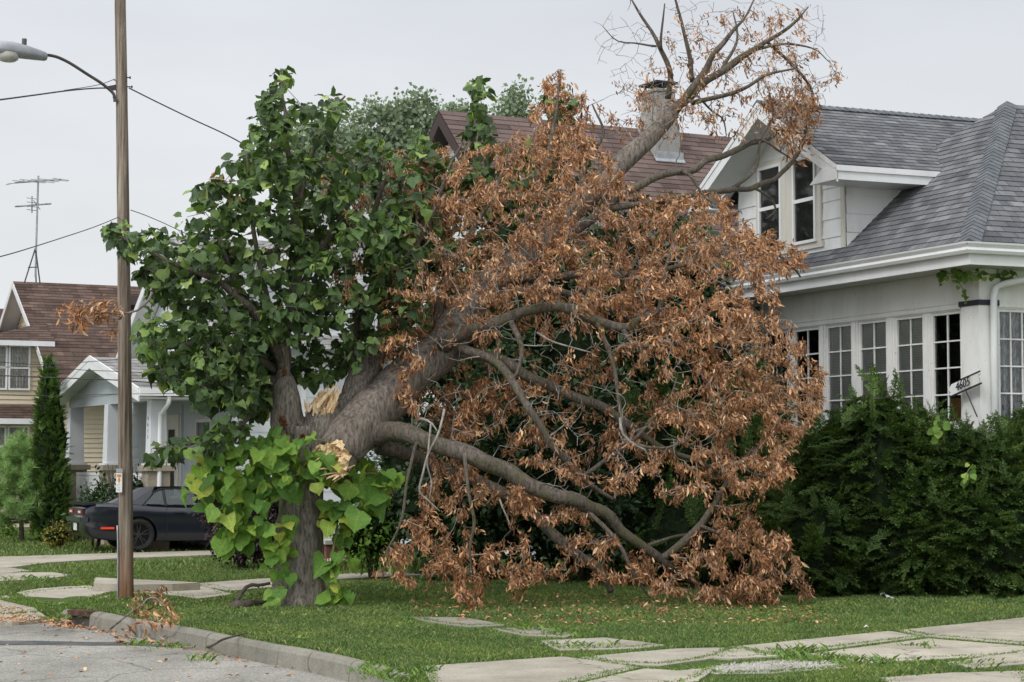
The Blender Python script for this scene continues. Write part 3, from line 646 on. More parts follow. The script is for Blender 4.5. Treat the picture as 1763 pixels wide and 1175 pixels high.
window(house, WH, 'u', 0.33, 1.05, zs, zt, 0.03, 3, 4, M['white'], inner=('curtain',), label='side window with lace curtains')
window(house, WH, 'u', 1.1, 2.0, zs, zt, 0.03, 3, 4, M['white'], inner=('curtain',))
b = MB(); b.box(WH, 0.52, 1.1, 0.25, 0.6, 2.2, 2.86); obj('cardboard_box', b, M['card'], None, loc=WH.p(0.8, 0.4, 2.2))
bpy.data.objects['cardboard_box'].location = tuple(WH.p(0.8, 0.4, 2.2)); tag(bpy.data.objects['cardboard_box'], 'brown cardboard box behind the dark window nearest the corner', 'box')
b = MB(); b.box(WH, 0.5, 1.0, 0.2, 0.6, 1.6, 2.2)
# roof
K = 3.0; AP = (K - OV, K - OV, EZ + K * MS)        # apex
LE = 7.6                                           # end of the front eave
RB = 9.0
E0 = WH.p(-OV, -OV, EZ); E1 = WH.p(LE, -OV, EZ); A = WH.p(*AP); R1 = WH.p(AP[0], RB, AP[2]); ER = WH.p(-OV, RB, EZ); EL = WH.p(LE, RB, EZ)
b = MB()
shingled(b, E1, E0, A, A, 29); shingled(b, E0, ER, A, R1, 29); shingled(b, EL, E1, R1, A, 29)
roof = obj('roof', b, M['slate'], house, uv=True)
# hip cap: folded shingles climbing the corner ridge
b = MB(); hd = A - E0; hl = np.linalg.norm(hd); hd = hd / hl; nf = nrm(np.cross(E0 - E1, A - E1)); nr = nrm(np.cross(ER - E0, A - E0))
nf = nf if nf[2] > 0 else -nf; nr = nr if nr[2] > 0 else -nr
sf = nrm(np.cross(hd, nf)); sf = sf if sf.dot(WH.u) > 0 else -sf; sr = nrm(np.cross(hd, nr)); sr = sr if sr.dot(WH.v) > 0 else -sr
k = int(hl / 0.115)
for i in range(k):
    p0 = E0 + hd * (i * hl / k); p1 = E0 + hd * ((i + 1.6) * hl / k); l0, l1, hw = 0.036, 0.018, 0.17
    up = nrm(nf + nr)
    V = [p0 + up * (l0 + .012), p1 + up * (l1 + .012), p0 + sf * hw + nf * l0, p1 + sf * hw + nf * l1, p0 + sr * hw + nr * l0, p1 + sr * hw + nr * l1, p0 + up * 0.0, p0 + sf * hw, p0 + sr * hw]
    b.add(V, [(0, 1, 3, 2), (0, 4, 5, 1), (6, 0, 2, 7), (6, 8, 4, 0)], [[(i * .37, i * .31), (i * .37, i * .31 + .1), (i * .37 + .15, i * .31 + .1), (i * .37 + .15, i * .31)]] * 2 + [[(0, 0), (.01, 0), (.01, .01), (0, .01)]] * 2)
obj('hip_cap', b, noisy('hip_cap_shingle', (0.105, 0.115, 0.128), (0.165, 0.175, 0.185), 5, 0.95, 0.15, fine=60), roof)
# soffit, fascia, gutter
b = MB(); b.add([WH.p(-OV + .03, -OV + .03, 4.74), WH.p(LE, -OV + .03, 4.74), WH.p(LE, 0.1, 4.74), WH.p(-OV + .03, 0.1, 4.74)], [(0, 1, 2, 3)]); b.add([WH.p(-OV + .03, 0.1, 4.74), WH.p(0.1, 0.1, 4.74), WH.p(0.1, RB, 4.74), WH.p(-OV + .03, RB, 4.74)], [(0, 1, 2, 3)])
b.add([WH.p(0.1, 0.1, 4.745), WH.p(LE, 0.1, 4.745), WH.p(LE, RB, 4.745), WH.p(0.1, RB, 4.745)], [(0, 1, 2, 3)])
obj('soffit', b, M['soffit'], house)
b = MB(); b.box(WH, -OV, LE, -OV, -OV + .03, 4.72, 5.0); b.box(WH, -OV, -OV + .03, -OV + .031, RB, 4.72, 5.0); obj('fascia', b, M['white2'], house)
prof = [(0.0, 4.89), (-0.02, 4.87), (-0.075, 4.875), (-0.10, 4.92), (-0.085, 4.96), (-0.12, 5.01), (-0.125, 5.035), (-0.105, 5.035)]
b = MB()
def gut_run(fn, n_):
    k = len(prof); V = [fn(o, z, i) for i in range(2) for o, z in prof]; b.add(V, [(j, j + 1, k + j + 1, k + j) for j in range(k - 1)])
gut_run(lambda o, z, i: WH.p((-OV + o) if i == 0 else LE, -OV - 0.003 + o, z), 2)
gut_run(lambda o, z, i: WH.p(-OV - 0.003 + o, (-OV + o) if i == 0 else RB, z), 2)
obj('gutter', b, M['white2'], house)
b = MB(); pd = [WH.p(-OV - 0.05, 0.92, 4.9), WH.p(-OV - 0.05, 0.9, 4.72), WH.p(-OV + 0.05, 0.8, 4.62), WH.p(-0.14, 0.3, 4.5), WH.p(-0.10, 0.2, 4.36), WH.p(-0.10, 0.18, 4.2), WH.p(-0.10, 0.18, 0.3)]
q = spline(pd[:6], 22); b.tube(np.vstack([q, pd[6]]), 0.052, 8); obj('downspout', b, M['white2'], house, smooth=True)
# dormer
DW = -0.32; DC = 4.76; DH = 1.72; RZ = 7.95; DO = -0.95; ES = 2.42; EZ2 = 6.56
rp = lambda w: EZ + (w + OV) * MS                  # main roof height at w
s_r, s_l = DC - DH, DC + DH; ztop = 6.36
b = MB(); nv = -WH.v
lap_wall(b, WH.p(s_l, DW, 0), WH.p(s_r, DW, 0), rp(DW) - 0.1, ztop, nv, 0.30, 0.018)
slope = (RZ - 0.12 - EZ2) / ES
lap_wall(b, WH.p(s_l, DW, 0), WH.p(s_r, DW, 0), ztop, RZ - 0.16, nv, 0.30, 0.018, lambda z: (lambda h: (0.5 - h, 0.5 + h))(min(0.5, max(0, (RZ - 0.16 - z) / slope / (2 * DH)))))
wend = (ztop - EZ) / MS - OV                       # where the cheek dies into the roof
for sx, nn in ((s_r, -WH.u), (s_l, WH.u)):
    lap_wall(b, WH.p(sx, DW, 0), WH.p(sx, wend + 0.3, 0), rp(DW) - 0.05, ztop, nn, 0.30, 0.018, lambda z: (0.0, 1.0) if sx != s_r else (max(0.0, 0.0), min(1.0, max(0.02, 1.0))))
b.add([WH.p(s_l, DW + .06, rp(DW) - .1), WH.p(s_r, DW + .06, rp(DW) - .1), WH.p(s_r, DW + .06, ztop), WH.p(DC, DW + .06, RZ - .2), WH.p(s_l, DW + .06, ztop)], [(0, 1, 2, 3, 4)])
dorm = obj('dormer', b, M['siding'], house)
b = MB()
for (a0, a1) in ((3.84, 4.56), (4.93, 5.69)):
    for x0, x1, z0, z1 in ((a0 - .12, a0, 5.52, 6.98), (a1, a1 + .12, 5.52, 6.98), (a0 - .14, a1 + .14, 6.98, 7.08), (a0 - .16, a1 + .16, 5.42, 5.52)):
        b.box(WH, x0, x1, DW - .05, DW - .015, z0, z1)
b.box(WH, 4.68, 4.81, DW - .045, DW - .012, 5.52, 6.97)
b.box(WH, s_r - .004, s_r + .10, DW - .04, DW - .01, rp(DW), ztop)
obj('window_trim', b, M['cream'], dorm)
for (a0, a1) in ((3.84, 4.56), (4.93, 5.69)):
    window(house, WH, 'v', a0, a1, 5.52, 6.98, DW - 0.075, 1, 2, M['white2'], fw=0.05, sash=True, name='dormer_window')
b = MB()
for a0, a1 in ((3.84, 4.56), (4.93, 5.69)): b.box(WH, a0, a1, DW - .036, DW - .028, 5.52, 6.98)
obj('dormer_dark_backing', b, M['interior'], dorm)  # dark sheets in front of the siding, standing in for the dim room
b = MB(); ze = EZ2; zr = RZ; wb = 4.4
wdie = (ze - EZ) / MS - OV
Rf, Rb_ = WH.p(DC, DO, zr), WH.p(DC, wb, zr)
shingled(b, WH.p(DC - ES, DO, ze), WH.p(DC - ES, wdie + 0.05, ze), Rf, Rb_, 19)
shingled(b, WH.p(DC + ES, wdie + 0.05, ze), WH.p(DC + ES, DO, ze), Rb_, Rf, 19)
droof = obj('dormer_roof', b, M['slate'], dorm, uv=True)
# ridge cap of the dormer
b = MB(); kk = 34
for i in range(kk):
    w0 = DO + (wb - DO) * i / kk; w1 = DO + (wb - DO) * (i + 1.5) / kk
    for sg in (1, -1):
        h = 0.15 * (zr - ze) / ES
        b.add([WH.p(DC, w0, zr + .045), WH.p(DC, w1, zr + .025), WH.p(DC + sg * .15, w1, zr + .022 - h), WH.p(DC + sg * .15, w0, zr + .042 - h), WH.p(DC, w0, zr), WH.p(DC + sg * .15, w0, zr - h)], [(0, 1, 2, 3) if sg > 0 else (3, 2, 1, 0), (4, 0, 3, 5)])
obj('ridge_cap', b, bpy.data.materials['hip_cap_shingle'], house)
# rakes, soffits and eave returns of the dormer
b = MB(); rn = lambda sg: nrm((ES) * np.array([0, 0, 1.0]) + sg * WH.u * (zr - ze))
for sg in (1, -1):
    lo, hi = WH.p(DC + sg * ES, DO, ze), WH.p(DC, DO, zr); d = hi - lo
    for o0, o1, t0, t1 in ((-0.002, 0.03, -0.005, -0.09), (0.012, 0.04, -0.09, -0.27)):     # two stepped rake boards
        up = np.array([0, 0, 1.0]); q = []
        for oo in (o0, o1):
            q += [lo + WH.v * oo + up * t1, hi + WH.v * oo + up * t1, hi + WH.v * oo + up * t0, lo + WH.v * oo + up * t0]
        b.hexa([q[0], q[1], q[5], q[4], q[3], q[2], q[6], q[7]])
    so_ = [lo + WH.v * .02 - up * .2, hi + WH.v * .02 - up * .2, WH.p(DC, DW - .01, zr - .2), WH.p(DC + sg * ES, DW - .01, ze - .2)]
    b.add(so_, [(0, 1, 2, 3) if sg > 0 else (3, 2, 1, 0)])
    # boxed return
    a = DC + sg * ES; c = DC + sg * (ES - 0.78); zb = ze - 0.235
    V = [WH.p(a, DO - .002, zb), WH.p(c, DO - .002, zb), WH.p(DC + sg * (ES - 0.42), DO - .002, ze - .02), WH.p(a, DO - .002, ze - .05)]
    b.slab(V, WH.v, 0.05)
    a0, a1 = sorted((a, a - sg * 0.03)); b.box(WH, a0, a1, DO + .05, wdie + (0.0 if sg > 0 else 0.0), zb, ze - .012)
    a0, a1 = sorted((a + sg * .03, a)); b.box(WH, a0, a1, DO, wdie + .02, ze - .10, ze - .01)
    s0, s1 = sorted((a - sg * .03, DC + sg * DH)); b.box(WH, s0, s1, DO + .05, (zb - EZ) / MS - OV, zb + .002, zb + .03)
obj('dormer_trim', b, M['white2'], dorm)
# house number board, hung at the corner
sg_o = WH.p(0.16, -0.16, 3.04); right = nrm(-WH.u * 0.95 + np.array([0, 0, 0.22])); upv = nrm(np.cross(right, WH.v)); upv = upv if upv[2] > 0 else -upv
t = thing('house_number_board', sg_o, 'ragged white board with house number 4605 beside the corner downspout', 'sign')
b = MB(); rr = random.Random(4); L_, Hh = 0.72, 0.165; top, bot = [], []
ends = [(-L_ / 2 + rr.uniform(-.05, .05), y) for y in np.linspace(-Hh / 2, Hh / 2, 7)]; ende = [(L_ / 2 + rr.uniform(-.06, .06), y) for y in np.linspace(Hh / 2, -Hh / 2, 7)]
b.slab([sg_o + right * x + upv * y for x, y in ends + ende], -WH.v, -0.02); obj('board', b, M['white'], t)
b = MB(); b.bar(sg_o + right * -.39 + upv * (-Hh / 2 - .008), sg_o + right * .39 + upv * (-Hh / 2 - .008), 0.022); b.bar(sg_o + right * -.1 + upv * (Hh / 2 + .006), sg_o + right * .4 + upv * (Hh / 2 + .006), 0.018); b.bar(sg_o + upv * -.1, sg_o + WH.v * .13 + upv * -.5, .015); obj('bracket', b, M['black'], t)
def text_mesh(name, body, size, origin, rx, uy, mat, parent, depth=0.004, shear=0.0, align='CENTER'):
    cu = bpy.data.curves.new(name, 'FONT'); cu.body = body; cu.size = size; cu.extrude = depth; cu.align_x = align; cu.align_y = 'CENTER'; cu.shear = shear; cu.resolution_u = 3
    tmp = bpy.data.objects.new(name, cu); COL.objects.link(tmp); dg = bpy.context.evaluated_depsgraph_get(); dg.update()
    me = bpy.data.meshes.new_from_object(tmp.evaluated_get(dg)); bpy.data.objects.remove(tmp); bpy.data.curves.remove(cu)
    rx = nrm(rx); nz = nrm(np.cross(rx, uy)); uy = np.cross(nz, rx); off = wloc(parent)
    mt = Matrix(((rx[0], uy[0], nz[0], origin[0] - off[0]), (rx[1], uy[1], nz[1], origin[1] - off[1]), (rx[2], uy[2], nz[2], origin[2] - off[2]), (0, 0, 0, 1)))
    me.transform(mt); me.materials.clear(); return link(name, me, mat, parent)
text_mesh('number', '4605', 0.18, sg_o - WH.v * 0.026 - right * .03, right, upv, M['ink'], t, 0.004, 0.25)

# ---- brown roofed house beyond the broken tree
a_ = 28.0
pk = P(755, 190, 41.0); BH = Frame(pk, a_); PZ = pk[2]; HW = 3.9; EV = PZ - 3.7
h2 = thing('two_storey_house', BH.p(0, 0, 0), 'white two storey house with brown shingled gable roof and stucco chimney behind the fallen tree', 'house')
b = MB(); inner = 0.45
b.box(BH, -HW + .4, HW - .4, inner, 13.5, 0, EV)
lap_wall(b, BH.p(-HW + .4, inner, 0), BH.p(-HW + .4, 13.5, 0), 0.1, EV - .02, -BH.u, 0.12, 0.012)
lap_wall(b, BH.p(HW - .4, inner, 0), BH.p(-HW + .4, inner, 0), 0.1, EV - .02, -BH.v, 0.12, 0.012)
lap_wall(b, BH.p(HW - .4, inner, 0), BH.p(-HW + .4, inner, 0), EV, PZ - .2, -BH.v, 0.12, 0.012, lambda z: (lambda h: (0.5 - h, 0.5 + h))(max(0, 0.5 * (PZ - .15 - z) / (PZ - EV))))
obj('wall', b, M['palesiding'], h2)
ROW = 0.17
b = MB(); shingled(b, BH.p(-HW, 0, EV), BH.p(-HW, 13.8, EV), BH.p(0, 0, PZ), BH.p(0, 13.8, PZ), 31); shingled(b, BH.p(HW, 13.8, EV), BH.p(HW, 0, EV), BH.p(0, 13.8, PZ), BH.p(0, 0, PZ), 31)
rf = obj('roof', b, M['brownshingle2'], h2, uv=True)
b = MB()
for sg in (1, -1):
    lo, hi = BH.p(sg * HW, 0, EV - .02), BH.p(0, 0, PZ - .02); up = np.array([0, 0, 1.0])
    for o0, o1, t0, t1 in ((0.0, 0.05, 0, -.30), (.051, inner - .02, -.14, -.17)):
        q = []
        for oo in (o0, o1): q += [lo + BH.v * oo + up * t1, hi + BH.v * oo + up * t1, hi + BH.v * oo + up * t0, lo + BH.v * oo + up * t0]
        b.hexa([q[0], q[1], q[5], q[4], q[3], q[2], q[6], q[7]])
obj('rake_board', b, M['darktrim'], h2)
def on_ridge(px):
    best = None
    for w in np.linspace(0, 13, 400):
        q = BH.p(0, w, PZ); v = q - _O; x = CX + F * v[0] / (v.dot(_FW))
        if best is None or abs(x - px) < best[0]: best = (abs(x - px), w)
    return best[1]
wc = on_ridge(1114); b = MB()
q = []
for z, hs, hw_ in ((PZ - 1.3, .40, .33), (PZ - .15, .38, .31), (PZ + .35, .32, .245), (PZ + .72, .31, .235)): q.append([BH.p(-.45 + x * hs, wc + y * hw_, z) for x, y in ((-1, -1), (1, -1), (1, 1), (-1, 1))])
for i in range(3): b.hexa(q[i] + q[i + 1])
b.box(BH, -.80, -.10, wc - .27, wc + .27, PZ + .72, PZ + .78)
ch = obj('chimney', b, M['chimney'], h2)
b = MB()
for x, y in ((-.7, -.18), (-.2, -.18), (-.7, .18), (-.2, .18)): b.box(BH, x - .02, x + .02, wc + y - .02, wc + y + .02, PZ + .78, PZ + .9)
b.box(BH, -.82, -.08, wc - .28, wc + .28, PZ + .9, PZ + .95); obj('chimney_cap', b, M['black'], ch)
b = MB(); b.box(BH, -.90, -.885, wc - .36, wc + .36, PZ - 1.05, PZ - .62); b.slab([BH.p(-.95, wc - .38, PZ - .86), BH.p(-.95, wc + .38, PZ - .86), BH.p(-.84, wc + .38, PZ - .72), BH.p(-.84, wc - .38, PZ - .72)], (0, 0, 1), .02); obj('flashing', b, M['metal'], ch)
for w0 in (2.2, 6.0, 9.5):
    window(h2, BH, 'u', w0, w0 + 1.0, 4.2, 5.7, -HW + .33, 1, 2, M['white2'], sash=True, fw=.06, dark=True)
    window(h2, BH, 'u', w0, w0 + 1.0, 1.2, 2.7, -HW + .33, 1, 2, M['white2'], sash=True, fw=.06, dark=True)
# brick pier of its entry stair, seen right of the broken trunk
pb = G(590, 981); fr_ = Frame(pb, a_)
t = thing('brick_pier', fr_.p(0, 0, 0), 'low red brick pier with pale stone caps behind the broken trunk', 'pier')
b = MB(); b.box(fr_, -.3, .3, -.45, .22, 0, .16); b.box(fr_, -.26, .26, -.42, .18, .20, .46); obj('brickwork', b, M['brick'], t)
b = MB(); b.box(fr_, -.33, .33, -.5, .26, .16, .20); b.box(fr_, -.3, .3, -.46, .22, .46, .53); obj('stone_cap', b, M['cap'], t)

# ---- grey house with gabled porch
pc = P(262, 795, 42.0); GH = Frame(pc, 27.0); PW = 7.0
h3 = thing('porch_house', GH.p(0, 0, 0), 'pale grey house with gabled front porch on tapered columns behind the parked car', 'house')
W1 = 1.75; FZ = 0.75; BZ = 3.22                     # wall line, porch floor, beam
b = MB()
lap_wall(b, GH.p(7.6, W1, 0), GH.p(0, W1, 0), 0.2, 4.5, -GH.v, 0.26, 0.016)
b.box(GH, 0.02, 7.6, W1 + .005, 11, 0, 4.2)
obj('front_wall', b, M['greysiding'], h3)
b = MB(); GP = 7.15; ge = 4.35; gs = (GP - ge) / 4.0   # main gable faces the street, a cross gable faces the camera
lap_wall(b, GH.p(0, W1, 0), GH.p(0, 8.5, 0), 0.2, 4.3, -GH.u, 0.26, 0.016)
lap_wall(b, GH.p(0.0, 2.0, 0), GH.p(0.0, 7.0, 0), 4.3, 5.6, -GH.u, 0.13, 0.012)
lap_wall(b, GH.p(0.0, 2.0, 0), GH.p(0.0, 7.0, 0), 5.6, 7.6, -GH.u, 0.13, 0.012, lambda z: (lambda h: (.5 - h, .5 + h))(max(0, .5 * (7.62 - z) / 2.02)))
lap_wall(b, GH.p(2.6, 2.0, 0), GH.p(0.0, 2.0, 0), 4.3, 5.6, -GH.v, 0.13, 0.012)
lap_wall(b, GH.p(7.1, W1, 0), GH.p(-.1, W1, 0), 4.5, GP - .2, -GH.v, .13, .012, lambda z: (lambda h: (.5 - h, .5 + h))(max(0, .56 * (GP - .2 - z) / (GP - ge))))
obj('side_wall', b, M['palesiding'], h3)
ROW = 0.15
b = MB(); gf = W1 - .5
shingled(b, GH.p(-.5, gf, ge), GH.p(-.5, 10.5, ge), GH.p(3.5, gf, GP), GH.p(3.5, 10.5, GP), 24); shingled(b, GH.p(7.5, 10.5, ge), GH.p(7.5, gf, ge), GH.p(3.5, 10.5, GP), GH.p(3.5, gf, GP), 24)
shingled(b, GH.p(2.6, 1.7, 5.5), GH.p(-.3, 1.7, 5.5), GH.p(3.2, 4.5, 7.75), GH.p(-.3, 4.5, 7.75), 16); shingled(b, GH.p(-.3, 7.3, 5.5), GH.p(2.6, 7.3, 5.5), GH.p(-.3, 4.5, 7.75), GH.p(3.2, 4.5, 7.75), 16)
obj('roof', b, M['greyshingle2'], h3, uv=True)
b = MB(); up = np.array([0, 0, 1.0])
for sg in (1, -1):
    lo, hi = GH.p(3.5 + sg * 4.0, gf, ge), GH.p(3.5, gf, GP)
    for o0, o1, t0, t1 in ((-.01, .03, .03, -.2), (.031, .49, -.12, -.15)):
        q = []
        for oo in (o0, o1): q += [lo + GH.v * oo + up * t1, hi + GH.v * oo + up * t1, hi + GH.v * oo + up * t0, lo + GH.v * oo + up * t0]
        b.hexa([q[0], q[1], q[5], q[4], q[3], q[2], q[6], q[7]])
    lo, hi = GH.p(-.31, 4.5 + sg * 2.8, 5.5), GH.p(-.31, 4.5, 7.75); q = []
    for oo in (0, .04): q += [lo + GH.u * oo - up * .2, hi + GH.u * oo - up * .2, hi + GH.u * oo - up * .01, lo + GH.u * oo - up * .01]
    b.hexa([q[0], q[1], q[5], q[4], q[3], q[2], q[6], q[7]])
obj('rake_board', b, M['white2'], h3)
# porch
b = MB(); PR = 4.28; pe = 3.42; po = 0.45
shingled(b, GH.p(-.45, -po, pe), GH.p(-.45, W1 + .1, pe), GH.p(3.5, -po, PR), GH.p(3.5, W1 + .1, PR), 10); shingled(b, GH.p(7.45, W1 + .1, pe), GH.p(7.45, -po, pe), GH.p(3.5, W1 + .1, PR), GH.p(3.5, -po, PR), 10)
pr = obj('porch_roof', b, M['greyshingle2'], h3, uv=True)
b = MB(); up = np.array([0, 0, 1.0])
for sg in (1, -1):
    lo, hi = GH.p(3.5 + sg * 3.95, -po, pe), GH.p(3.5, -po, PR)
    for o0, o1, t0, t1 in ((-.01, .03, .03, -.08), (0, .03, -.08, -.26), (.031, po, -.12, -.15)):
        q = []
        for oo in (o0, o1): q += [lo + GH.v * oo + up * t1, hi + GH.v * oo + up * t1, hi + GH.v * oo + up * t0, lo + GH.v * oo + up * t0]
        b.hexa([q[0], q[1], q[5], q[4], q[3], q[2], q[6], q[7]])
b.box(GH, -.56, -.44, -po + .02, W1 - .02, pe - .14, pe + .03); b.box(GH, -.45, 0.0, -po + .05, W1 - .02, pe - .2, pe - .16)
obj('porch_trim', b, M['white2'], h3)
b = MB(); lap_wall(b, GH.p(7.0, .0, 0), GH.p(0, .0, 0), BZ + .2, PR - .1, -GH.v, 0.26, 0.016, lambda z: (lambda h: (0.5 - h, 0.5 + h))(min(.5, max(0, .55 * (PR - .12 - z) / (PR - pe)))))
b.box(GH, 0, 7, .003, .22, BZ - .02, BZ + .2); b.box(GH, 0, .2, .22, W1 - .02, BZ - .02, BZ + .2); b.add([GH.p(0.1, .1, BZ + .21), GH.p(7, .1, BZ + .21), GH.p(7, W1, BZ + .21), GH.p(.1, W1, BZ + .21)], [(0, 1, 2, 3)])
obj('porch_gable', b, M['greysiding'], h3)
for s_ in (0.12, 3.5, 6.85):
    c = MB(); q = [[GH.p(s_ + x * h, .12 + y * h, z) for x, y in ((-1, -1), (1, -1), (1, 1), (-1, 1))] for z, h in ((1.86, .185), (BZ - .02, .16))]; c.hexa(q[0] + q[1]); c.box(GH, s_ - .25, s_ + .25, -.13, .37, 1.82, 1.86)
    obj('column', c, M['palesiding'], h3)
    c = MB(); c.box(GH, s_ - .24, s_ + .24, -.12, .36, 0, 1.70); c.box(GH, s_ - .31, s_ + .31, -.19, .43, 1.70, 1.82); obj('pier', c, M['pier'], h3)
b = MB()
for a0, a1 in ((.36, 3.26), (3.74, 6.6)):
    s_ = a0 + .05
    b.box(GH, a0, a1, .09, .15, 1.58, 1.64); b.box(GH, a0, a1, .09, .15, FZ + .05, FZ + .1)
    while s_ < a1: b.box(GH, s_, s_ + .085, .10, .14, FZ - .1, 1.58); s_ += .125
obj('railing', b, M['white2'], h3)
b = MB(); b.box(GH, .2, 7, .2, W1 - .01, FZ - .15, FZ - .02); b.box(GH, .05, 7, .16, .2, 0, FZ - .2); obj('porch_floor', b, M['pier'], h3)
b = MB(); b.tube(spline([GH.p(-.5, .2, pe - .14), GH.p(-.45, .2, pe - .3), GH.p(-.2, .14, pe - .5), GH.p(-.14, .12, pe - .7), GH.p(-.14, .12, .3)], 16), .05, 6); obj('downspout', b, M['white2'], h3, smooth=True)
dz = 2.85; d0 = 3.7
b = MB(); b.box(GH, d0 - .14, d0, W1 - .07, W1 - .02, FZ, dz + .14); b.box(GH, d0 + .92, d0 + 1.06, W1 - .07, W1 - .02, FZ, dz + .14); b.box(GH, d0, d0 + .92, W1 - .07, W1 - .02, dz, dz + .14); b.box(GH, d0, d0 + .92, W1 - .04, W1 - .02, FZ, dz)
dr = obj('door', b, M['cream'], h3)
b = MB(); b.box(GH, d0 + .22, d0 + .70, W1 - .048, W1 - .041, FZ + .35, dz - .2); obj('pane', b, M['interior'], dr)
b = MB(); b.tube([GH.p(d0 + .08, W1 - .1, 1.75), GH.p(d0 + .08, W1 - .05, 1.75)], .035, 8); obj('handle', b, M['black'], dr)
window(h3, GH, 'v', 1.2, 2.3, 1.7, 2.85, W1 - .06, 1, 2, M['cream'], sash=True, fw=.07, dark=True)
b = MB(); b.box(GH, 2.3, 2.36, W1 - .4, W1 - .34, 0.5, 3.2); obj('post', b, M['greysiding'], h3)
text_mesh('number', '4\n6\n1\n1', .13, GH.p(.12, -.07, 2.62), -GH.u, (0, 0, 1), M['ink'], h3, .002)
b = MB()
for w0 in (W1 + .02, 2.65, 3.35): b.box(GH, -.03, -.005, w0, w0 + .11, .2, 3.6)
obj('corner_board', b, M['white2'], h3)

# ---- tan house at the far left
tc_ = P(103, 795, 54.0); TH = Frame(tc_, 28.0); TW = 7.0; TE = 4.3; TP = 7.1
h4 = thing('tan_house', TH.p(0, 0, 0), 'tan sided house with a large brown shingled roof left of the wooden pole', 'house')
b = MB(); b.box(TH, 0.03, TW, .03, 12, 0, TE)
lap_wall(b, TH.p(TW, 0, 0), TH.p(0, 0, 0), 0.2, TE, -TH.v, 0.13, .014); lap_wall(b, TH.p(0, 0, 0), TH.p(0, 12, 0), .2, TE - .05, -TH.u, 0.13, .03)
lap_wall(b, TH.p(TW, 0, 0), TH.p(0, 0, 0), TE, TP - .2, -TH.v, .13, .014, lambda z: (lambda h: (.5 - h, .5 + h))(max(0, .5 * (TP - .15 - z) / (TP - TE))))
obj('wall', b, M['tansiding'], h4)
ROW = 0.15
b = MB(); g0, gz = -.5, TE - .25
shingled(b, TH.p(g0 + -.45, -.5, gz - .18), TH.p(g0 - .45, 12, gz - .18), TH.p(.55, -.5, TE + .75), TH.p(.55, 12, TE + .75), 9); shingled(b, TH.p(.55, -.5, TE + .75), TH.p(.55, 12, TE + .75), TH.p(3.5, -.5, TP), TH.p(3.5, 12, TP), 22)
shingled(b, TH.p(TW + .5, 12, gz), TH.p(TW + .5, -.5, gz), TH.p(3.5, 12, TP), TH.p(3.5, -.5, TP), 26)
rf4 = obj('roof', b, M['brownshingle'], h4, uv=True)
b = MB()
for (s0, z0), (s1, z1) in (((-.95, gz - .18), (.55, TE + .75)), ((.55, TE + .75), (3.5, TP)), ((TW + .5, gz), (3.5, TP))):
    lo, hi = TH.p(s0, -.52, z0), TH.p(s1, -.52, z1)
    for o0, o1, t0, t1 in ((0, .04, -.01, -.2), (.041, .52, -.1, -.13)):
        q = []
        for oo in (o0, o1): q += [lo + TH.v * oo + up * t1, hi + TH.v * oo + up * t1, hi + TH.v * oo + up * t0, lo + TH.v * oo + up * t0]
        b.hexa([q[0], q[1], q[5], q[4], q[3], q[2], q[6], q[7]])
b.box(TH, -1.1, -.95, -.45, 12, gz - .3, gz - .15)
obj('rake_board', b, M['white2'], h4)
# bay with its own brown roof, and the lower pent roof
b = MB(); BW = -2.2
shingled(b, TH.p(6.5, BW - .3, 5.22), TH.p(.6, BW - .3, 5.15), TH.p(5.4, -.02, 5.8), TH.p(1.6, -.02, 5.8), 8); shingled(b, TH.p(.6, BW - .3, 5.15), TH.p(.6, 0, 5.22), TH.p(1.6, -.02, 5.8), TH.p(1.6, -.01, 5.8), 8)
shingled(b, TH.p(6.8, BW - .5, 3.08), TH.p(.4, BW - .5, 3.08), TH.p(6.2, BW + .1, 3.45), TH.p(.9, BW + .1, 3.45), 5); shingled(b, TH.p(.4, BW - .5, 3.08), TH.p(.4, 0, 3.08), TH.p(.9, BW + .1, 3.45), TH.p(.9, 0, 3.45), 5)
obj('bay_roof', b, M['brownshingle'], h4, uv=True)
b = MB(); b.box(TH, .56, .62, BW - .3, -.03, 5.07, 5.21); b.box(TH, .56, 6.5, BW - .36, BW - .3, 5.07, 5.21); b.box(TH, .36, .42, BW - .5, -.03, 2.92, 3.07); b.box(TH, .36, 6.8, BW - .56, BW - .5, 2.92, 3.07); b.box(TH, .62, 6.4, BW - .29, -.03, 5.09, 5.12); b.box(TH, .42, 6.7, BW - .49, -.03, 2.92, 2.95); obj('bay_trim', b, M['white2'], h4)
b = MB(); b.box(TH, .93, 6.1, BW + .03, -.02, 0.0, 5.09); lap_wall(b, TH.p(.92, BW, 0), TH.p(.92, 0, 0), .1, 5.09, -TH.u, .13, .03); lap_wall(b, TH.p(6.1, BW, 0), TH.p(.92, BW, 0), .1, 5.09, -TH.v, .13, .03); obj('bay', b, M['tansiding'], h4)
for z0_, z1_ in ((3.86, 5.1), (1.75, 2.88)):
    for a0 in (-1.86, -1.23): window(h4, TH, 'u', a0, a0 + .6, z0_, z1_, .85, 1, 2, M['white2'], sash=True, fw=.05, inner=('curtain',), innerd=.045)
for s_ in (1.4, 3.0, 4.6): window(h4, TH, 'v', s_, s_ + 1.2, 3.72, 4.98, BW - .09, 1, 2, M['white2'], sash=True, fw=.08, dark=True)
wv = [P(165, 740, 56.5), 0]
window(h4, TH, 'u', 3.1, 4.2, 1.9, 2.75, -.09, 1, 1, M['white2'], fw=.16, dark=True); window(h4, TH, 'u', 4.9, 6.0, 1.9, 2.75, -.09, 1, 1, M['white2'], fw=.16, dark=True)
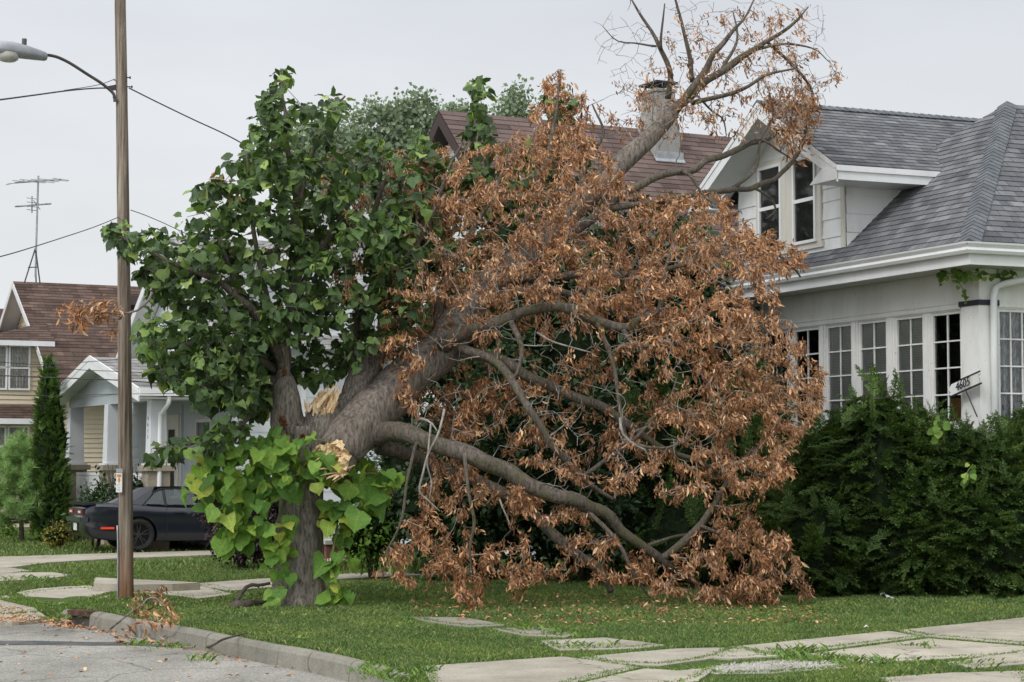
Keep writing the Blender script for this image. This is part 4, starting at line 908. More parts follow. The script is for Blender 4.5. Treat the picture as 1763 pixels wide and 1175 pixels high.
b = MB(); b.slab([TH.p(2.35, 2.6, 6.32), TH.p(2.35, 3.1, 6.32), TH.p(2.75, 3.1, 6.62), TH.p(2.75, 2.6, 6.62)], nrm(-TH.u * .7 + up), .16); obj('roof_vent', b, M['brownshingle2'], rf4)
# brown roof of one more house, edge of the frame
q0 = P(-6, 530, 70); FH = Frame(q0, 28.0); h5 = thing('brown_house', FH.p(0, 0, 0), 'brown shingled roof of a house peeking in at the left edge', 'house')
b = MB(); b.box(FH, -3, 4, -6, 3.2, 0, 5.0); obj('wall', b, M['tansiding'], h5)
b = MB(); shingled(b, FH.p(-3.4, -6.4, 5.0), FH.p(-3.4, 3.5, 5.0), FH.p(.4, -6.4, q0[2]), FH.p(.4, 3.5, q0[2]), 24); shingled(b, FH.p(4.2, 3.5, 5.0), FH.p(4.2, -6.4, 5.0), FH.p(.4, 3.5, q0[2]), FH.p(.4, -6.4, q0[2]), 24); obj('roof', b, M['brownshingle'], h5, uv=True)

# ------------------------------------------------------------------ trees and plants: helpers
def sample(poly, n, r, dens=None):
    xs = [p_[0] for p_ in poly]; ys = [p_[1] for p_ in poly]; X = []; Y = []; c = 0
    while c < n:
        x = r.uniform(min(xs), max(xs), n); y = r.uniform(min(ys), max(ys), n); ok = inpoly(x, y, poly)
        if dens is not None: ok &= r.uniform(0, 1, n) < dens(x, y)
        X.append(x[ok]); Y.append(y[ok]); c += ok.sum()
    return np.concatenate(X)[:n], np.concatenate(Y)[:n]
def limb(mb, pp, hw, sides=10, n=None, rough=0.035, r=None, nodes=None, wob=0.35, rn=.10):
    """limb from (px, py, Y) stations and half widths in pixels; returns its centre line"""
    W = np.array([P(*q) for q in pp]); Y = np.array([q[2] for q in pp]); R_ = np.array(hw) / F * Y
    L = np.linalg.norm(np.diff(W, axis=0), axis=1).sum(); n = n or max(8, int(L / 0.09))
    S_ = spline(np.column_stack([W, R_]), n); S_[:, 3] = np.maximum(S_[:, 3], 0.003)
    if r is not None:
        j = r.normal(0, 1, (n, 3)); 
        for _ in range(4): j = (j + np.roll(j, 1, 0) + np.roll(j, -1, 0)) / 3
        j *= 3.0 * np.linspace(0, 1, n)[:, None] ** .3; S_[:, :3] += j * S_[:, 3:4] * wob
        k = r.normal(0, 1, n)
        for _ in range(3): k = (k + np.roll(k, 1) + np.roll(k, -1)) / 3
        S_[:, 3] *= 1 + rn * k
    v_, f_ = tube(S_[:, :3], S_[:, 3], sides, rough, r); mb.add(v_, f_)
    if nodes is not None: nodes.append(S_)
    return S_
def grow(nodes, targets, r, first=0.12, bend=0.16, r0=0.012, r1=0.005, step=0.16, sag=0.0):
    """join every target to the nearest wood already there; returns list of (points, radii)"""
    NP = np.concatenate([n_[::2, :3] for n_ in nodes]); NR = np.concatenate([n_[::2, 3] for n_ in nodes]); paths = []
    order = r.permutation(len(targets)); k1 = int(len(order) * first)
    d0 = np.array([np.min(np.linalg.norm(NP - targets[i], axis=1)) for i in order]); 
    a = order[:k1][np.argsort(d0[:k1])]; b_ = order[k1:][np.argsort(d0[k1:])]
    for q, idx in enumerate(np.concatenate([a, b_])):
        t_ = targets[idx]; d = np.linalg.norm(NP - t_, axis=1) + (NR < 0.004) * 0.05; i = int(np.argmin(d)); s_ = NP[i]; L = np.linalg.norm(t_ - s_)
        if L < 0.05: continue
        m = max(3, int(L / step) + 2); tt = np.linspace(0, 1, m)[:, None]
        off_ = r.normal(0, bend, 3) * L; pts = s_ + (t_ - s_) * tt + off_ * (tt * (1 - tt)) + np.array([0, 0, -sag * L]) * (tt * (1 - tt))
        pts[1:-1] += r.normal(0, 0.012, (m - 2, 3)) + r.normal(0, 0.02, (m - 2, 3)) * min(1, L)
        ra = min(max(NR[i] * 0.6, r1), r0 * (1.0 if q < k1 else 0.55) * (0.6 + 0.6 * min(L, 1.6))); rad = np.linspace(max(ra, r1 * 1.2), r1 * 0.7, m)
        paths.append((pts, rad)); NP = np.vstack([NP, pts[1:]]); NR = np.concatenate([NR, rad[1:]])
    return paths
def twig_mesh(paths, sides=4):
    V = []; Fq = []; o = 0
    for pts, rad in paths:
        v_, f_ = tube(pts, rad, sides); q = np.array([f for f in f_ if len(f) == 4][:(len(pts) - 1) * sides]); V.append(v_); Fq.append(q + o); o += len(v_)
    return np.concatenate(V), np.concatenate(Fq)
def rotz(a):
    R_ = np.zeros((len(a), 3, 3)); R_[:, 0, 0] = np.cos(a); R_[:, 0, 1] = -np.sin(a); R_[:, 1, 0] = np.sin(a); R_[:, 1, 1] = np.cos(a); R_[:, 2, 2] = 1; return R_

# leaf shapes: y along the leaf, z its upper side
DEAD_V = np.array([(0, 0, 0), (-.17, .3, .07), (0, .32, -.02), (.17, .3, .07), (-.2, .62, .04), (0, .64, -.06), (.2, .62, .04), (0, 1.0, -.2)])
DEAD_F = np.array([(0, 2, 1, 0), (0, 3, 2, 0), (1, 2, 5, 4), (2, 3, 6, 5), (4, 5, 7, 4), (5, 6, 7, 5)])
DEAD_F3 = np.array([(0, 2, 1), (0, 3, 2), (1, 2, 5), (1, 5, 4), (2, 3, 6), (2, 6, 5), (4, 5, 7), (5, 6, 7)])
h_ = [(0, .07), (.2, 0.0), (.43, .09), (.52, .30), (.50, .50), (.36, .72), (.15, .88), (.03, 1.0)]
HV = [(0, 0.07, 0.0), (0, .36, -.035), (0, .68, -.05), (0, 1.02, -.16)]
for sg in (-1, 1):
    for x, y in h_[1:7]: HV.append((sg * x * (1.06 if sg > 0 else .96), y + (.02 if sg > 0 else -.02), .16 * x - .14 * y * y + .05 * math.sin(y * 9 + sg * 1.3)))
HEART_V = np.array(HV); _l = [4, 5, 6, 7, 8, 9]; _r = [10, 11, 12, 13, 14, 15]
HEART_F = []
for S_ in (_l, _r):
    ff = [(0, S_[0], S_[1]), (0, S_[1], S_[2]), (0, S_[2], 1), (1, S_[2], S_[3]), (1, S_[3], 2), (2, S_[3], S_[4]), (2, S_[4], S_[5]), (2, S_[5], 3)]
    HEART_F += ff if S_ is _r else [f[::-1] for f in ff]
HEART_F = np.array(HEART_F)
def vary_leaf(seed, k=.035, curl=.16):
    q = np.random.RandomState(seed); V = HEART_V.copy(); V[:, :2] += q.normal(0, k, (len(V), 2)) * (np.arange(len(V)) > 3)[:, None]; V[:, 2] += q.normal(0, k * .8, len(V)) - curl * V[:, 1] ** 2 * q.uniform(.2, 1.6) + .22 * np.abs(V[:, 0]) * q.uniform(-.6, 1.4); V[:, 0] += .12 * V[:, 1] * q.normal(); return V
HEARTS = [vary_leaf(i) for i in range(9)]
def stamp_leaves(R, S, T, r):
    w = r.randint(0, len(HEARTS), len(T)); Vs, Fs, o = [], [], 0
    for k in range(len(HEARTS)):
        m = w == k; v_, f_ = stamp(HEARTS[k], HEART_F, R[m], S[m], T[m]); Vs.append(v_); Fs.append(f_ + o); o += len(v_)
    return np.concatenate(Vs), np.concatenate(Fs)
SMALL_V = np.array([(0, 0, 0), (-.28, .45, .06), (0, 1, -.06), (.28, .45, .06)]); SMALL_F = np.array([(0, 3, 2), (0, 2, 1)])

# ------------------------------------------------------------------ the broken linden: what still stands
TY = 26.05
base = G(514, 1043); lin = thing('broken_tree', base, 'broken green leaved tree still standing by the kerb with splintered torn trunk', 'tree')
r = np.random.RandomState(21)
b = MB(); NG = []
pxm = lambda hw, Y=TY: hw / F * Y
tp = [(513, 1055, TY), (513, 1035, TY), (514, 1000, TY), (516, 950, TY), (519, 890, TY), (520, 830, TY), (519, 775, TY), (520, 735, TY)]
S_ = spline(np.column_stack([[P(*q) for q in tp], np.array([56, 48, 43.5, 41, 38, 36.5, 40, 45]) / F * TY]), 46)
def flare(i, th):
    z = S_[i, 2] - base[2]; k = max(0, 1 - max(z, 0) / 0.75); return 1 + 0.10 * k * k * np.sin(th * 5 + .7) + 0.07 * k * np.sin(th * 3 + 2) + 0.025 * np.sin(th * 9 + z * 3) + .02 * np.sin(th * 4 + z * 2.2)
v_, f_ = tube(S_[:, :3], S_[:, 3], 40, 0.008, r, flare); b.add(v_, f_)
limb(b, [(512, 810, TY), (506, 760, TY - .03), (498, 720, TY - .06), (490, 690, TY - .08), (486, 664, TY - .1), (486, 650, TY - .1)], [28, 32, 30, 24, 20.5, 18], 24, 26, .015, r, None, .1, .03)
limb(b, [(486, 662, TY - .1), (488, 640, TY - .1), (488, 618, TY - .1), (490, 596, TY - .1)], [13, 11.5, 10, 9], 12, 10, .05, r, None, .15, .03)
limb(b, [(522, 800, TY), (540, 750, TY - .02), (552, 722, TY - .04), (558, 704, TY - .05)], [34, 38, 35, 31], 24, 16, .025, r, None, .1, .03)
limb(b, [(530, 790, TY + .05), (566, 750, TY + .15), (592, 705, TY + .25), (618, 655, TY + .35), (650, 610, TY + .4), (668, 560, TY + .4)], [30, 29, 26, 24, 18, 13], 18, 36, .02, r, NG, .15, .04)
tr = obj('trunk', b, M['bark'], lin, smooth=True)
# burl and torn places
b = MB()
def shard(mb, o, d, L, w, t_, r):
    d = nrm(d); a = nrm(np.cross(d, r.normal(0, 1, 3))); c = np.cross(d, a); k = 4; V = []
    for i, f in enumerate((0, .35, .72, 1)):
        ww = w * (1, .9, .62, .12)[i] * r.uniform(.8, 1.15); tt = t_ * (1, .9, .6, .2)[i]; j = r.normal(0, .015, 3) * L
        cpt = o + d * L * f + j; V += [cpt - a * ww - c * tt, cpt + a * ww - c * tt, cpt + a * ww + c * tt, cpt - a * ww + c * tt]
    Fc = [(0, 3, 2, 1), (12, 13, 14, 15)] + [(i * 4 + j, i * 4 + (j + 1) % 4, i * 4 + 4 + (j + 1) % 4, i * 4 + 4 + j) for i in range(3) for j in range(4)]
    mb.add(V, Fc)
def torn(mb, c, nrm_, rad, shd, r, n_sh, lmin, lmax, squash=1.0, ax=None):
    """ragged break: an uneven wood face plus splinters"""
    n_ = nrm(nrm_); a = nrm(np.cross(n_, ax if ax is not None else (0.2, 0.1, 1))); d = np.cross(n_, a); rings = 6; k = 26; V = [c + n_ * r.uniform(-.03, .03)]
    for i in range(1, rings + 1):
        for j in range(k):
            th = 2 * math.pi * j / k; q = rad * i / rings * (1 + (r.uniform(-.12, .12) if i == rings else 0))
            V.append(c + a * math.cos(th) * q + d * math.sin(th) * q * squash + n_ * (r.normal(0, .035) - .05 * (i == rings)))
    Fc = [(0, 1 + j, 1 + (j + 1) % k) for j in range(k)] + [(1 + (i - 1) * k + j, 1 + i * k + j, 1 + i * k + (j + 1) % k, 1 + (i - 1) * k + (j + 1) % k) for i in range(1, rings) for j in range(k)]
    mb.add(V, Fc)
    for _ in range(n_sh):
        th = r.uniform(0, 2 * math.pi); q = rad * math.sqrt(r.uniform(.05, 1)) * .95; o = c + a * math.cos(th) * q + d * math.sin(th) * q * squash - n_ * .04
        shard(mb, o, np.asarray(shd) + r.normal(0, .16, 3), r.uniform(lmin, lmax), r.uniform(.005, .017), r.uniform(.003, .008), r)
cst = P(559, 694, TY - .22)
torn(b, cst, (0.25, -.72, .55), .165, (.42, -.1, .9), r, 90, .03, .15, 1.15)
for k in range(9): shard(b, P(566 + r.uniform(-8, 8), 712 + r.uniform(-8, 4), TY - .3), P(579, 664, TY - .3) - P(560, 718, TY - .3) + r.normal(0, .03, 3), r.uniform(.22, .36), r.uniform(.012, .025), .009, r)
shard(b, P(545, 703, TY - .36), P(578, 662, TY - .36) - P(545, 703, TY - .36), .42, .03, .012, r)
for k in range(14): shard(b, P(532 + r.uniform(-6, 10), 700 + r.uniform(0, 16), TY - .3), (r.uniform(-.4, .1), -.3, 1), r.uniform(.05, .12), .015, .008, r)
obj('torn_wood', b, M['wood'], tr)
scar_m = noisy('raw_orange_wood', (0.2, 0.09, 0.035), (0.36, 0.18, 0.07), 20, .9, .2)
for (x, y, s_) in ((486, 722, .05), (492, 735, .04), (489, 640, .03), (494, 748, .03), (521, 752, .03)):
    b = MB(); c = P(x, y, TY - .35 if x > 500 else TY - .28); torn(b, c, (-.1, -1, .1), s_, (0, -.2, 1), r, 4, .02, .05, 1.5); obj('bark_scar', b, scar_m, tr)
# limbs of the green crown
b = MB()
GL = [
 ([(492, 655, TY), (472, 600, 25.8), (425, 535, 25.4), (375, 490, 25.2), (300, 455, 25.0), (225, 418, 24.9), (192, 402, 24.9)], [9, 8, 7, 6, 4.5, 3, 1.5]),
 ([(490, 640, TY), (500, 540, 26.1), (512, 430, 26.2), (505, 330, 26.2), (492, 220, 26.1), (486, 118, 26.0)], [10, 9, 8, 6, 4, 1.5]),
 ([(505, 520, 26.1), (560, 420, 26.5), (610, 340, 26.7), (640, 250, 26.8)], [8, 6, 5, 2]),
 ([(500, 400, 26.2), (540, 260, 26.3), (575, 185, 26.3), (592, 165, 26.3)], [5, 4, 3, 1.5]),
 ([(474, 672, TY - .1), (440, 702, 25.8), (410, 735, 25.6), (365, 752, 25.4), (310, 768, 25.3), (262, 772, 25.2)], [4.5, 4, 3.5, 3, 2.5, 1.5]),
 ([(476, 640, TY), (420, 610, 25.7), (350, 595, 25.3), (280, 600, 25.1), (248, 590, 25.0)], [8, 6, 5, 3, 1.5]),
 ([(480, 430, 26.0), (420, 437, 25.7), (350, 445, 25.4), (305, 432, 25.2)], [5, 4.5, 3.5, 2]),
 ([(420, 520, 25.5), (380, 420, 25.4), (360, 340, 25.3), (345, 320, 25.3)], [5, 4, 3, 1.5]),
 ([(470, 560, 25.8), (440, 420, 25.8), (430, 300, 25.8), (425, 268, 25.8)], [5, 4.5, 3, 1.5]),
 ([(600, 690, TY + .3), (612, 560, 26.6), (602, 450, 26.8), (560, 360, 26.8)], [6, 5.5, 4.5, 2]),
 ([(655, 605, 26.5), (660, 480, 26.9), (645, 360, 27.0), (700, 265, 27.2)], [7, 6, 5, 2]),
 ([(662, 580, 26.5), (720, 480, 27.4), (760, 380, 28.0), (812, 250, 28.4), (822, 152, 28.5)], [6, 5.5, 4.5, 3.5, 1.5]),
 ([(720, 480, 27.4), (840, 400, 28.8), (930, 300, 29.4), (965, 200, 29.6)], [5.5, 5, 4, 1.5]),
 ([(655, 560, 26.5), (700, 440, 26.9), (740, 330, 27.2), (745, 300, 27.2)], [5, 4.5, 3, 1.5]),
]
for pp, hw in GL: limb(b, pp, hw, 8, None, .03, r, NG, .5)
obj('limbs', b, M['limb'], lin, smooth=True)
GP1 = [(484, 106), (502, 135), (512, 175), (540, 185), (575, 158), (598, 160), (590, 190), (560, 215), (600, 262), (640, 232), (700, 262), (735, 300), (730, 380), (742, 460), (720, 540), (690, 585), (640, 620), (600, 640), (560, 655), (530, 648), (470, 690), (430, 730), (400, 770), (330, 790), (262, 795), (252, 772), (330, 758), (400, 705), (330, 690), (290, 655), (250, 640), (236, 575), (262, 540), (240, 470), (215, 430), (181, 408), (186, 392), (235, 402), (265, 392), (312, 395), (335, 330), (352, 282), (380, 300), (415, 262), (430, 240), (445, 160), (470, 150)]
NG_ = [n_[int(len(n_) * .12):] for n_ in NG]
def depth_green(x, y): return 25.15 + np.clip((x - 240) / 500, 0, 1) * 1.5
def green_gap(x, y):
    g = np.ones_like(x)
    for cx, cy, rx, ry, k in ((345, 470, 45, 22, .8), (455, 430, 45, 30, .85), (470, 500, 40, 30, .7), (590, 470, 25, 25, .7), (560, 560, 30, 25, .6), (300, 560, 30, 40, .5), (290, 440, 30, 15, .6), (380, 345, 25, 20, .7), (640, 300, 40, 30, .5), (600, 540, 40, 40, .5), (300, 730, 60, 30, .8), (430, 610, 40, 30, -.6), (400, 560, 60, 40, -.4), (560, 240, 40, 30, .6), (690, 330, 45, 60, .5), (700, 450, 40, 60, .5), (470, 330, 30, 30, .6), (540, 330, 25, 30, .6), (330, 400, 30, 14, .6), (430, 270, 22, 20, .5), (250, 480, 20, 30, .5), (520, 210, 20, 20, .4)):
        g *= 1 - k * np.exp(-((x - cx) / rx) ** 2 - ((y - cy) / ry) ** 2)
    return np.clip(g * .75, 0, 1)
x, y = sample(GP1, 900, r, green_gap)
Yd = depth_green(x, y) + r.uniform(-.95, 1.05, len(x)); stub = (x > 455) & (x < 610) & (y > 585); Yd = np.where(stub, np.maximum(Yd, 26.5), Yd); tg = np.array([P(*q) for q in zip(x, y, Yd)])
# green shoots standing among the brown leaves
gx = [(822, 150, 10, 9), (824, 190, 16, 8), (822, 240, 20, 10), (826, 300, 25, 12), (830, 350, 30, 12), (960, 175, 22, 8), (965, 215, 28, 10), (960, 270, 40, 14), (950, 320, 40, 14), (880, 300, 40, 12), (1030, 300, 30, 8), (770, 300, 30, 10), (760, 380, 40, 16), (880, 420, 60, 10), (740, 430, 45, 26), (790, 330, 40, 20), (720, 280, 40, 18), (830, 480, 50, 14), (690, 400, 40, 24), (750, 540, 40, 14), (900, 340, 50, 14), (1180, 420, 80, 12), (1150, 370, 60, 9), (700, 480, 40, 18), (1020, 420, 80, 10), (680, 340, 50, 20)]
q = []
for X, Y_, s_, n_ in gx:
    for k in range(n_): q.append(P(X + r.normal(0, s_ * .5), Y_ + r.normal(0, s_ * .6), (28.2 if X > 745 else 27.2) + r.uniform(-.5, 1.0) + (1.0 if X > 900 else 0)))
tg = np.vstack([tg, np.array(q)])
pg = grow(NG_, tg, r, .14, .14, .013, .0045)
def infront(q): X = q[0] / q[1] * F + CX; Y_ = CY - F * ((q[2] - HC) / q[1] - math.tan(PITCH)); return 463 < X < 600 and 598 < Y_ < 745 and q[1] < 26.25
v_, f_ = twig_mesh(pg, 4); objnp('twigs', v_, f_, M['twig'], lin)
# leaves along the outer part of every twig, blades hanging
LP, LD = [], []
for pts, rad in pg:
    m = r.randint(6, 11)
    for k in range(m):
        t_ = 1 - r.beta(1, 2.2) * .9; f_ = t_ * (len(pts) - 1); i = min(int(f_), len(pts) - 2); o = pts[i] + (pts[i + 1] - pts[i]) * (f_ - i)
        d = nrm(pts[-1] - pts[0]) * .35 + r.normal(0, .65, 3) + np.array([0, -.12, -.45])
        if infront(o): continue
        LP.append(o + nrm(d) * r.uniform(.02, .09)); LD.append(d)
LP, LD = np.array(LP), np.array(LD); up = np.column_stack([r.normal(0, .55, len(LP)), r.normal(-.35, .5, len(LP)), np.full(len(LP), 1.0)])
sz = np.clip(r.normal(.115, .036, len(LP)), .05, .2); S3 = np.column_stack([sz * r.uniform(.85, 1.1, len(sz)), sz, sz * r.uniform(.5, 1.8, len(sz))])
v_, f_ = stamp_leaves(basis(LD, r, up), S3, LP, r); cr = objnp('crown', v_, f_, M['greenleaf'], lin, smooth=True, tuv=HEART_V[:, :2])
# bracts and seed stalks: narrow pale green tongues
k = 420; idx = r.randint(0, len(LP), k); d = np.column_stack([r.normal(0, .4, k), r.normal(0, .4, k), -np.ones(k)])
v_, f_ = stamp(SMALL_V * np.array([.45, 1, 1]), SMALL_F, basis(d, r), np.full(k, .12), LP[idx] + r.normal(0, .03, (k, 3))); objnp('bracts', v_, f_, M['limeleaf'], lin)['kind'] = 'stuff'
# lime coloured sprouts on the trunk
b = MB(); NS = []
SL_ = [([(505, 800, 25.85), (470, 770, 25.6), (420, 775, 25.4), (370, 800, 25.3), (352, 830, 25.3)], [4, 3.5, 3, 2, 1]), ([(515, 800, 25.75), (500, 765, 25.5), (525, 757, 25.4), (560, 760, 25.4)], [4, 3, 2.5, 1]), ([(495, 830, 25.8), (450, 850, 25.5), (400, 870, 25.4), (365, 915, 25.3)], [4, 3, 2, 1]),
       ([(545, 830, 25.9), (590, 830, 25.8), (640, 815, 25.8), (672, 830, 25.8)], [4, 3, 2, 1]), ([(548, 860, 25.9), (580, 900, 25.75), (572, 960, 25.7), (575, 1020, 25.7)], [4, 3, 2, 1]), ([(490, 860, 25.75), (475, 910, 25.6), (482, 950, 25.55), (470, 985, 25.6)], [3, 2, 2, 1]), ([(520, 820, 25.7), (530, 800, 25.4), (545, 830, 25.35)], [3, 2, 1])]
for pp, hw in SL_: limb(b, pp, hw, 6, None, .03, r, NS, .4)
obj('sprout_stems', b, noisy('green_stem', (.1, .12, .04), (.18, .2, .07), 8, .7), lin, smooth=True)
PL = [([(345, 800), (375, 770), (440, 755), (490, 746), (560, 752), (580, 770), (572, 800), (530, 825), (480, 835), (450, 900), (432, 935), (370, 925), (372, 880), (390, 850), (340, 840)], 105, (25.15, 25.6)),
      ([(560, 815), (620, 790), (690, 815), (660, 870), (620, 900), (590, 930), (566, 900)], 50, (25.6, 26.1)), ([(478, 880), (515, 890), (505, 930), (490, 950), (470, 985), (462, 960), (480, 920)], 8, (25.4, 25.6)), ([(560, 930), (590, 925), (585, 1000), (600, 1030), (566, 1030)], 7, (25.6, 25.8)), ([(480, 960), (500, 960), (490, 1030), (470, 1030)], 5, (25.5, 25.6))]
tg = np.array([P(x_, y_, r.uniform(*yr)) for poly, n_, yr in PL for x_, y_ in zip(*sample(poly, n_, r))])
pg2 = grow(NS, tg, r, .2, .1, .008, .004); v_, f_ = twig_mesh(pg2, 4); objnp('sprout_twigs', v_, f_, bpy.data.materials['green_stem'], lin)['kind'] = 'stuff'
LP, LD = [], []
for pts, rad in pg2:
    for k in range(r.randint(2, 5)):
        o = pts[-1] + r.normal(0, .06, 3); d = r.normal(0, .45, 3) + np.array([-.1, -.35, -.75]); LP.append(o); LD.append(d)
LP, LD = np.array(LP), np.array(LD); up = np.column_stack([r.normal(0, .45, len(LP)), r.normal(-.8, .4, len(LP)), np.full(len(LP), .9)])
sz = np.clip(r.normal(.17, .06, len(LP)), .06, .30); v_, f_ = stamp_leaves(basis(LD, r, up), np.column_stack([sz * r.uniform(.85, 1.15, len(sz)), sz, sz * r.uniform(.6, 1.8, len(sz))]), LP, r)
objnp('sprout_leaves', v_, f_, M['limeleaf'], lin, smooth=True, tuv=HEART_V[:, :2])

# ------------------------------------------------------------------ the fallen trunk with its dead brown leaves
fb = G(650, 1040); fal = thing('fallen_tree', fb, 'large snapped trunk leaning on the bungalow roof, its branches full of dead brown leaves', 'tree')
r = np.random.RandomState(33); NF = []
b = MB()
trunk_px = [(574, 792, 25.55), (600, 762, 25.7), (640, 712, 25.95), (690, 662, 26.25), (745, 612, 26.6), (800, 545, 27.0), (870, 470, 27.5), (960, 388, 28.1), (1050, 300, 28.7), (1120, 232, 29.2), (1160, 196, 29.5)]
T0 = limb(b, trunk_px, [35, 40, 42, 39, 35, 30, 25, 22, 19, 15, 11], 26, 90, .012, r, NF, .1, .04)
tr2 = obj('trunk', b, M['bark2'], fal, smooth=True)
b = MB(); ax0 = nrm(T0[0, :3] - T0[4, :3]); c0 = P(577, 790, 25.5)
torn(b, T0[0, :3] + ax0 * .02, ax0, .27, ax0 * .75 + np.array([-.25, -.25, -.15]), r, 110, .03, .15)
torn(b, P(578, 792, 25.28), (-.62, -.75, -.1), .2, (-.8, -.2, -.35), r, 70, .03, .14, 1.25)
for px_, py_, tx, ty in ((572, 778, 546, 792), (578, 805, 551, 808), (585, 812, 556, 819), (584, 815, 564, 824), (588, 815, 574, 826)): shard(b, P(px_, py_, 25.3), P(tx, ty, 25.2) - P(px_, py_, 25.3), np.linalg.norm(P(tx, ty, 25.2) - P(px_, py_, 25.3)) * 1.15, .017, .009, r)
obj('torn_wood', b, M['wood'], tr2)
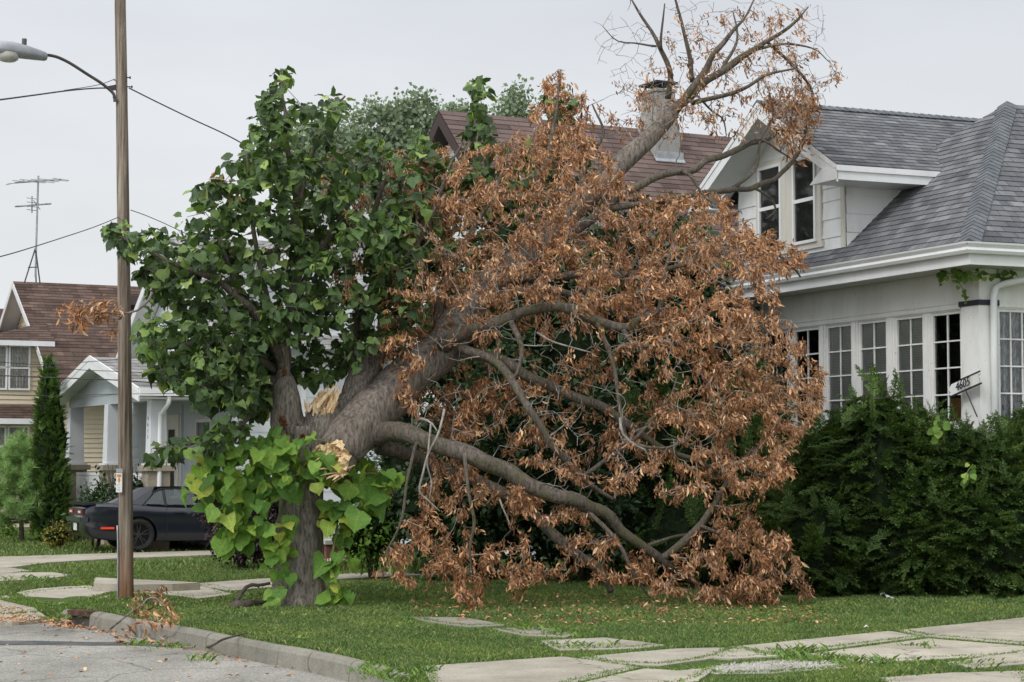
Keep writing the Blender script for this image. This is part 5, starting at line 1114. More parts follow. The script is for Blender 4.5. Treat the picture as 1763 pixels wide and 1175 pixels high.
FL = {  # main boughs: stations (px, py, distance) and half widths in px
 'ground': ([(640, 752, 25.75), (690, 747, 25.5), (740, 757, 25.35), (800, 777, 25.3), (860, 808, 25.35), (920, 838, 25.4), (985, 866, 25.5), (1035, 884, 25.7), (1075, 918, 25.9), (1120, 955, 26.1), (1170, 988, 26.4), (1215, 1018, 26.8), (1245, 1035, 27.1)], [21, 18.5, 17.5, 16.5, 15.5, 14, 12.5, 11.5, 10.5, 9, 7.5, 5.5, 3.5]),
 'rise': ([(1138, 964, 26.2), (1175, 938, 26.1), (1205, 905, 26.1), (1232, 862, 26.1), (1262, 815, 26.2), (1300, 770, 26.3)], [8, 7.5, 6.5, 5.5, 4.5, 2]),
 'arch': ([(760, 600, 26.45), (810, 575, 26.2), (860, 552, 26.1), (910, 535, 26.1), (965, 530, 26.1), (1015, 545, 26.2), (1070, 563, 26.3), (1105, 545, 26.3), (1135, 530, 26.3), (1145, 470, 26.4), (1160, 420, 26.6)], [14, 12, 11, 10.5, 10, 9.5, 8, 6, 5, 4, 2]),
 'arch_tail': ([(1070, 563, 26.3), (1090, 590, 26.2), (1130, 597, 26.1), (1180, 580, 26.2)], [6, 5, 4, 2]),
 'mid': ([(790, 605, 26.5), (850, 618, 26.4), (900, 640, 26.4), (950, 668, 26.5), (1000, 685, 26.6), (1040, 705, 26.7), (1080, 735, 26.8), (1140, 770, 26.9), (1210, 800, 27.0), (1280, 830, 27.1)], [12, 11, 10, 9, 9, 8.5, 7, 6, 4.5, 2]),
 'hang': ([(795, 600, 26.2), (850, 620, 25.8), (885, 655, 25.6), (912, 698, 25.5), (932, 738, 25.5), (955, 775, 25.6), (985, 805, 25.8), (1020, 835, 26.0), (1060, 860, 26.2)], [9, 8.5, 8, 7.5, 7, 6.5, 6, 5, 3]),
 'behind': ([(650, 770, 26.3), (720, 790, 26.6), (790, 815, 26.8), (860, 845, 27.0), (920, 890, 27.2), (980, 945, 27.3), (1030, 985, 27.4), (1052, 1020, 27.5)], [14, 13, 13, 12, 11, 10, 9, 6]),
 'drop': ([(880, 555, 26.0), (900, 600, 25.7), (892, 640, 25.6), (875, 660, 25.6)], [6, 5, 3.5, 2]),
 'whip': ([(1025, 550, 26.2), (1050, 610, 26.0), (1062, 660, 25.9), (1070, 720, 25.8), (1080, 755, 25.8), (1110, 768, 25.8), (1150, 770, 25.8), (1185, 758, 25.9)], [5, 4.5, 4, 4, 3.5, 3, 2, 1.2]),
 'cross': ([(985, 832, 26.3), (1030, 805, 26.2), (1070, 775, 26.1), (1110, 735, 26.1), (1150, 690, 26.1), (1165, 650, 26.2)], [5, 4.5, 4, 3.5, 3, 1.5]),
 'long': ([(860, 480, 27.4), (940, 478, 27.2), (1020, 475, 27.1), (1100, 470, 27.2), (1180, 455, 27.4), (1260, 430, 27.8)], [9, 8, 7, 6, 4, 2]),
 'long2': ([(890, 500, 27.3), (960, 500, 27), (1020, 520, 26.9), (1090, 555, 26.9), (1160, 590, 27), (1230, 600, 27.2)], [8, 7, 6, 5, 4, 2]),
 'house1': ([(955, 415, 28.0), (1010, 385, 28.1), (1060, 345, 28.3), (1100, 318, 28.5), (1150, 297, 28.9), (1195, 290, 29.2), (1225, 276, 29.6), (1265, 258, 30.2), (1305, 243, 30.8), (1340, 228, 31.2), (1370, 205, 31.4), (1385, 160, 31.4)], [12, 11.5, 11, 10, 9, 8.5, 8, 7.5, 6.5, 5, 3.5, 2]),
 'house1b': ([(1165, 290, 29.0), (1190, 305, 28.9), (1205, 330, 28.9), (1225, 350, 28.9)], [5, 4, 3, 2]),
 'house2': ([(1050, 360, 28.2), (1110, 352, 28.4), (1170, 340, 28.8), (1230, 330, 29.6), (1280, 325, 30.3), (1315, 318, 30.8), (1345, 300, 31.2), (1367, 270, 31.4), (1385, 235, 31.5), (1388, 200, 31.4), (1380, 150, 31.4)], [7, 7, 6.5, 6.5, 6.5, 6, 5.5, 5.5, 5, 3.5, 1.5]),
 'house2b': ([(1295, 322, 30.5), (1325, 340, 30.7), (1335, 362, 30.8), (1318, 378, 30.8)], [3.5, 3, 2.5, 1.5]),
 'house3': ([(1265, 258, 30.2), (1305, 240, 30.4), (1345, 262, 30.6), (1385, 285, 30.8)], [3, 3, 2.5, 1.2]),
 'house4': ([(1255, 330, 30.0), (1300, 290, 30.4), (1310, 240, 30.6), (1330, 200, 30.7), (1325, 160, 30.7)], [5, 4, 3.5, 2.5, 1.2]),
 'roof': ([(1210, 420, 28.8), (1280, 425, 30), (1330, 432, 31.2), (1360, 455, 31.8), (1378, 478, 32.0)], [5, 5, 4.5, 3.5, 2]),
 'top1': ([(1140, 212, 29.35), (1180, 172, 29.6), (1215, 140, 29.8), (1255, 115, 30.0), (1295, 88, 30.1), (1330, 66, 30.2), (1365, 40, 30.2), (1392, 12, 30.2)], [12, 11, 9.5, 8.5, 7, 5.5, 3.5, 1.5]),
 'top2': ([(1160, 196, 29.5), (1190, 150, 29.4), (1215, 115, 29.3), (1232, 85, 29.2), (1255, 60, 29.2), (1280, 35, 29.2), (1300, -5, 29.2)], [10, 9, 8, 7, 5, 3, 1.5]),
 'top3': ([(1150, 170, 29.5), (1154, 140, 29.4), (1150, 112, 29.3), (1138, 85, 29.2), (1125, 60, 29.2), (1105, 30, 29.2), (1085, -5, 29.2)], [8, 7, 6.5, 5.5, 4.5, 3.5, 2]),
 'top3b': ([(1138, 85, 29.2), (1140, 50, 29.1), (1145, 5, 29.0)], [4, 3, 1.5]), 'top3c': ([(1130, 80, 29.2), (1095, 74, 29.2), (1062, 70, 29.2), (1038, 45, 29.2)], [3, 2.2, 1.6, 1]),
 'top4': ([(1192, 142, 29.4), (1188, 100, 29.3), (1175, 55, 29.2), (1162, -5, 29.1)], [5.5, 5, 4, 2.5]), 'top5': ([(1190, 178, 29.6), (1240, 166, 29.4), (1285, 150, 29.3), (1320, 130, 29.3), (1370, 118, 29.3)], [6, 5, 4.5, 3.5, 2]),
 'top6': ([(1240, 126, 29.9), (1260, 90, 30.2), (1270, 60, 30.3), (1262, 20, 30.4)], [5, 4, 3, 1.5]), 'top7': ([(1300, 86, 30.1), (1350, 75, 30.3), (1400, 85, 30.4), (1430, 110, 30.5)], [3.5, 3, 2, 1]),
 'top8': ([(1200, 165, 29.7), (1225, 190, 29.9), (1245, 205, 30.0), (1250, 235, 30.1)], [3, 2.5, 2, 1]), 'top9': ([(1320, 72, 30.2), (1380, 130, 30.6), (1400, 170, 31.0), (1390, 210, 31.3)], [4, 3.5, 3, 2]),
 'up1': ([(700, 640, 26.3), (690, 560, 26.3), (700, 470, 26.5), (740, 380, 26.8), (775, 290, 27.0), (800, 240, 27.1)], [8, 7, 6, 5, 3, 1.5]), 'up2': ([(760, 580, 26.8), (760, 500, 27.0), (800, 420, 27.3), (850, 330, 27.6), (880, 250, 27.8)], [12, 9, 6, 4, 2]),
 'up3': ([(850, 490, 27.4), (880, 420, 27.6), (930, 320, 28.0), (955, 210, 28.2), (965, 120, 28.3)], [7, 6, 4.5, 3, 1.5]), 'up4': ([(990, 360, 28.3), (1010, 280, 28.4), (1040, 230, 28.5), (1020, 180, 28.5)], [5, 4, 3, 1.5]),
 'low1': ([(800, 780, 25.2), (806, 850, 25.1), (815, 900, 25.1), (808, 945, 25.1), (815, 990, 25.2)], [4, 3.5, 3, 2.5, 1.2]), 'low2': ([(720, 752, 25.3), (700, 830, 25.2), (690, 900, 25.2), (660, 960, 25.3)], [3.5, 3, 2.5, 1.2]),
 'low3': ([(1000, 870, 25.6), (1060, 930, 25.5), (1090, 990, 25.6), (1120, 1030, 25.8)], [4.5, 4, 3, 1.5]), 'low4': ([(1245, 1035, 27.0), (1300, 1000, 26.6), (1350, 990, 26.4), (1380, 1010, 26.3)], [4, 3.5, 3, 1.5]), 'low5': ([(1205, 905, 26.1), (1260, 925, 26.2), (1310, 930, 26.3), (1370, 960, 26.2)], [4, 3.5, 3, 1.5]),
 'low6': ([(1100, 945, 26.0), (1160, 925, 26.4), (1220, 915, 26.6)], [3.5, 3, 1.5]),
}
b = MB()
for kname, (pp, hw) in FL.items(): hw = [h_ * (.74 if kname[:3] in ('top', 'hou', 'roo') else .92) for h_ in hw]; limb(b, pp, hw, 12 if max(hw) > 9 else 8, None, .03, r, NF, .3)
obj('boughs', b, M['limb'], fal, smooth=True)
# pale leafless hanging stems
b = MB()
for pp, hw in (([(765, 705, 25.3), (755, 745, 25.1), (738, 780, 25.05), (728, 815, 25.0), (722, 845, 25.0), (738, 862, 25.0), (757, 880, 25.0)], [2.5, 2.2, 2, 2, 1.8, 1.5, 1]), ([(742, 728, 25.3), (738, 765, 25.15), (735, 800, 25.1), (742, 830, 25.1), (738, 865, 25.1)], [2, 2, 1.6, 1.4, 1]),
               ([(716, 735, 25.5), (722, 722, 25.4), (742, 728, 25.3), (752, 742, 25.2)], [3, 3, 2, 1.2]), ([(925, 573, 25.9), (950, 588, 25.7), (985, 598, 25.7), (1020, 608, 25.8)], [2, 1.8, 1.5, 1]), ([(1068, 720, 25.7), (1071, 745, 25.6), (1090, 765, 25.6), (1112, 776, 25.6), (1110, 782, 25.6)], [3, 2.6, 2, 1.6, 1]), ([(860, 860, 25.3), (868, 880, 25.2), (878, 905, 25.2)], [1.8, 1.5, 1])):
    b = MB(); limb(b, pp, hw, 6, None, .02, r, None, .3); obj('bare_stem', b, M['greytwig'], fal, smooth=True)
def bd(x, y):                                      # how far away the brown mass stands at a picture point
    d = 26.2 + np.clip((560 - y) / 350, 0, 1) * 1.5 + np.clip((x - 1000) / 400, 0, 1) * np.clip((560 - y) / 200, 0, 1) * 2.2
    return d - np.clip((y - 750) / 200, 0, 1) * .5
def gap(x, y):                                     # open dark pockets inside the crown
    g = np.ones_like(x)
    for cx, cy, rx, ry, k in ((940, 600, 170, 50, .85), (900, 700, 60, 50, .6), (1010, 770, 90, 50, .8), (1080, 640, 70, 50, .6), (830, 640, 60, 40, .6), (880, 930, 70, 45, .7), (990, 920, 60, 50, .75), (1130, 870, 60, 50, .65), (780, 870, 40, 60, .5), (1080, 820, 60, 40, .6), (1050, 690, 50, 40, .5), (720, 800, 30, 50, .7)):
        g *= 1 - k * np.exp(-((x - cx) / rx) ** 2 - ((y - cy) / ry) ** 2)
    n1 = np.sin(x / 23 + 2 * np.sin(y / 31)) * np.sin(y / 19 + 1.7 * np.sin(x / 37)) + .7 * np.sin(x / 11 + y / 17) * np.sin(y / 9 - x / 21)
    return g * np.clip(.66 + .5 * n1 + .25 * (y < 520), .06, 1)
ZONES = [
 ([(690, 275), (745, 245), (790, 262), (850, 245), (900, 215), (1000, 215), (1050, 260), (1090, 330), (1200, 330), (1255, 345), (1300, 400), (1330, 430), (1335, 480), (1340, 560), (1000, 520), (860, 540), (780, 580), (700, 600), (640, 600), (690, 520), (700, 440), (720, 380), (690, 320)], 1300, (-1.2, 1.6)),
 ([(925, 150), (945, 135), (960, 108), (985, 150), (1010, 160), (1025, 215), (1000, 260), (930, 260), (905, 215)], 80, (.6, 1.8)),
 ([(640, 585), (700, 570), (780, 570), (860, 530), (1000, 515), (1350, 540), (1425, 640), (1412, 710), (1365, 760), (1370, 830), (1330, 850), (1260, 870), (1150, 860), (1000, 830), (900, 790), (800, 760), (720, 730), (690, 690), (660, 650)], 1050, (-1.0, 1.2)),
 ([(725, 760), (800, 775), (900, 840), (1000, 880), (1010, 990), (940, 990), (900, 1030), (850, 1000), (810, 1050), (750, 1010), (650, 1012), (636, 1000), (680, 930), (720, 870)], 270, (-.7, .6)),
 ([(1000, 880), (1080, 930), (1140, 970), (1250, 870), (1330, 840), (1300, 890), (1370, 930), (1400, 1000), (1390, 1032), (1300, 1050), (1240, 1045), (1100, 1020), (1020, 1000)], 210, (-.3, .9)),
 ([(1290, 890), (1340, 900), (1385, 950), (1400, 1030), (1330, 1035), (1250, 1045), (1200, 1020), (1240, 930)], 95, (-.2, .5)),
 ([(560, 270), (700, 250), (720, 330), (700, 430), (690, 540), (640, 590), (560, 500), (540, 380)], 110, (-.9, .9)),
 ([(1280, 395), (1330, 400), (1380, 425), (1388, 455), (1345, 480), (1300, 480)], 75, (1.4, 2.4)),
]
tg = []
for poly, n_, (d0, d1) in ZONES:
    x, y = sample(poly, n_, r, gap); Yd = bd(x, y) + r.uniform(d0, d1, n_)
    band = (x > 720) & (x < 1150) & (y > 515) & (y < 800); Yd = np.where(band & (r.uniform(0, 1, n_) < .8), bd(x, y) + r.uniform(.25, 1.5, n_), Yd)
    for q in zip(x, y, Yd):
        w_ = P(*q)
        if w_[2] > .03: tg.append(w_)
up_poly = [(1035, 150), (1080, 130), (1120, 60), (1180, 20), (1260, 10), (1390, 12), (1400, 60), (1445, 95), (1445, 150), (1420, 190), (1395, 240), (1370, 265), (1310, 215), (1250, 250), (1200, 220), (1120, 260), (1060, 240), (1010, 190)]
x, y = sample(up_poly, 260, r, lambda x, y: np.clip(.25 + (x - 1100) / 400 + (y - 40) / 300, .15, 1)); tgu = [P(*q) for q in zip(x, y, 29.6 + np.clip((x - 1200) / 200, 0, 1) * 1.0 + r.uniform(-.8, .8, len(x)))]
x, y = sample([(1310, 150), (1400, 140), (1420, 190), (1395, 245), (1385, 285), (1350, 265), (1310, 210)], 100, r); tgu += [P(*q) for q in zip(x, y, 31.1 + r.uniform(-.5, .3, len(x)))]
x, y = sample([(700, 330), (1300, 420), (1330, 800), (1000, 860), (720, 720)], 460, r); bare0 = [P(*q) for q in zip(x, y, bd(x, y) + r.uniform(-1.35, -.3, len(x)))]
x, y = sample([(1060, 130), (1190, 130), (1190, 250), (1060, 260)], 60, r); bare0 += [P(*q) for q in zip(x, y, 29.0 + r.uniform(-.6, .3, len(x)))]
x, y = sample([(1020, 30), (1090, 0), (1300, -10), (1420, 10), (1448, 120), (1420, 190), (1100, 220), (1020, 100)], 330, r); bare = [P(*q) for q in zip(x, y, 29.5 + r.uniform(-.6, .8, len(x)))]
NF_ = [n_[int(len(n_) * .1):] for n_ in NF]
pf = grow(NF_, np.array(tg), r, .16, .2, .014, .0045, sag=.05); pu = grow(NF_, np.array(tgu), r, .2, .2, .013, .0045); pb_ = grow(NF_, np.array(bare + bare0), r, .3, .22, .012, .0035)
v_, f_ = twig_mesh(pf + pu + pb_, 5); objnp('twigs', v_, f_, M['greytwig'], fal)
def dead_leaves(paths, nmin, nmax, r, size=.085, spread=.085, droop=.85):
    LP, LD = [], []
    for pts, rad in paths:
        ax = nrm(pts[-1] - pts[max(0, len(pts) - 3)]); m = r.randint(nmin, nmax + 1); bdir = ax * .3 + np.array([.12, -.1, -droop]) + r.normal(0, .28, 3)
        for k in range(m):
            t_ = r.uniform(0, 1) ** 1.5; o = pts[-1] - ax * t_ * .17 + r.normal(0, spread * .6, 3); d = bdir + r.normal(0, .34, 3); LP.append(o); LD.append(d)
    LP, LD = np.array(LP), np.array(LD); sz = np.clip(size * r.lognormal(0, .33, len(LP)), .025, .14)
    S3 = np.column_stack([sz * r.uniform(.35, .85, len(sz)), sz, sz * r.uniform(.8, 2.6, len(sz))])
    return stamp(DEAD_V, DEAD_F3, basis(LD, r), S3, LP)
v_, f_ = dead_leaves(pf, 17, 31, r, .066, .05); objnp('dead_leaves', v_, f_, M['brownleaf'], fal, smooth=True)
v_, f_ = dead_leaves(pu, 7, 18, r, .068, .075); objnp('sparse_dead_leaves', v_, f_, M['brownleaf'], fal, smooth=True)

# ------------------------------------------------------------------ shrubs
def spray_template(n_side, needle, pairs, r, droop=.12, L=1.0):
    """flat conifer spray along +y: side shoots set with short needles"""
    V, Fc = [], []
    def quad(a, b_, w):
        a, b_ = np.array(a), np.array(b_); d = b_ - a; s_ = nrm(np.cross(d, (0, 0, 1))) * w; k = len(V); V.extend([a - s_, a + s_, b_ + s_ * .3, b_ - s_ * .3]); Fc.append((k, k + 1, k + 2, k + 3))
    def pt(t): return np.array([0, t, -droop * t * t])
    shoots = [(pt(0), pt(1.0), .5)]
    for i in range(n_side):
        t_ = .12 + .8 * i / n_side
        for sg in (-1, 1):
            l = (.27 * (1 - t_) + .07) * r.uniform(.7, 1.2); a = pt(t_ + r.uniform(-.02, .02)); e_ = a + np.array([sg * l * .72, l * .7, -.10 * l + r.normal(0, .03)]); shoots.append((a, e_, l))
    for a, e_, l in shoots:
        quad(a, e_, .006); k = max(3, int(pairs * np.linalg.norm(e_ - a) / .3)); d = nrm(e_ - a); sd = nrm(np.cross(d, (0, 0, 1)))
        for j in range(k + 1):
            p0 = a + (e_ - a) * (j + .4) / (k + 1)
            for sg in (-1, 1):
                nl = needle * r.uniform(.7, 1.2); quad(p0, p0 + (sd * sg * .85 + d * .6 + np.array([0, 0, r.normal(0, .5)])) * nl, .011)
    return np.array(V), np.array(Fc)
def lobes_points(lobes, n, r, fill=.35, cut=None):
    """points and outward directions over a set of ellipsoid lobes, none buried deep in another lobe"""
    A = np.array([l[0] for l in lobes]); Rr = np.array([l[1] for l in lobes]); w = Rr.prod(1) ** (2 / 3); P_, D_ = [], []
    tot = 0
    while tot < n:
        i = r.choice(len(lobes), n, p=w / w.sum()); d = r.normal(0, 1, (n, 3)); d /= np.linalg.norm(d, axis=1)[:, None]
        bump = 1 + .10 * np.sin(d[:, 0] * 7 + i) * np.sin(d[:, 2] * 6 + i * 2) + .07 * np.sin(d[:, 1] * 11 + d[:, 2] * 9 + i)
        q = A[i] + d * Rr[i] * (bump * (1 - r.uniform(0, 1, n) ** 1.5 * fill))[:, None]; ok = q[:, 2] > .02
        for k in range(len(lobes)): ok &= ~((np.linalg.norm((q - A[k]) / Rr[k], axis=1) < .62) & (i != k))
        if cut is not None: ok &= cut(q)
        P_.append(q[ok]); D_.append(d[ok]); tot += ok.sum()
    return np.concatenate(P_)[:n], np.concatenate(D_)[:n]
def core(lobes, f, r, k=3):                       # uneven filler body under the outer sprays, coloured as dark inner shade
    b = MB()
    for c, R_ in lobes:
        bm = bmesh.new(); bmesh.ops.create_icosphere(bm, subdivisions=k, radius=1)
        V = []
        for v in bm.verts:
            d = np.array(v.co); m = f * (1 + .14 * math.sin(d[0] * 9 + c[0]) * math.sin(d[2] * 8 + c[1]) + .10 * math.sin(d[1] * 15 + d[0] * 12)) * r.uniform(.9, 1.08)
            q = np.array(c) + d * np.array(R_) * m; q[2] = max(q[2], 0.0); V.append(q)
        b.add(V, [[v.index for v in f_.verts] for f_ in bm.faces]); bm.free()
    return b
M['core'] = noisy('core_shade_tone', (0.008, 0.014, 0.007), (0.02, 0.032, 0.014), 12, 1.0, 0.05, 0.02)  # near-black tone painting the shade inside the plants
M['stem'] = noisy('shrub_stem', (0.05, 0.04, 0.033), (0.12, 0.1, 0.08), 9, .9)
def stems(mb, c, h, n, r, sp=.25, rad=.025):
    for _ in range(n):
        a = r.uniform(0, 6.28); e_ = np.array(c) + np.array([math.cos(a) * sp, math.sin(a) * sp, h * r.uniform(.6, .9)]); s0 = np.array([c[0] + math.cos(a) * .06, c[1] + math.sin(a) * .06, 0])
        mb.tube(spline([s0, (s0 + e_) / 2 + r.normal(0, .05, 3), e_], 8), np.linspace(rad, rad * .4, 8), 6)
r = np.random.RandomState(5)
SPR = [spray_template(12, .034, 14, r, .22) for _ in range(3)]
def conifer(label, lobes, n, size, r, cat='shrub', name='evergreen_shrub', mat='hemlock', tilt=-.05, corek=.80, cut=None, group=None):
    c0 = np.array(lobes[0][0]); t = thing(name, (c0[0], c0[1], 0), label, cat, group)
    P_, D_ = lobes_points(lobes, n, r, .30, cut); lay_ = name == 'evergreen_shrub'; d = D_ * np.array([1, 1, .25 if lay_ else .45]) + r.normal(0, .42, D_.shape) * np.array([1, 1, .5 if lay_ else 1]) + np.array([0, 0, tilt + .12]); up = np.array([0, 0, 1.0]) + D_ * (.28 if lay_ else .5) + r.normal(0, .2, D_.shape)
    if name == 'evergreen_shrub':                 # upright leaders standing out of the top
        li = np.where(D_[:, 2] > .55)[0]; li = li[r.permutation(len(li))[:110]]; d[li] = np.column_stack([r.normal(0, .35, len(li)), r.normal(0, .35, len(li)), r.uniform(.7, 1.2, len(li))]); P_[li, 2] += r.uniform(.05, .28, len(li)); up[li] = r.normal(0, 1, (len(li), 3))
    Vs, Fs = [], []; o = 0; which = r.randint(0, 3, n); s_ = size * r.uniform(.6, 1.3, n)
    for k in range(3):
        m = which == k; v_, f_ = stamp(SPR[k][0], SPR[k][1], basis(d[m], r, up[m]), s_[m], P_[m] - d[m] / np.linalg.norm(d[m], axis=1)[:, None] * (s_[m] * .5)[:, None]); Vs.append(v_); Fs.append(f_ + o); o += len(v_)
    objnp('foliage', np.concatenate(Vs), np.concatenate(Fs), M[mat], t)
    obj('core_shade', core(lobes, corek, r), M['core'], t); b = MB(); stems(b, c0, c0[2] + .2, 6, r); obj('stem', b, M['stem'], t, smooth=True); return t
def L(px, py, Y, rx, ry, rz): return (P(px, py, Y), (rx, ry, rz))
conifer('tall dark evergreen shrub below the row of bungalow windows', [L(1510, 880, 28.6, 1.1, 1.0, 1.55), L(1430, 870, 29.3, .9, .95, 1.1), L(1570, 860, 28.7, 1.0, .9, 1.05), L(1400, 950, 28.3, .75, .9, .9), L(1500, 745, 28.9, .55, .5, .62), L(1570, 770, 28.6, .5, .5, .5), L(1440, 790, 29.0, .5, .5, .5), L(1580, 940, 28.2, 1.0, .9, .95), L(1350, 930, 29.6, .8, .9, 1.0)], 3300, .49, r)
conifer('broad dark evergreen shrub at the right edge beside the downspout', [L(1690, 885, 28.4, 1.05, .9, 1.12), L(1740, 850, 28.8, .9, .8, .85), L(1650, 820, 28.3, .6, .6, .7), L(1720, 940, 28.0, 1.0, .9, .95), L(1810, 850, 28.6, 1.0, .9, 1.2), L(1640, 930, 28.1, .9, .8, .9), L(1800, 960, 28.2, .9, .8, .8)], 3100, .49, r)
def broadleaf(label, lobes, n, size, r, mat, name='shrub', cat='shrub', corek=.72, hang=-.2, leafsz=None, group=None, tmpl=None, cut=None, stem=True):
    c0 = np.array(lobes[0][0]); t = thing(name, (c0[0], c0[1], 0), label, cat, group); P_, D_ = lobes_points(lobes, n, r, .45, cut)
    k = 6; PP = np.repeat(P_, k, 0) + r.normal(0, size * .9, (n * k, 3)); d = np.repeat(D_, k, 0) * .6 + r.normal(0, .6, (n * k, 3)) + np.array([0, 0, hang]); up = np.array([0, 0, 1.0]) + np.repeat(D_, k, 0) * .6 + r.normal(0, .4, d.shape)
    TV_, TF_ = tmpl or (SMALL_V, SMALL_F); v_, f_ = stamp(TV_, TF_, basis(d, r, up), size * r.uniform(.6, 1.35, n * k), PP); objnp('foliage', v_, f_, M[mat], t)
    if corek: obj('core_shade', core(lobes, corek, r), M['core'], t)
    if stem: b = MB(); stems(b, c0, c0[2], 5, r); obj('stem', b, M['stem'], t, smooth=True)
    return t
# dark planting behind the fallen crown
conifer('dark evergreen shrub deep behind the lower fallen boughs', [L(1230, 880, 30.6, 1.1, 1.0, 1.5), L(1290, 800, 31.2, .9, .9, 1.2), L(1180, 950, 30.0, .9, .8, .8), L(1140, 830, 31.0, .8, .8, 1.3)], 800, .6, r)
broadleaf('dark leafy shrub behind the middle of the fallen boughs', [L(1010, 850, 31.2, 1.3, 1.0, 1.6), L(940, 800, 31.6, 1.0, .9, 1.6), L(1080, 900, 30.6, .9, .8, .9), L(1060, 770, 31.8, .9, .8, 1.2)], 1300, .12, r, 'darkleaf')
broadleaf('dark leafy shrub behind the snapped trunk and its lowest bough', [L(840, 840, 31.6, 1.2, 1.0, 1.6), L(770, 850, 31.4, .9, .8, 1.2), L(870, 740, 32.0, 1.0, .9, 1.4), L(720, 800, 32, .8, .7, 1.2)], 1300, .12, r, 'darkleaf')
broadleaf('tall dark tree standing between the two white houses', [L(1000, 640, 34.0, 1.6, 1.2, 1.9), L(900, 560, 34.2, 1.5, 1.2, 1.8), L(1120, 620, 34.4, 1.5, 1.2, 1.9), L(800, 600, 34.5, 1.3, 1.1, 1.8), L(1080, 480, 34.6, 1.3, 1.1, 1.4), L(900, 440, 35, 1.2, 1, 1.3), L(1230, 690, 34.0, 1.2, 1.0, 1.7), L(1190, 540, 34.6, 1.1, .9, 1.3)], 2200, .15, r, 'darkleaf', 'small_tree', 'tree', .6, cut=lambda q: ((np.abs(q[:, 0] / q[:, 1] * F + CX - 975) > 42) | (np.abs(CY - F * ((q[:, 2] - HC) / q[:, 1] - math.tan(PITCH)) - 655) > 40)))
broadleaf('bright green leafy shrub right of the broken trunk', [L(640, 905, 32.2, .42, .4, .62), L(672, 900, 32.4, .4, .4, .6), L(610, 925, 32.0, .3, .3, .45)], 420, .085, r, 'limebush')
# day lilies
q0 = G(735, 988); t = thing('lily_clump', q0, 'clump of pale strap leaved lilies under the hanging dead branches', 'plant')
n = 260; a = r.uniform(0, 6.28, n); o = q0 + np.column_stack([r.normal(0, .33, n), r.normal(0, .2, n), np.zeros(n)]); Lh = r.uniform(.35, .75, n); V = []; Fq = []
for i in range(n):
    s_ = np.array([math.cos(a[i]), math.sin(a[i]), 0]); sd = np.array([-s_[1], s_[0], 0]) * .014; k = len(V)
    for t_ in (0, .35, .7, 1.0): c_ = o[i] + s_ * Lh[i] * .65 * t_ ** 1.6 + np.array([0, 0, Lh[i] * (1.25 * t_ - .62 * t_ * t_)]); w_ = 1 - t_ ** 2 * .9; V += [c_ - sd * w_, c_ + sd * w_]
    Fq += [(k, k + 1, k + 3, k + 2), (k + 2, k + 3, k + 5, k + 4), (k + 4, k + 5, k + 7, k + 6)]
objnp('leaves', np.array(V), np.array(Fq), M['lily'], t)
# left side planting
broadleaf('purple leaved shrub beside the parked car', [L(415, 885, 35.5, .62, .5, .55), L(378, 868, 35.6, .42, .4, .42), L(445, 925, 35.2, .55, .45, .46), L(470, 870, 35.8, .5, .4, .5), L(410, 925, 35.0, .5, .4, .4)], 1500, .075, r, 'purple')
broadleaf('small yellow green shrub at the corner of the porch', [L(103, 918, 43.2, .26, .24, .22), L(90, 924, 43.0, .2, .2, .16)], 160, .06, r, 'yellowbush')
for i, (px_, py_, lab) in enumerate(((165, 858, 'dark glossy shrub in front of the white porch railing'), (205, 845, 'dark glossy shrub between the porch column and the wooden pole'), (232, 850, 'dark glossy shrub against the porch, right of the wooden pole'))):
    broadleaf(lab, [L(px_, py_ + 20, 43.0 - i * .4, .3, .3, .5), L(px_ - 12, py_ + 30, 42.8 - i * .4, .28, .26, .4), L(px_ + 8, py_, 43 - i * .4, .2, .2, .4)], 130, .12, r, 'darkleaf', corek=.6, group='shrubs along the porch')
# columnar arborvitae
t = conifer('tall narrow columnar evergreen between the two houses at left', [L(84, 845, 46.5, .42, .42, 1.5), L(84, 790, 46.5, .40, .40, 1.6), L(84, 730, 46.5, .31, .31, 1.3), L(84, 675, 46.5, .19, .19, .9), L(88, 870, 46.3, .44, .42, 1.0)], 1500, .3, r, 'tree', 'columnar_evergreen', 'thuja', .9, .85)
# young pine at the left edge
PN = []
rp_ = np.random.RandomState(9)
_v, _f = [], []
for i in range(26):                                # needle tuft
    d = rp_.normal(0, 1, 3); d[1] = abs(d[1]) + .6; d = nrm(d); s_ = nrm(np.cross(d, rp_.normal(0, 1, 3))) * .022; k = len(_v); o = np.array([0, rp_.uniform(0, .35), 0]); _v += [o - s_, o + s_, o + d * .75]; _f.append((k, k + 1, k + 2))
TUFT = (np.array(_v), np.array(_f))
pb0 = G(36, 934); t = thing('young_pine', pb0, 'soft young pine tree with open airy whorls at the left edge', 'tree')
b = MB(); trp = [(36, 934, 40), (37, 880, 40), (38, 800, 40), (38, 750, 40)]; Ntr = []; limb(b, [(x, y, pb0[1]) for x, y, _ in trp], [4.5, 4, 2.5, 1], 8, None, .02, r, Ntr)
TP_, TD_ = [], []
for z, n_, l in ((895, 9, .95), (870, 10, .95), (845, 9, .85), (820, 8, .72), (795, 7, .55), (775, 5, .35)):
    for k in range(n_):
        a = 6.28 * k / n_ + r.uniform(-.3, .3); o = P(37, z + r.uniform(-6, 6), pb0[1]); e_ = o + np.array([math.cos(a) * l, math.sin(a) * l, l * r.uniform(.05, .45)]) * r.uniform(.75, 1.1); pts = spline([o, (o + e_) / 2 + np.array([0, 0, -.06]), e_], 8); b.tube(pts, np.linspace(.016, .006, 8), 5)
        for m in range(26):
            i = r.randint(2, 8); TP_.append(pts[i] + r.normal(0, .07, 3)); TD_.append(nrm(e_ - o) + r.normal(0, .5, 3) + np.array([0, 0, .35]))
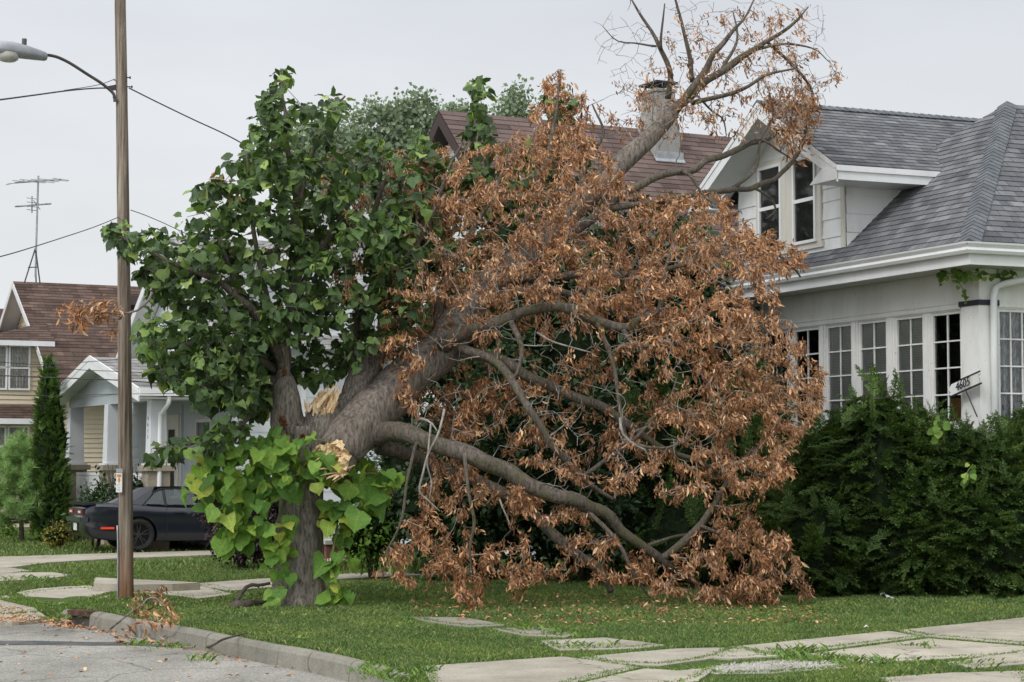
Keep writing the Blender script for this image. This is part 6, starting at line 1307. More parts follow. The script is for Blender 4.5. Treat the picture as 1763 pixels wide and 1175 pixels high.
for m in range(30): TP_.append(P(38, r.uniform(750, 790), pb0[1]) + r.normal(0, .04, 3)); TD_.append(np.array([r.normal(0, .4), r.normal(0, .4), 1]))
obj('trunk', b, M['stem'], t, smooth=True); TP_, TD_ = np.array(TP_), np.array(TD_)
v_, f_ = stamp(TUFT[0], TUFT[1], basis(TD_, r), .27 * r.uniform(.7, 1.3, len(TP_)), TP_); objnp('crown', v_, f_, M['pine'], t)
q0 = G(8, 925); broadleaf('low grassy green plant at the foot of the young pine', [((q0[0] - .1, q0[1], .15), (.35, .3, .22))], 120, .09, r, 'weed', 'low_plant', 'plant', 0, stem=False)

# trees far behind the houses, and the big street trees over the road that the windows mirror
def fartree(label, lobes, n, r, mat='fartree', size=.30, group='trees behind the houses', name='background_tree', trunk=.35):
    c0 = np.array(lobes[0][0]); t = thing(name, (c0[0], c0[1], -.25), label, 'tree', group); P_, D_ = lobes_points(lobes, n, r, .55); k = 7
    PP = np.repeat(P_, k, 0) + r.normal(0, size * 1.1, (n * k, 3)); d = np.repeat(D_, k, 0) * .5 + r.normal(0, .7, (n * k, 3)) + np.array([0, 0, -.1]); v_, f_ = stamp(SMALL_V * np.array([1.5, 1, 1]), SMALL_F, basis(d, r), size * r.uniform(.6, 1.3, n * k), PP); objnp('crown', v_, f_, M[mat], t)
    b = MB(); b.tube(spline([(c0[0], c0[1], -.3), (c0[0] + .1, c0[1], c0[2] * .4), (c0[0], c0[1], c0[2])], 10), np.linspace(trunk, trunk * .5, 10), 10)
    for c, R_ in lobes[1:]: b.tube(spline([(c0[0], c0[1], c0[2] * .55), (np.array(c0) + np.array(c)) / 2 - np.array([0, 0, .8]), c], 9), np.linspace(trunk * .4, .04, 9), 6)
    obj('trunk', b, M['bark'], t, smooth=True); return t
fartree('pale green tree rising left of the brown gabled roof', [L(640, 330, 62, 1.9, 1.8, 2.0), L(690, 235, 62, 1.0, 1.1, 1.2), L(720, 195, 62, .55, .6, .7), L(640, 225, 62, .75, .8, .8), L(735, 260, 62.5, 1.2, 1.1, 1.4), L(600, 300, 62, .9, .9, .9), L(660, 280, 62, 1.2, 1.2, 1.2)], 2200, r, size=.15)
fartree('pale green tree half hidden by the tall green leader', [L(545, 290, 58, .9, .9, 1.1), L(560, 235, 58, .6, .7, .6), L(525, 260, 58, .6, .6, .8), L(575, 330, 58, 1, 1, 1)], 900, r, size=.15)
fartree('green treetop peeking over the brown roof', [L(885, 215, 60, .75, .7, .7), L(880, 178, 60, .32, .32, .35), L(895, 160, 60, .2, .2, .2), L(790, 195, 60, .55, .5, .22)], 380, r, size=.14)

for i, (X, Y, z, R_) in enumerate(((-27, 47, 9.0, 5.4), (-31, 60, 10.0, 6.0)  )):
    fartree(('street tree across the road, nearest the tan house', 'street tree across the road, farthest along')[i],
            [((X, Y, z), (R_, R_, R_ * .95)), ((X + 1.5, Y - 2, z + 2.2), (R_ * .6, R_ * .6, R_ * .6)), ((X - 1, Y + 2, z + 2.5), (R_ * .6, R_ * .6, R_ * .6))], 900, r, 'darkleaf', .42, 'street trees across the road', 'street_tree', .32)

# ------------------------------------------------------------------ parked car
c_px = P(241, 795, 41.0); CF = Frame(c_px, 24.0); CSC = .925; CG = .05
def cp(x, y, z): return CF.p((y + .95) * CSC, x * CSC, CG + z * CSC)     # x forward from the rear axle, y across (-.95 near side), z up
car = thing('parked_car', cp(.9, 0, 0), 'dark blue grey two door coupe parked on the driveway in front of the porch', 'car')
ST = [  # x, z low, z top, half width, shoulder drop
 (-1.20, .50, .90, .70, .03), (-1.15, .40, .99, .84, .04), (-1.0, .30, 1.05, .91, .05), (-.6, .24, 1.07, .95, .08), (-.1, .22, 1.06, .965, .11), (.4, .21, 1.02, .955, .12), (1.0, .20, .99, .94, .11), (1.8, .20, .985, .94, .10), (2.4, .21, .98, .95, .09), (2.95, .22, .96, .955, .08), (3.4, .25, .90, .92, .08), (3.65, .32, .82, .84, .07), (3.74, .42, .74, .70, .05)]
S_ = spline(np.array(ST), 64); ring = []
def sect(zl, zt, hw, dr):
    h = [(0, zt + .012), (.45 * hw, zt + .01), (.80 * hw, zt - .005), (.93 * hw, zt - .35 * dr), (.985 * hw, zt - dr), (1.0 * hw, zt - dr - .10), (.985 * hw, zl + (zt - zl) * .62), (.965 * hw, zl + (zt - zl) * .48), (.985 * hw, zl + (zt - zl) * .34), (.975 * hw, zl + .13), (.93 * hw, zl + .02), (.8 * hw, zl), (0, zl)]
    return h + [(-a, z) for a, z in h[1:-1]][::-1]
V = []
for x, zl, zt, hw, dr in S_: V += [cp(x, -a, z) for a, z in sect(zl, zt, hw, dr)]
k = 24; Fc = [(i * k + j, i * k + (j + 1) % k, (i + 1) * k + (j + 1) % k, (i + 1) * k + j) for i in range(len(S_) - 1) for j in range(k)] + [tuple(range(k))[::-1], tuple(range((len(S_) - 1) * k, len(S_) * k))]
b = MB(); b.add(V, Fc); body = obj('body', b, M['carpaint'], car, smooth=True)
bm = bmesh.new(); bm.from_mesh(body.data); bmesh.ops.recalc_face_normals(bm, faces=bm.faces[:]); bm.to_mesh(body.data); bm.free()
cutters = []
for x in (0.0, 2.95):
    for y0, y1 in ((-1.1, -.62), (.62, 1.1)):
        bm = bmesh.new(); bmesh.ops.create_cone(bm, cap_ends=True, segments=40, radius1=.415 * CSC, radius2=.415 * CSC, depth=(y1 - y0) * CSC)
        me = bpy.data.meshes.new('cutter'); bm.to_mesh(me); bm.free(); co = bpy.data.objects.new('cutter', me); COL.objects.link(co)
        co.location = tuple(cp(x, (y0 + y1) / 2, .37)); co.rotation_euler = Vector(CF.u).to_track_quat('Z', 'Y').to_euler(); cutters.append(co)
        md = body.modifiers.new('well', 'BOOLEAN'); md.operation = 'DIFFERENCE'; md.object = co; md.solver = 'EXACT'
dg = bpy.context.evaluated_depsgraph_get(); dg.update(); me = bpy.data.meshes.new_from_object(body.evaluated_get(dg)); body.modifiers.clear(); body.data = me
for co in cutters: bpy.data.objects.remove(co)
try: me.set_sharp_from_angle(angle=math.radians(32))
except Exception: pass
# cabin
lo = [(-.72, .50), (-.62, .66), (-.25, .80), (.17, .82), (1.86, .82), (2.1, .72), (2.2, .5)]; hi = [(.06, .38), (.10, .50), (.16, .56), (.42, .60), (1.12, .60), (1.28, .52), (1.3, .38)]
zlo = [1.05, 1.05, 1.03, 1.0, .965, .965, .97]; zhi = [1.40, 1.40, 1.405, 1.425, 1.425, 1.40, 1.40]
b = MB(); V = []
for sg in (-1, 1):
    for (x, y), z in zip(lo, zlo): V.append(cp(x, sg * y, z - .02))
    for (x, y), z in zip(hi, zhi): V.append(cp(x, sg * y, z))
n_ = len(lo); sd_ = [i for i in range(n_ - 1) if i != 3]; Fc = [(i, i + 1, n_ + i + 1, n_ + i) for i in sd_] + [(2 * n_ + i + 1, 2 * n_ + i, 3 * n_ + i, 3 * n_ + i + 1) for i in sd_] + [(n_ + i, n_ + i + 1, 3 * n_ + i + 1, 3 * n_ + i) for i in range(n_ - 1)] 
b.add(V, Fc); cab = obj('cabin', b, M['carpaint'], car)
mdb = cab.modifiers.new('thick', 'SOLIDIFY'); mdb.thickness = .02; mdb.offset = 0.0
def side_pt(x, z, sg, out_=.012):                   # a point of the cabin side
    t_ = (z - 1.0) / .42; yy = .82 + (.60 - .82) * t_; return cp(x, sg * (yy + out_), z)
M['carsky'] = noisy('car_interior_grey', (.10, .105, .11), (.22, .23, .235), 3, .6)
for sg in (-1, 1):
    for name, poly in (('quarter_window', [(.16, 1.05), (.60, 1.03), (.57, 1.35), (.42, 1.31)]), ('door_window', [(.66, 1.03), (1.82, 1.01), (1.70, 1.07), (1.28, 1.345), (1.1, 1.37), (.64, 1.365)])):
        b = MB(); q = [side_pt(x, z, sg, .016) for x, z in poly]; b.slab(q if sg < 0 else q[::-1], -CF.u * sg * -1, .004); obj(name, b, M['darkglass'] if 'darkglass' in M else M['carglass'], car)
    b = MB(); ln = [(.10, 1.03), (.42, 1.335), (.60, 1.385), (1.1, 1.395), (1.32, 1.365), (1.9, .995)]; b.tube([side_pt(x, z, sg, .02) for x, z in ln], .014, 6); b.bar(side_pt(.63, 1.0, sg, .0), side_pt(.60, 1.39, sg, .0), .07, .02); obj('window_trim', b, M['black'], car)
b = MB(); q = [cp(-.66, -.5, 1.075), cp(-.66, .5, 1.075), cp(.03, .40, 1.40), cp(.03, -.40, 1.40)]; b.slab(q, cp(-1, 0, 2) - cp(0, 0, 1), .006); obj('rear_window', b, M['carglass'], car)
b = MB(); b.slab([cp(2.12, -.58, 1.0), cp(2.12, .58, 1.0), cp(1.33, .44, 1.39), cp(1.33, -.44, 1.39)][::-1], cp(1, 0, 2) - cp(0, 0, 1), .006); obj('windscreen', b, M['carglass'], car)
def rbox(mb, x0, x1, y0, y1, z0, z1): mb.hexa([cp(x, y, z) for z in (z0, z1) for x, y in ((x0, y0), (x1, y0), (x1, y1), (x0, y1))])
b = MB(); b.hexa([cp(x, y, z) for (x, z) in ((-1.20, 1.03), (-.98, 1.065)) for y in (-.84, .84)][0:0] or [cp(-1.2, -.84, 1.03), cp(-.95, -.86, 1.05), cp(-.95, .86, 1.05), cp(-1.2, .84, 1.03), cp(-1.22, -.84, 1.10), cp(-.98, -.86, 1.085), cp(-.98, .86, 1.085), cp(-1.22, .84, 1.10)]); obj('spoiler', b, M['black'], car)
b = MB(); rbox(b, -1.225, -1.18, -.74, .74, .80, .955); tp_ = obj('tail_panel', b, M['black'], car)
for y0, y1 in ((-.70, -.22), (.22, .70)):
    b = MB(); rbox(b, -1.24, -1.222, y0, y1, .83, .925); obj('tail_light', b, M['redlens'], car)
    b = MB(); rbox(b, -1.246, -1.241, y0 + .14, y1 - .14, .855, .90); obj('reversing_light', b, M['paper'], tp_)
b = MB(); rbox(b, -1.238, -1.225, -.16, .16, .46, .62); obj('number_plate', b, M['paper'], car)
b = MB(); rbox(b, -1.28, -1.14, -.80, .80, .66, .76); b.hexa([cp(-1.14, -.93, .66), cp(-1.28, -.80, .66), cp(-1.28, -.7, .66), cp(-1.1, -.8, .66), cp(-1.14, -.93, .76), cp(-1.28, -.80, .76), cp(-1.28, -.7, .76), cp(-1.1, -.8, .76)]); obj('bumper', b, M['carpaint'], car)
b = MB(); b.hexa([cp(x, -y, z) for z in (.50, .545) for x, y in ((-.86, .945), (-.56, .966), (-.56, .90), (-.86, .90))]); obj('side_marker', b, M['marker'], car)
b = MB(); rbox(b, .80, 1.02, -.968, -.93, .84, .875); obj('door_handle', b, M['black'], car)
b = MB()
for x in (.63, 2.02): b.tube([cp(x, -.958, .32), cp(x, -.968, .55), cp(x, -.962, .80), cp(x, -.9, .96)], .006, 4)
obj('door_seam', b, M['tyre'], car)
b = MB(); rbox(b, .55, 1.35, -.5, -.1, .6, 1.15); rbox(b, .55, .85, .1, .5, .6, 1.2); rbox(b, .2, .5, -.5, .5, .5, 1.0); obj('seats', b, M['interior'], car)
def lathe(mb, prof_, c, ax, n_):
    ax = nrm(ax); a = nrm(np.cross(ax, (0, 0, 1))); d = np.cross(ax, a); V = []; k = len(prof_)
    for i in range(n_):
        th = 2 * math.pi * i / n_
        for rad, h in prof_: V.append(c + ax * h + (a * math.cos(th) + d * math.sin(th)) * rad)
    mb.add(V, [(i * k + j, ((i + 1) % n_) * k + j, ((i + 1) % n_) * k + j + 1, i * k + j + 1) for i in range(n_) for j in range(k - 1)])
for x in (0.0, 2.95):
    for sg in (-1, 1):
        c = cp(x, sg * .83, .36); ax = CF.u * sg; s_ = CSC
        w_ = MB(); lathe(w_, [(.25 * s_, -.11 * s_), (.33 * s_, -.12 * s_), (.36 * s_, -.09 * s_), (.365 * s_, 0), (.36 * s_, .09 * s_), (.33 * s_, .12 * s_), (.26 * s_, .115 * s_), (.25 * s_, .08 * s_), (.25 * s_, -.11 * s_)], c, ax, 44); wo = obj('wheel', w_, M['tyre'], car, smooth=True)
        rm_ = MB(); lathe(rm_, [(.0, -.02), (.24 * s_, -.02), (.25 * s_, .07 * s_), (.262 * s_, .10 * s_), (.25 * s_, .115 * s_), (.235 * s_, .08 * s_)], c, ax, 40); a0 = nrm(np.cross(ax, (0, 0, 1))); d0_ = np.cross(ax, a0)
        for j in range(10):
            th = 2 * math.pi * j / 10 + (.12 if j % 2 else -.12); dd = a0 * math.cos(th) + d0_ * math.sin(th); rm_.bar(c + ax * .075 * s_ + dd * .03, c + ax * .065 * s_ + dd * .24 * s_, .024, .03, ax)
        lathe(rm_, [(0, .10 * s_), (.05 * s_, .095 * s_), (.06 * s_, .05 * s_)], c, ax, 16); obj('rim', rm_, M['rim'], wo)

# ------------------------------------------------------------------ wooden pole, street lamp, cables
PY = G(217, 1033)[1]
pole_b = G(217, 1033); pol = thing('utility_pole', pole_b, 'weathered grey brown wooden utility pole at the kerb', 'pole')
r = np.random.RandomState(14)
cl = np.array([P(217.5, 1040, PY), P(217, 1000, PY), P(214.5, 600, PY), P(210, 200, PY), P(206, -60, PY), P(203, -330, PY)]); Rr = np.array([13.2, 12.8, 11.4, 10.2, 9.4, 8.6]) / F * PY
S_ = spline(np.column_stack([cl, Rr]), 70)
def plob(i, th): return 1 - .10 * np.exp(-((th - 5.2 - .15 * np.sin(i * .22)) / .10) ** 2) - .08 * np.exp(-((th - 4.2 - .1 * np.sin(i * .17 + 1)) / .09) ** 2) - .06 * np.exp(-((th - 3.4) / .08) ** 2)
v_, f_ = tube(S_[:, :3], S_[:, 3], 48, .006, r, plob); b = MB(); b.add(v_, f_); shaft = obj('shaft', b, M['pole'], pol, smooth=True)
q = lambda x, y, dY=0: P(x, y, PY + dY)
b = MB(); b.tube(spline([q(203, 1050, -.02), q(202, 1035, -.06), q(203, 1000, -.06), q(203, 940, -.06), q(202, 905, -.05)], 14), .012, 6); obj('ground_wire', b, M['metal'], pol, smooth=True)
for y, x1 in ((134, 225), (150, 228)):
    b = MB(); b.bar(q(206, y - 1, -.0), q(x1, y, -.0), .014); b.bar(q(x1 - 1, y - 2), q(x1 - 1, y + 2), .02); obj('bolt', b, M['rust'], pol)
b = MB(); lathe(b, [(.0, .0), (.03, .0), (.055, .03), (.04, .05), (.06, .075), (.045, .10), (.05, .13), (.0, .14)], q(195, 145, -.1), (0, 0, 1), 16); b.bar(q(195, 137, -.1), q(206, 140, 0), .02); obj('insulator', b, M['ceramic'], pol, smooth=True)
t = thing('pole_sign', q(206, 830, -.12), 'narrow white tag with amber block and diamond fixed to the wooden pole', 'sign')
b = MB(); sgn = Frame(q(206, 830, -.135), -14); z0 = q(206, 848, -.13)[2]; z1 = q(206, 815, -.13)[2]; hw = .045
def sbox(mb, a0, a1, f0, f1, d0=-.004, d1=0.0): mb.box(sgn, d0, d1, a0 * hw - .006, a1 * hw - .006, z0 + (z1 - z0) * f0, z0 + (z1 - z0) * f1)
sbox(b, -1, 1, 0, 1); obj('plate', b, M['paper'], t)
b = MB(); sbox(b, -.75, .7, .80, .94, -.007, -.0045); obj('amber_block', b, M['amber'], t)
b = MB(); zc = z0 + (z1 - z0) * .64; b.slab([sgn.p(-.0045, -.006 + x * hw, zc + z * .05) for x, z in ((-.45, 0), (0, -1), (.45, 0), (0, 1))], -sgn.u, .003); obj('amber_diamond', b, M['amber'], t)
b = MB()
for f0, w_ in ((.40, .7), (.34, .4), (.26, .75), (.16, .6), (.10, .7)): sbox(b, -.7, -.7 + w_ * 1.6, f0, f0 + .022, -.006, -.0045)
obj('small_print', b, M['lamp'], t)
b = MB(); sgz = q(206, 811, -.13)[2]; b.box(sgn, -.008, 0, -.05, .045, sgz - .025, sgz + .03); obj('number_tag', b, M['lamp'], t)
# lamp: arm springing from the pole and cobra head
lamp = thing('street_lamp', q(200, 160, -.05), 'grey cobra head street lamp on a dark curved arm from the wooden pole', 'street lamp')
b = MB(); arm = spline([q(197, 170, -.06), q(194, 160, -.08), q(175, 144, -.14), q(150, 128, -.24), q(122, 110, -.36), q(102, 100, -.45), q(88, 96, -.52), q(76, 95, -.56)], 36); b.tube(arm, .0215, 10); obj('arm', b, M['darkiron'], lamp, smooth=True)
b = MB(); b.hexa([q(195, 168, -.1), q(203, 172, -.1), q(203, 172, -.02), q(195, 168, -.02), q(195, 176, -.1), q(203, 176, -.1), q(203, 176, -.02), q(195, 176, -.02)]); b.slab([q(183, 149, -.12), q(199, 146, -.06), q(200, 155, -.06), q(190, 156, -.1)], (0, 1, 0), .03); obj('bracket', b, M['darkiron'], lamp)
hx = nrm(q(-14, 84, -.95) - q(79, 98, -.55)); hy = nrm(np.cross((0, 0, 1), hx)); hz = np.cross(hx, hy); ho = q(80, 98, -.55)
b = MB(); V = []; ks = 18; secs = [(0.0, .05, .035, .05), (.02, .075, .055, .06), (.12, .095, .075, .065), (.30, .125, .105, .07), (.50, .145, .125, .075), (.66, .14, .115, .075), (.76, .10, .07, .06), (.80, .04, .02, .03)]
for x, w_, ht, hb in secs:
    for j in range(ks):
        th = 2 * math.pi * j / ks; cz = math.sin(th); V.append(ho + hx * x + hy * w_ * math.copysign(abs(math.cos(th)) ** .75, math.cos(th)) + hz * ((ht * 1.05 if cz > 0 else hb * 1.0) * math.copysign(abs(cz) ** .8, cz)))
b.add(V, [(i * ks + j, i * ks + (j + 1) % ks, (i + 1) * ks + (j + 1) % ks, (i + 1) * ks + j) for i in range(len(secs) - 1) for j in range(ks)] + [tuple(range(ks))[::-1], tuple(range((len(secs) - 1) * ks, len(secs) * ks))]); obj('housing', b, M['lamp'], lamp, smooth=True)
b = MB(); lathe(b, [(.15, -.02), (.15, .03), (.14, .06), (.10, .085), (.04, .098), (0, .10)], ho + hx * .54 - hz * .055, -hz, 26); obj('lens', b, noisy('frosted_lens', (.38, .38, .34), (.5, .5, .46), 5, .25, .5), lamp, smooth=True)
b = MB(); lathe(b, [(.0, .10), (.033, .10), (.033, 0), (.036, -.05)], ho + hx * .32 + hz * .10, hz, 14); obj('photocell', b, M['darkiron'], lamp, smooth=True)
def cable(pp, rad, label, group=None, sag=0.0):
    W = np.array([P(*a) for a in pp]); S_ = spline(W, 40); b = MB(); b.tube(S_, rad, 5); o = obj('overhead_cable', b, M['cable'], None, smooth=True, loc=W[0]); tag(o, label, 'cable', group)
gc = 'overhead cables'
cable([(-40, 176, 20), (0, 172, 21.5), (60, 164, 23.5), (120, 156, 25.5), (170, 152, 27.0), (200, 153, PY)], .010, 'twisted dark cable meeting the pole just below the lamp arm from the left', gc)
cable([(110, 156, 25.4), (150, 150, 26.3), (175, 145, 26.9), (194, 138, PY - .1)], .005, 'thin wire from the twisted cable up to the insulator', gc)
cable([(222, 152, PY), (270, 176, 27.7), (330, 205, 27.9), (400, 238, 28.2), (470, 280, 28.6), (540, 330, 29)], .010, 'dark cable running from the pole top down into the green crown', gc)
cable([(-30, 450, 18), (30, 434, 20), (100, 412, 23), (160, 392, 25.5), (205, 374, PY)], .006, 'thin wire sloping up from the left to the middle of the pole', gc)
cable([(225, 362, PY), (255, 373, 28), (300, 393, 29.5), (370, 428, 32), (440, 470, 34)], .006, 'thin wire from the middle of the pole into the green leaves on its right', gc)
cable([(-30, 621, 40), (30, 626, 40), (70, 628, 40), (130, 625, 40), (205, 619, 40), (300, 612, 40)], .007, 'uppermost of the thin wires crossing the tan house roof', gc)
cable([(-30, 633, 38), (60, 632, 38), (110, 634, 38), (150, 638, 38), (230, 641, 38), (330, 650, 38)], .007, 'thin wire crossing the top of the tall narrow evergreen', gc)
cable([(-30, 645, 36), (0, 647, 36), (70, 650, 36), (130, 652, 36), (220, 656, 36), (330, 665, 36)], .011, 'thick dark wire crossing the grey porch gable peak', gc)
cable([(-30, 679, 37), (60, 682, 37), (130, 681, 37), (200, 679, 37), (300, 678, 37)], .006, 'lowest thin wire crossing the grey porch gable', gc)
# television aerial on the tan house
at = TH.p(3.5, 2.05, TP); ax_ = P(62, 487, 57.0); tY = ax_[1]
a_ = lambda x, y, d=0: P(x, y, tY + d)
t = thing('tv_antenna', a_(61, 487), 'tall roof aerial on a tripod above the brown shingled roof at left', 'antenna')
b = MB(); b.tube([a_(61, 478), a_(63, 400), a_(66, 303)], .028, 6); obj('mast', b, M['metal'], t)
for x0, y0, d in ((42, 487, -.35), (69, 489, -.1), (62, 487, .5)):
    b = MB(); b.tube([a_(x0, y0, d), a_(61, 427)], .022, 5); obj('tripod_leg', b, M['darkiron'], t)
b = MB(); b.tube([a_(48, 461, -.2), a_(66, 460, -.05)], .015, 4); obj('brace', b, M['darkiron'], t)
def aerial(name, c0, c1, els_):
    b = MB(); b.tube([a_(*c0), a_(*c1)], .025, 5); 
    for f_, lx, ly, ld in els_: 
        x = c0[0] + (c1[0] - c0[0]) * f_; y = c0[1] + (c1[1] - c0[1]) * f_; dd = c0[2] + (c1[2] - c0[2]) * f_
        b.tube([a_(x - lx, y - ly, dd - ld), a_(x + lx, y + ly, dd + ld)], .012, 4)
    obj(name, b, M['metal'], t)
aerial('upper_array', (26, 315, -.6), (105, 309, .6), [(0, 16, -4, -1.2), (.15, 25, -3, -1.4), (.3, 28, 2, -1.4), (.48, 30, 3, -1.3), (.65, 24, 2, -1.2), (.82, 26, 2, -1.1), (1, 14, 2, -1.0)])
aerial('lower_array', (26, 356, -.4), (88, 351, .4), [(.1, 3, 1, .3), (.9, 3, 1, .3), (.5, 10, -3, .5), (.6, 6, 8, .4)])
b = MB(); b.tube([a_(55, 338), a_(55, 367)], .02, 4)
for y in (342, 349, 356, 362): b.tube([a_(46, y - 1), a_(64, y + 1)], .011, 4)
obj('cross_array', b, M['metal'], t)

# ------------------------------------------------------------------ small things on the ground
t = thing('striped_flag', G(572, 990), 'tiny red and white striped flag on a stick just right of the broken trunk', 'flag')
b = MB(); b.tube([P(575, 990, 31.5), P(573, 958, 31.5)], .008, 5); obj('stick', b, M['paper'], t)
b = MB(); fo = P(561, 963, 31.5); e1 = P(576, 959, 31.5) - fo; e2 = P(563, 973, 31.5) - fo
for m_, par in (('red', 0), ('cloth', 1)):
    b = MB()
    for j in range(7):
        if j % 2 == par: b.slab([fo + e1 * j / 7, fo + e1 * (j + 1) / 7, fo + e1 * ((j + 1) / 7 - .12) + e2, fo + e1 * (j / 7 - .12) + e2], (0, 1, 0), .004)
    obj('red_stripes' if par == 0 else 'white_stripes', b, M[m_], t)
def twiglet(name, label, cat, pts_px, hw, leaves=None, mat='twig', group=None):
    W = [P(*a) for a in pts_px]; o = W[0]; t = thing(name, (o[0], o[1], 0), label, cat, group); b = MB(); NN = []
    limb(b, pts_px, hw, 7, None, .04, r, NN, .4); obj('stem', b, M[mat], t, smooth=True)
    if leaves:
        tgx = np.array([P(x, y, Y) for x, y, Y in leaves]); pp = grow(NN, tgx, r, .2, .2, .006, .003); v_, f_ = twig_mesh(pp, 4); objnp('twigs', v_, f_, M['twig'], t); v_, f_ = dead_leaves(pp, 10, 18, r, .075, .07, .5); objnp('dead_leaves', v_, f_, M['brownleaf'], t, smooth=True)
    return t
jl = lambda poly, n_, y0, y1: [(x, y, r.uniform(y0, y1)) for x, y in zip(*sample(poly, n_, r))]
gd = lambda x, y, z=.02: (x, y, G(x, y, z)[1])
twiglet('fallen_branch', 'dry brown leafed branch lying across the kerb right of the pole', 'branch', [gd(190, 1083, -.1), gd(215, 1062, .08), (240, 1045, 25.5), (262, 1030, 25.6), (285, 1045, 25.2)], [2, 2, 2, 1.6, 1], [gd(x, y, .1 + r.uniform(0, .12)) for x, y in ((230, 1042), (236, 1024), (228, 1034), (258, 1020), (270, 1015), (272, 1030), (292, 1042), (288, 1055), (296, 1060), (265, 1062), (272, 1072), (262, 1078), (290, 1070), (240, 1058), (282, 1030), (250, 1050))])
twiglet('dead_sprig', 'dead brown sprig hanging in front of the wooden pole at left', 'branch', [(262, 503, 25.0), (258, 515, 25.0), (240, 533, 24.9), (215, 540, 24.8), (180, 540, 24.7), (160, 532, 24.6), (140, 520, 24.6)], [2.6, 2.4, 2, 1.8, 1.5, 1.2, .8], jl([(95, 530), (115, 517), (140, 530), (155, 550), (150, 560), (110, 552)], 13, 24.5, 24.7) + jl([(143, 512), (180, 512), (185, 545), (170, 565), (160, 550)], 13, 24.6, 24.8) + [(195, 522, 24.8), (190, 574, 24.8), (200, 570, 24.8), (203, 524, 24.7)])
twiglet('dead_tuft', 'tuft of dead brown leaves at the top left of the green crown', 'branch', [(390, 330, 25.2), (382, 318, 25.2), (372, 308, 25.2)], [1.2, 1, .6], [(360, 310, 25.2), (368, 318, 25.2), (372, 304, 25.2), (378, 335, 25.2), (414, 340, 25.2), (375, 312, 25.1)])
bb_ = twiglet('broken_limb', 'dark bent broken limb lying against the left foot of the broken trunk', 'branch', [gd(405, 1044, .04), (418, 1022, 25.8), (432, 1006, 25.9), (450, 1006, 25.9), (468, 1003, 25.9)], [4, 4, 3.5, 3, 2.5], None, 'stem')
twiglet('dark_log', 'dark rotting log half buried in the grass left of the broken trunk', 'log', [gd(395, 1045, .03), gd(430, 1040, .06), gd(470, 1036, .05)], [6, 8, 6], None, 'stem')
twiglet('bare_stick', 'bare thin stick leaning over the kerb below the broken trunk', 'stick', [gd(352, 1116, ZS + .02), gd(385, 1102, .03), gd(425, 1090, .05)], [2, 2, 1.5], None, 'stem')
for i, (x, y, n_, lab) in enumerate(((1135, 1056, 6, 'small tuft of dead leaves on the lawn in front of the fallen crown'), (1113, 1043, 3, 'pair of dead leaves on the grass behind the small tuft'), (218, 1100, 5, 'little heap of dead leaves in the gutter below the fallen branch'), (310, 1101, 4, 'few dead leaves caught at the kerb joint'))):
    z = .06 if i < 2 else ZS + .05; q0 = G(x, y, z); t = thing('leaf_tuft', (q0[0], q0[1], z - .05), lab, 'leaves', 'tufts of dead leaves'); paths = [(np.array([q0, q0 + r.normal(0, .05, 3) + np.array([0, 0, .03])]), None) for k in range(n_)]; v_, f_ = dead_leaves(paths, 5, 8, r, .08, .09, .2); objnp('dead_leaves', v_, f_, M['brownleaf'], t)
# leaf litter along the gutter and over the apron
LPp = []
for k in range(520):
    i = r.uniform(0, 4.2); j = int(i); q = curb_w[j] * (1 - i + j) + curb_w[j + 1] * (i - j); d = curb_w[j + 1] - curb_w[j]; d = d / np.linalg.norm(d); nn = np.array([d[1], -d[0]]); nn = nn if nn[0] < 0 else -nn
    if r.uniform() < .35 + .5 * math.exp(-((i - 1.2) / .6) ** 2): LPp.append([*(q + nn * (.12 + abs(r.normal(0, .12)))), ZS + .012])
for x, y in zip(*sample([(-30, 1030), (30, 1040), (60, 1058), (130, 1070), (120, 1078), (40, 1072), (-30, 1070)], 420, r)): LPp.append(list(G(x, y, -.05)))
for x, y in zip(*sample([(700, 1030), (1000, 1020), (1400, 1040), (1440, 1070), (1000, 1075), (720, 1060)], 900, r)): LPp.append(list(G(x, y, .055)))
for x, y in zip(*sample([(0, 1075), (300, 1100), (620, 1160), (300, 1175), (0, 1175)], 90, r)): LPp.append(list(G(x, y, ZS + .01)))
LPp = np.array(LPp); d = np.column_stack([r.normal(0, 1, len(LPp)), r.normal(0, 1, len(LPp)), r.normal(0, .25, len(LPp))]); v_, f_ = stamp(DEAD_V, DEAD_F3, basis(d, r, np.array([0, 0, 1.0]) + r.normal(0, .3, d.shape)), np.clip(r.normal(.06, .018, len(LPp)), .03, .1), LPp); objnp('leaf_litter', v_, f_, M['brownleaf'])['kind'] = 'stuff'
# weeds growing over kerb and joints: broad leaved tufts
WP = []
for x, y, n_, s_ in ((96, 1066, 20, .1), (238, 1094, 16, .08), (290, 1098, 14, .08), (345, 1118, 10, .08), (660, 1160, 26, .1), (690, 1172, 22, .1), (640, 1152, 10, .08), (1380, 1124, 34, .12), (1355, 1130, 20, .1), (1440, 1138, 30, .12), (1480, 1142, 24, .12), (1420, 1140, 16, .1), (1640, 1150, 30, .15), (1560, 1148, 24, .15), (905, 1085, 16, .08), (960, 1092, 20, .1), (1000, 1096, 14, .1), (1010, 1115, 20, .12), (45, 1000, 30, .15), (100, 1004, 30, .15), (150, 1008, 30, .12), (730, 1160, 14, .08), (1580, 1115, 10, .06)):
    q0 = G(x, y, 0)
    for k in range(n_): WP.append(q0 + np.array([r.normal(0, s_ * 1.3), r.normal(0, s_ * 1.6), .01 if y < 1085 or x > 500 else ZS * .6]))
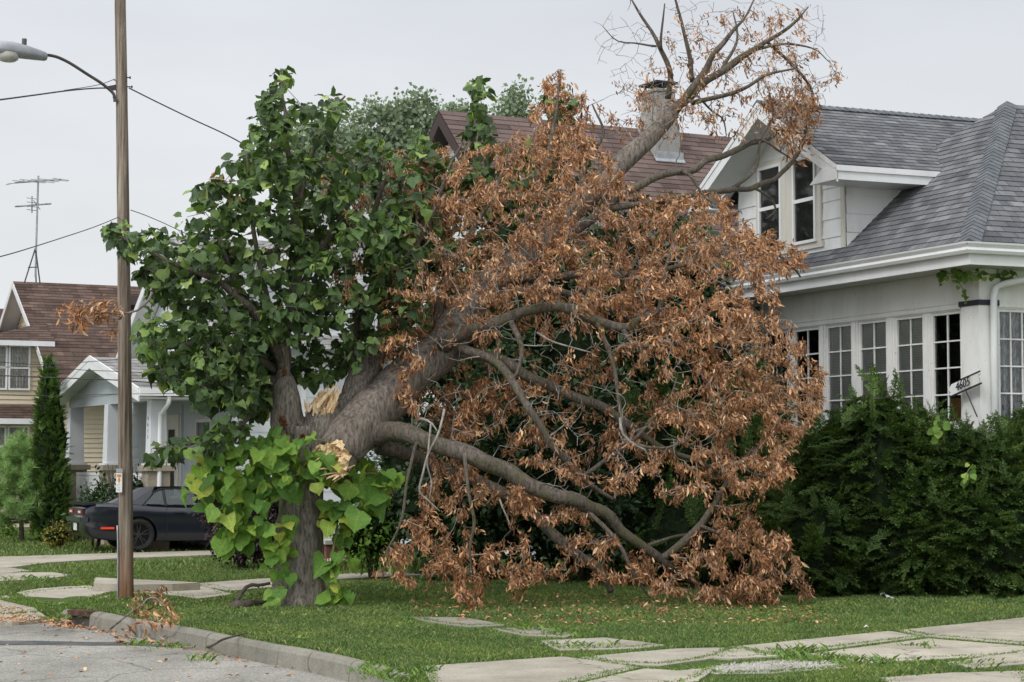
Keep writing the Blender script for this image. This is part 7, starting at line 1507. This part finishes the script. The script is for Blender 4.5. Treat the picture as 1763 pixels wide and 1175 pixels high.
WP = np.array(WP); d = np.column_stack([r.normal(0, .6, len(WP)), r.normal(0, .6, len(WP)), r.uniform(.3, 1.0, len(WP))]); WP = np.repeat(WP, 7, 0) + r.normal(0, .05, (len(WP) * 7, 3)) * np.array([1, 1, 0]); hh = np.clip(r.gamma(2.2, .016, len(WP)), .012, .11); v_, f_ = stamp(TV * np.array([1, 2.2, .8]), TF, rotz(r.uniform(0, 6.28, len(WP))), np.column_stack([r.uniform(.008, .02, len(WP)), hh, hh]), WP); objnp('weeds', v_, f_, M['weed'])['kind'] = 'stuff'
# clover patches and rosettes in the lawn
LW = []
for k in range(420):
    y = r.uniform(16.5, 30); x = r.uniform(-7, 9)
    if not inpoly(np.array([x]), np.array([y]), lawn_poly)[0] or any(inpoly(np.array([x]), np.array([y]), s)[0] for s in SLABS): continue
    n_ = r.randint(6, 22); LW.append(np.column_stack([r.normal(x, .09, n_), r.normal(y, .12, n_), r.uniform(.015, .05, n_)]))
LW = np.concatenate(LW); d = np.column_stack([r.normal(0, 1, len(LW)), r.normal(0, 1, len(LW)), r.uniform(.1, .8, len(LW))]); v_, f_ = stamp(SMALL_V * np.array([1.3, 1, 1]), SMALL_F, basis(d, r, np.array([0, 0, 1.0]) + r.normal(0, .3, d.shape)), r.uniform(.02, .055, len(LW)), LW); objnp('clover', v_, f_, M['weed'])['kind'] = 'stuff'
# crushed stones over the broken corner of the pavement
x, y = sample(rubble, 900, r); q = np.array([G(a, c_, .006) for a, c_ in zip(x, y)]); OCT = np.array([(1, 0, 0), (-1, 0, 0), (0, 1, 0), (0, -1, 0), (0, 0, .8), (0, 0, -.8)], float); OF = np.array([(0, 2, 4), (2, 1, 4), (1, 3, 4), (3, 0, 4), (2, 0, 5), (1, 2, 5), (3, 1, 5), (0, 3, 5)])
v_, f_ = stamp(OCT, OF, basis(r.normal(0, 1, (900, 3)), r), np.column_stack([r.gamma(2, .006, 900) + .004, r.gamma(2, .006, 900) + .004, r.gamma(2, .004, 900) + .003]), q); objnp('gravel', v_, f_, M['rubble'])['kind'] = 'stuff'
# litter
q0 = G(1527, 1031, .03); b = MB(); V = []
for i in range(6):
    for j in range(5): V.append(q0 + np.array([(i - 2.5) * .035, (j - 2) * .03, .02 + .035 * math.sin(i * 1.7 + j) * math.cos(j * 1.3 + i * .6) + (.05 if i < 2 else 0)]))
b.add(V, [(i * 5 + j, (i + 1) * 5 + j, (i + 1) * 5 + j + 1, i * 5 + j + 1) for i in range(5) for j in range(4)]); o = obj('plastic_bag', b, M['plastic'], None, loc=(q0[0], q0[1], 0)); tag(o, 'crumpled grey plastic scrap under the dark evergreen shrub', 'litter')
q0 = G(1491, 1081, .03); b = MB(); b.add([q0 + np.array(v) for v in ((-.03, 0, 0), (.0, -.03, .02), (.035, 0, 0.005), (.01, .03, .03), (0, 0, .035))], [(0, 1, 4), (1, 2, 4), (2, 3, 4), (3, 0, 4)]); o = obj('paper_scrap', b, M['paper'], None, loc=(q0[0], q0[1], 0)); tag(o, 'small white paper scrap on the grass by the pavement', 'litter')
# vines: on the downspout and two sprigs among the evergreen
def vine(label, pts, n_, size, mat, spread):
    W = [np.array(a) for a in pts]; t = thing('vine', W[0], label, 'vine'); S_ = spline(W, 14); b = MB(); b.tube(S_, .006, 5); obj('stem', b, bpy.data.materials['green_stem'], t); i = r.randint(0, 14, n_); d = np.column_stack([r.normal(0, .5, n_), r.normal(-.2, .4, n_), np.full(n_, -.8)]); v_, f_ = stamp(HEART_V, HEART_F, basis(d, r, np.array([0, -.8, .6]) + r.normal(0, .3, (n_, 3))), size * r.uniform(.6, 1.3, n_), S_[i] + r.normal(0, spread, (n_, 3))); objnp('leaves', v_, f_, M[mat], t, smooth=True, tuv=HEART_V[:, :2])
vine('green creeper hanging under the eave beside the bungalow downspout', [WH.p(.45, -.35, 4.68), WH.p(.2, -.3, 4.68), WH.p(-.1, -.25, 4.67), WH.p(-.05, .2, 4.66), WH.p(-.1, .5, 4.68)], 60, .085, 'weed', .05)
vine('thin creeper strand trailing down the corner of the bungalow', [WH.p(.2, -.3, 4.68), WH.p(.18, -.2, 4.5), WH.p(.15, -.12, 4.35), WH.p(.2, -.1, 4.25)], 12, .06, 'weed', .02)
vine('pale green sprig among the right evergreen, the upper one', [P(1618, 722, 27.35), P(1610, 735, 27.3), P(1606, 750, 27.3)], 11, .11, 'weed', .05)
vine('pale green sprig among the right evergreen, the lower one', [P(1675, 800, 27.2), P(1665, 815, 27.15), P(1664, 835, 27.15)], 11, .11, 'weed', .05)
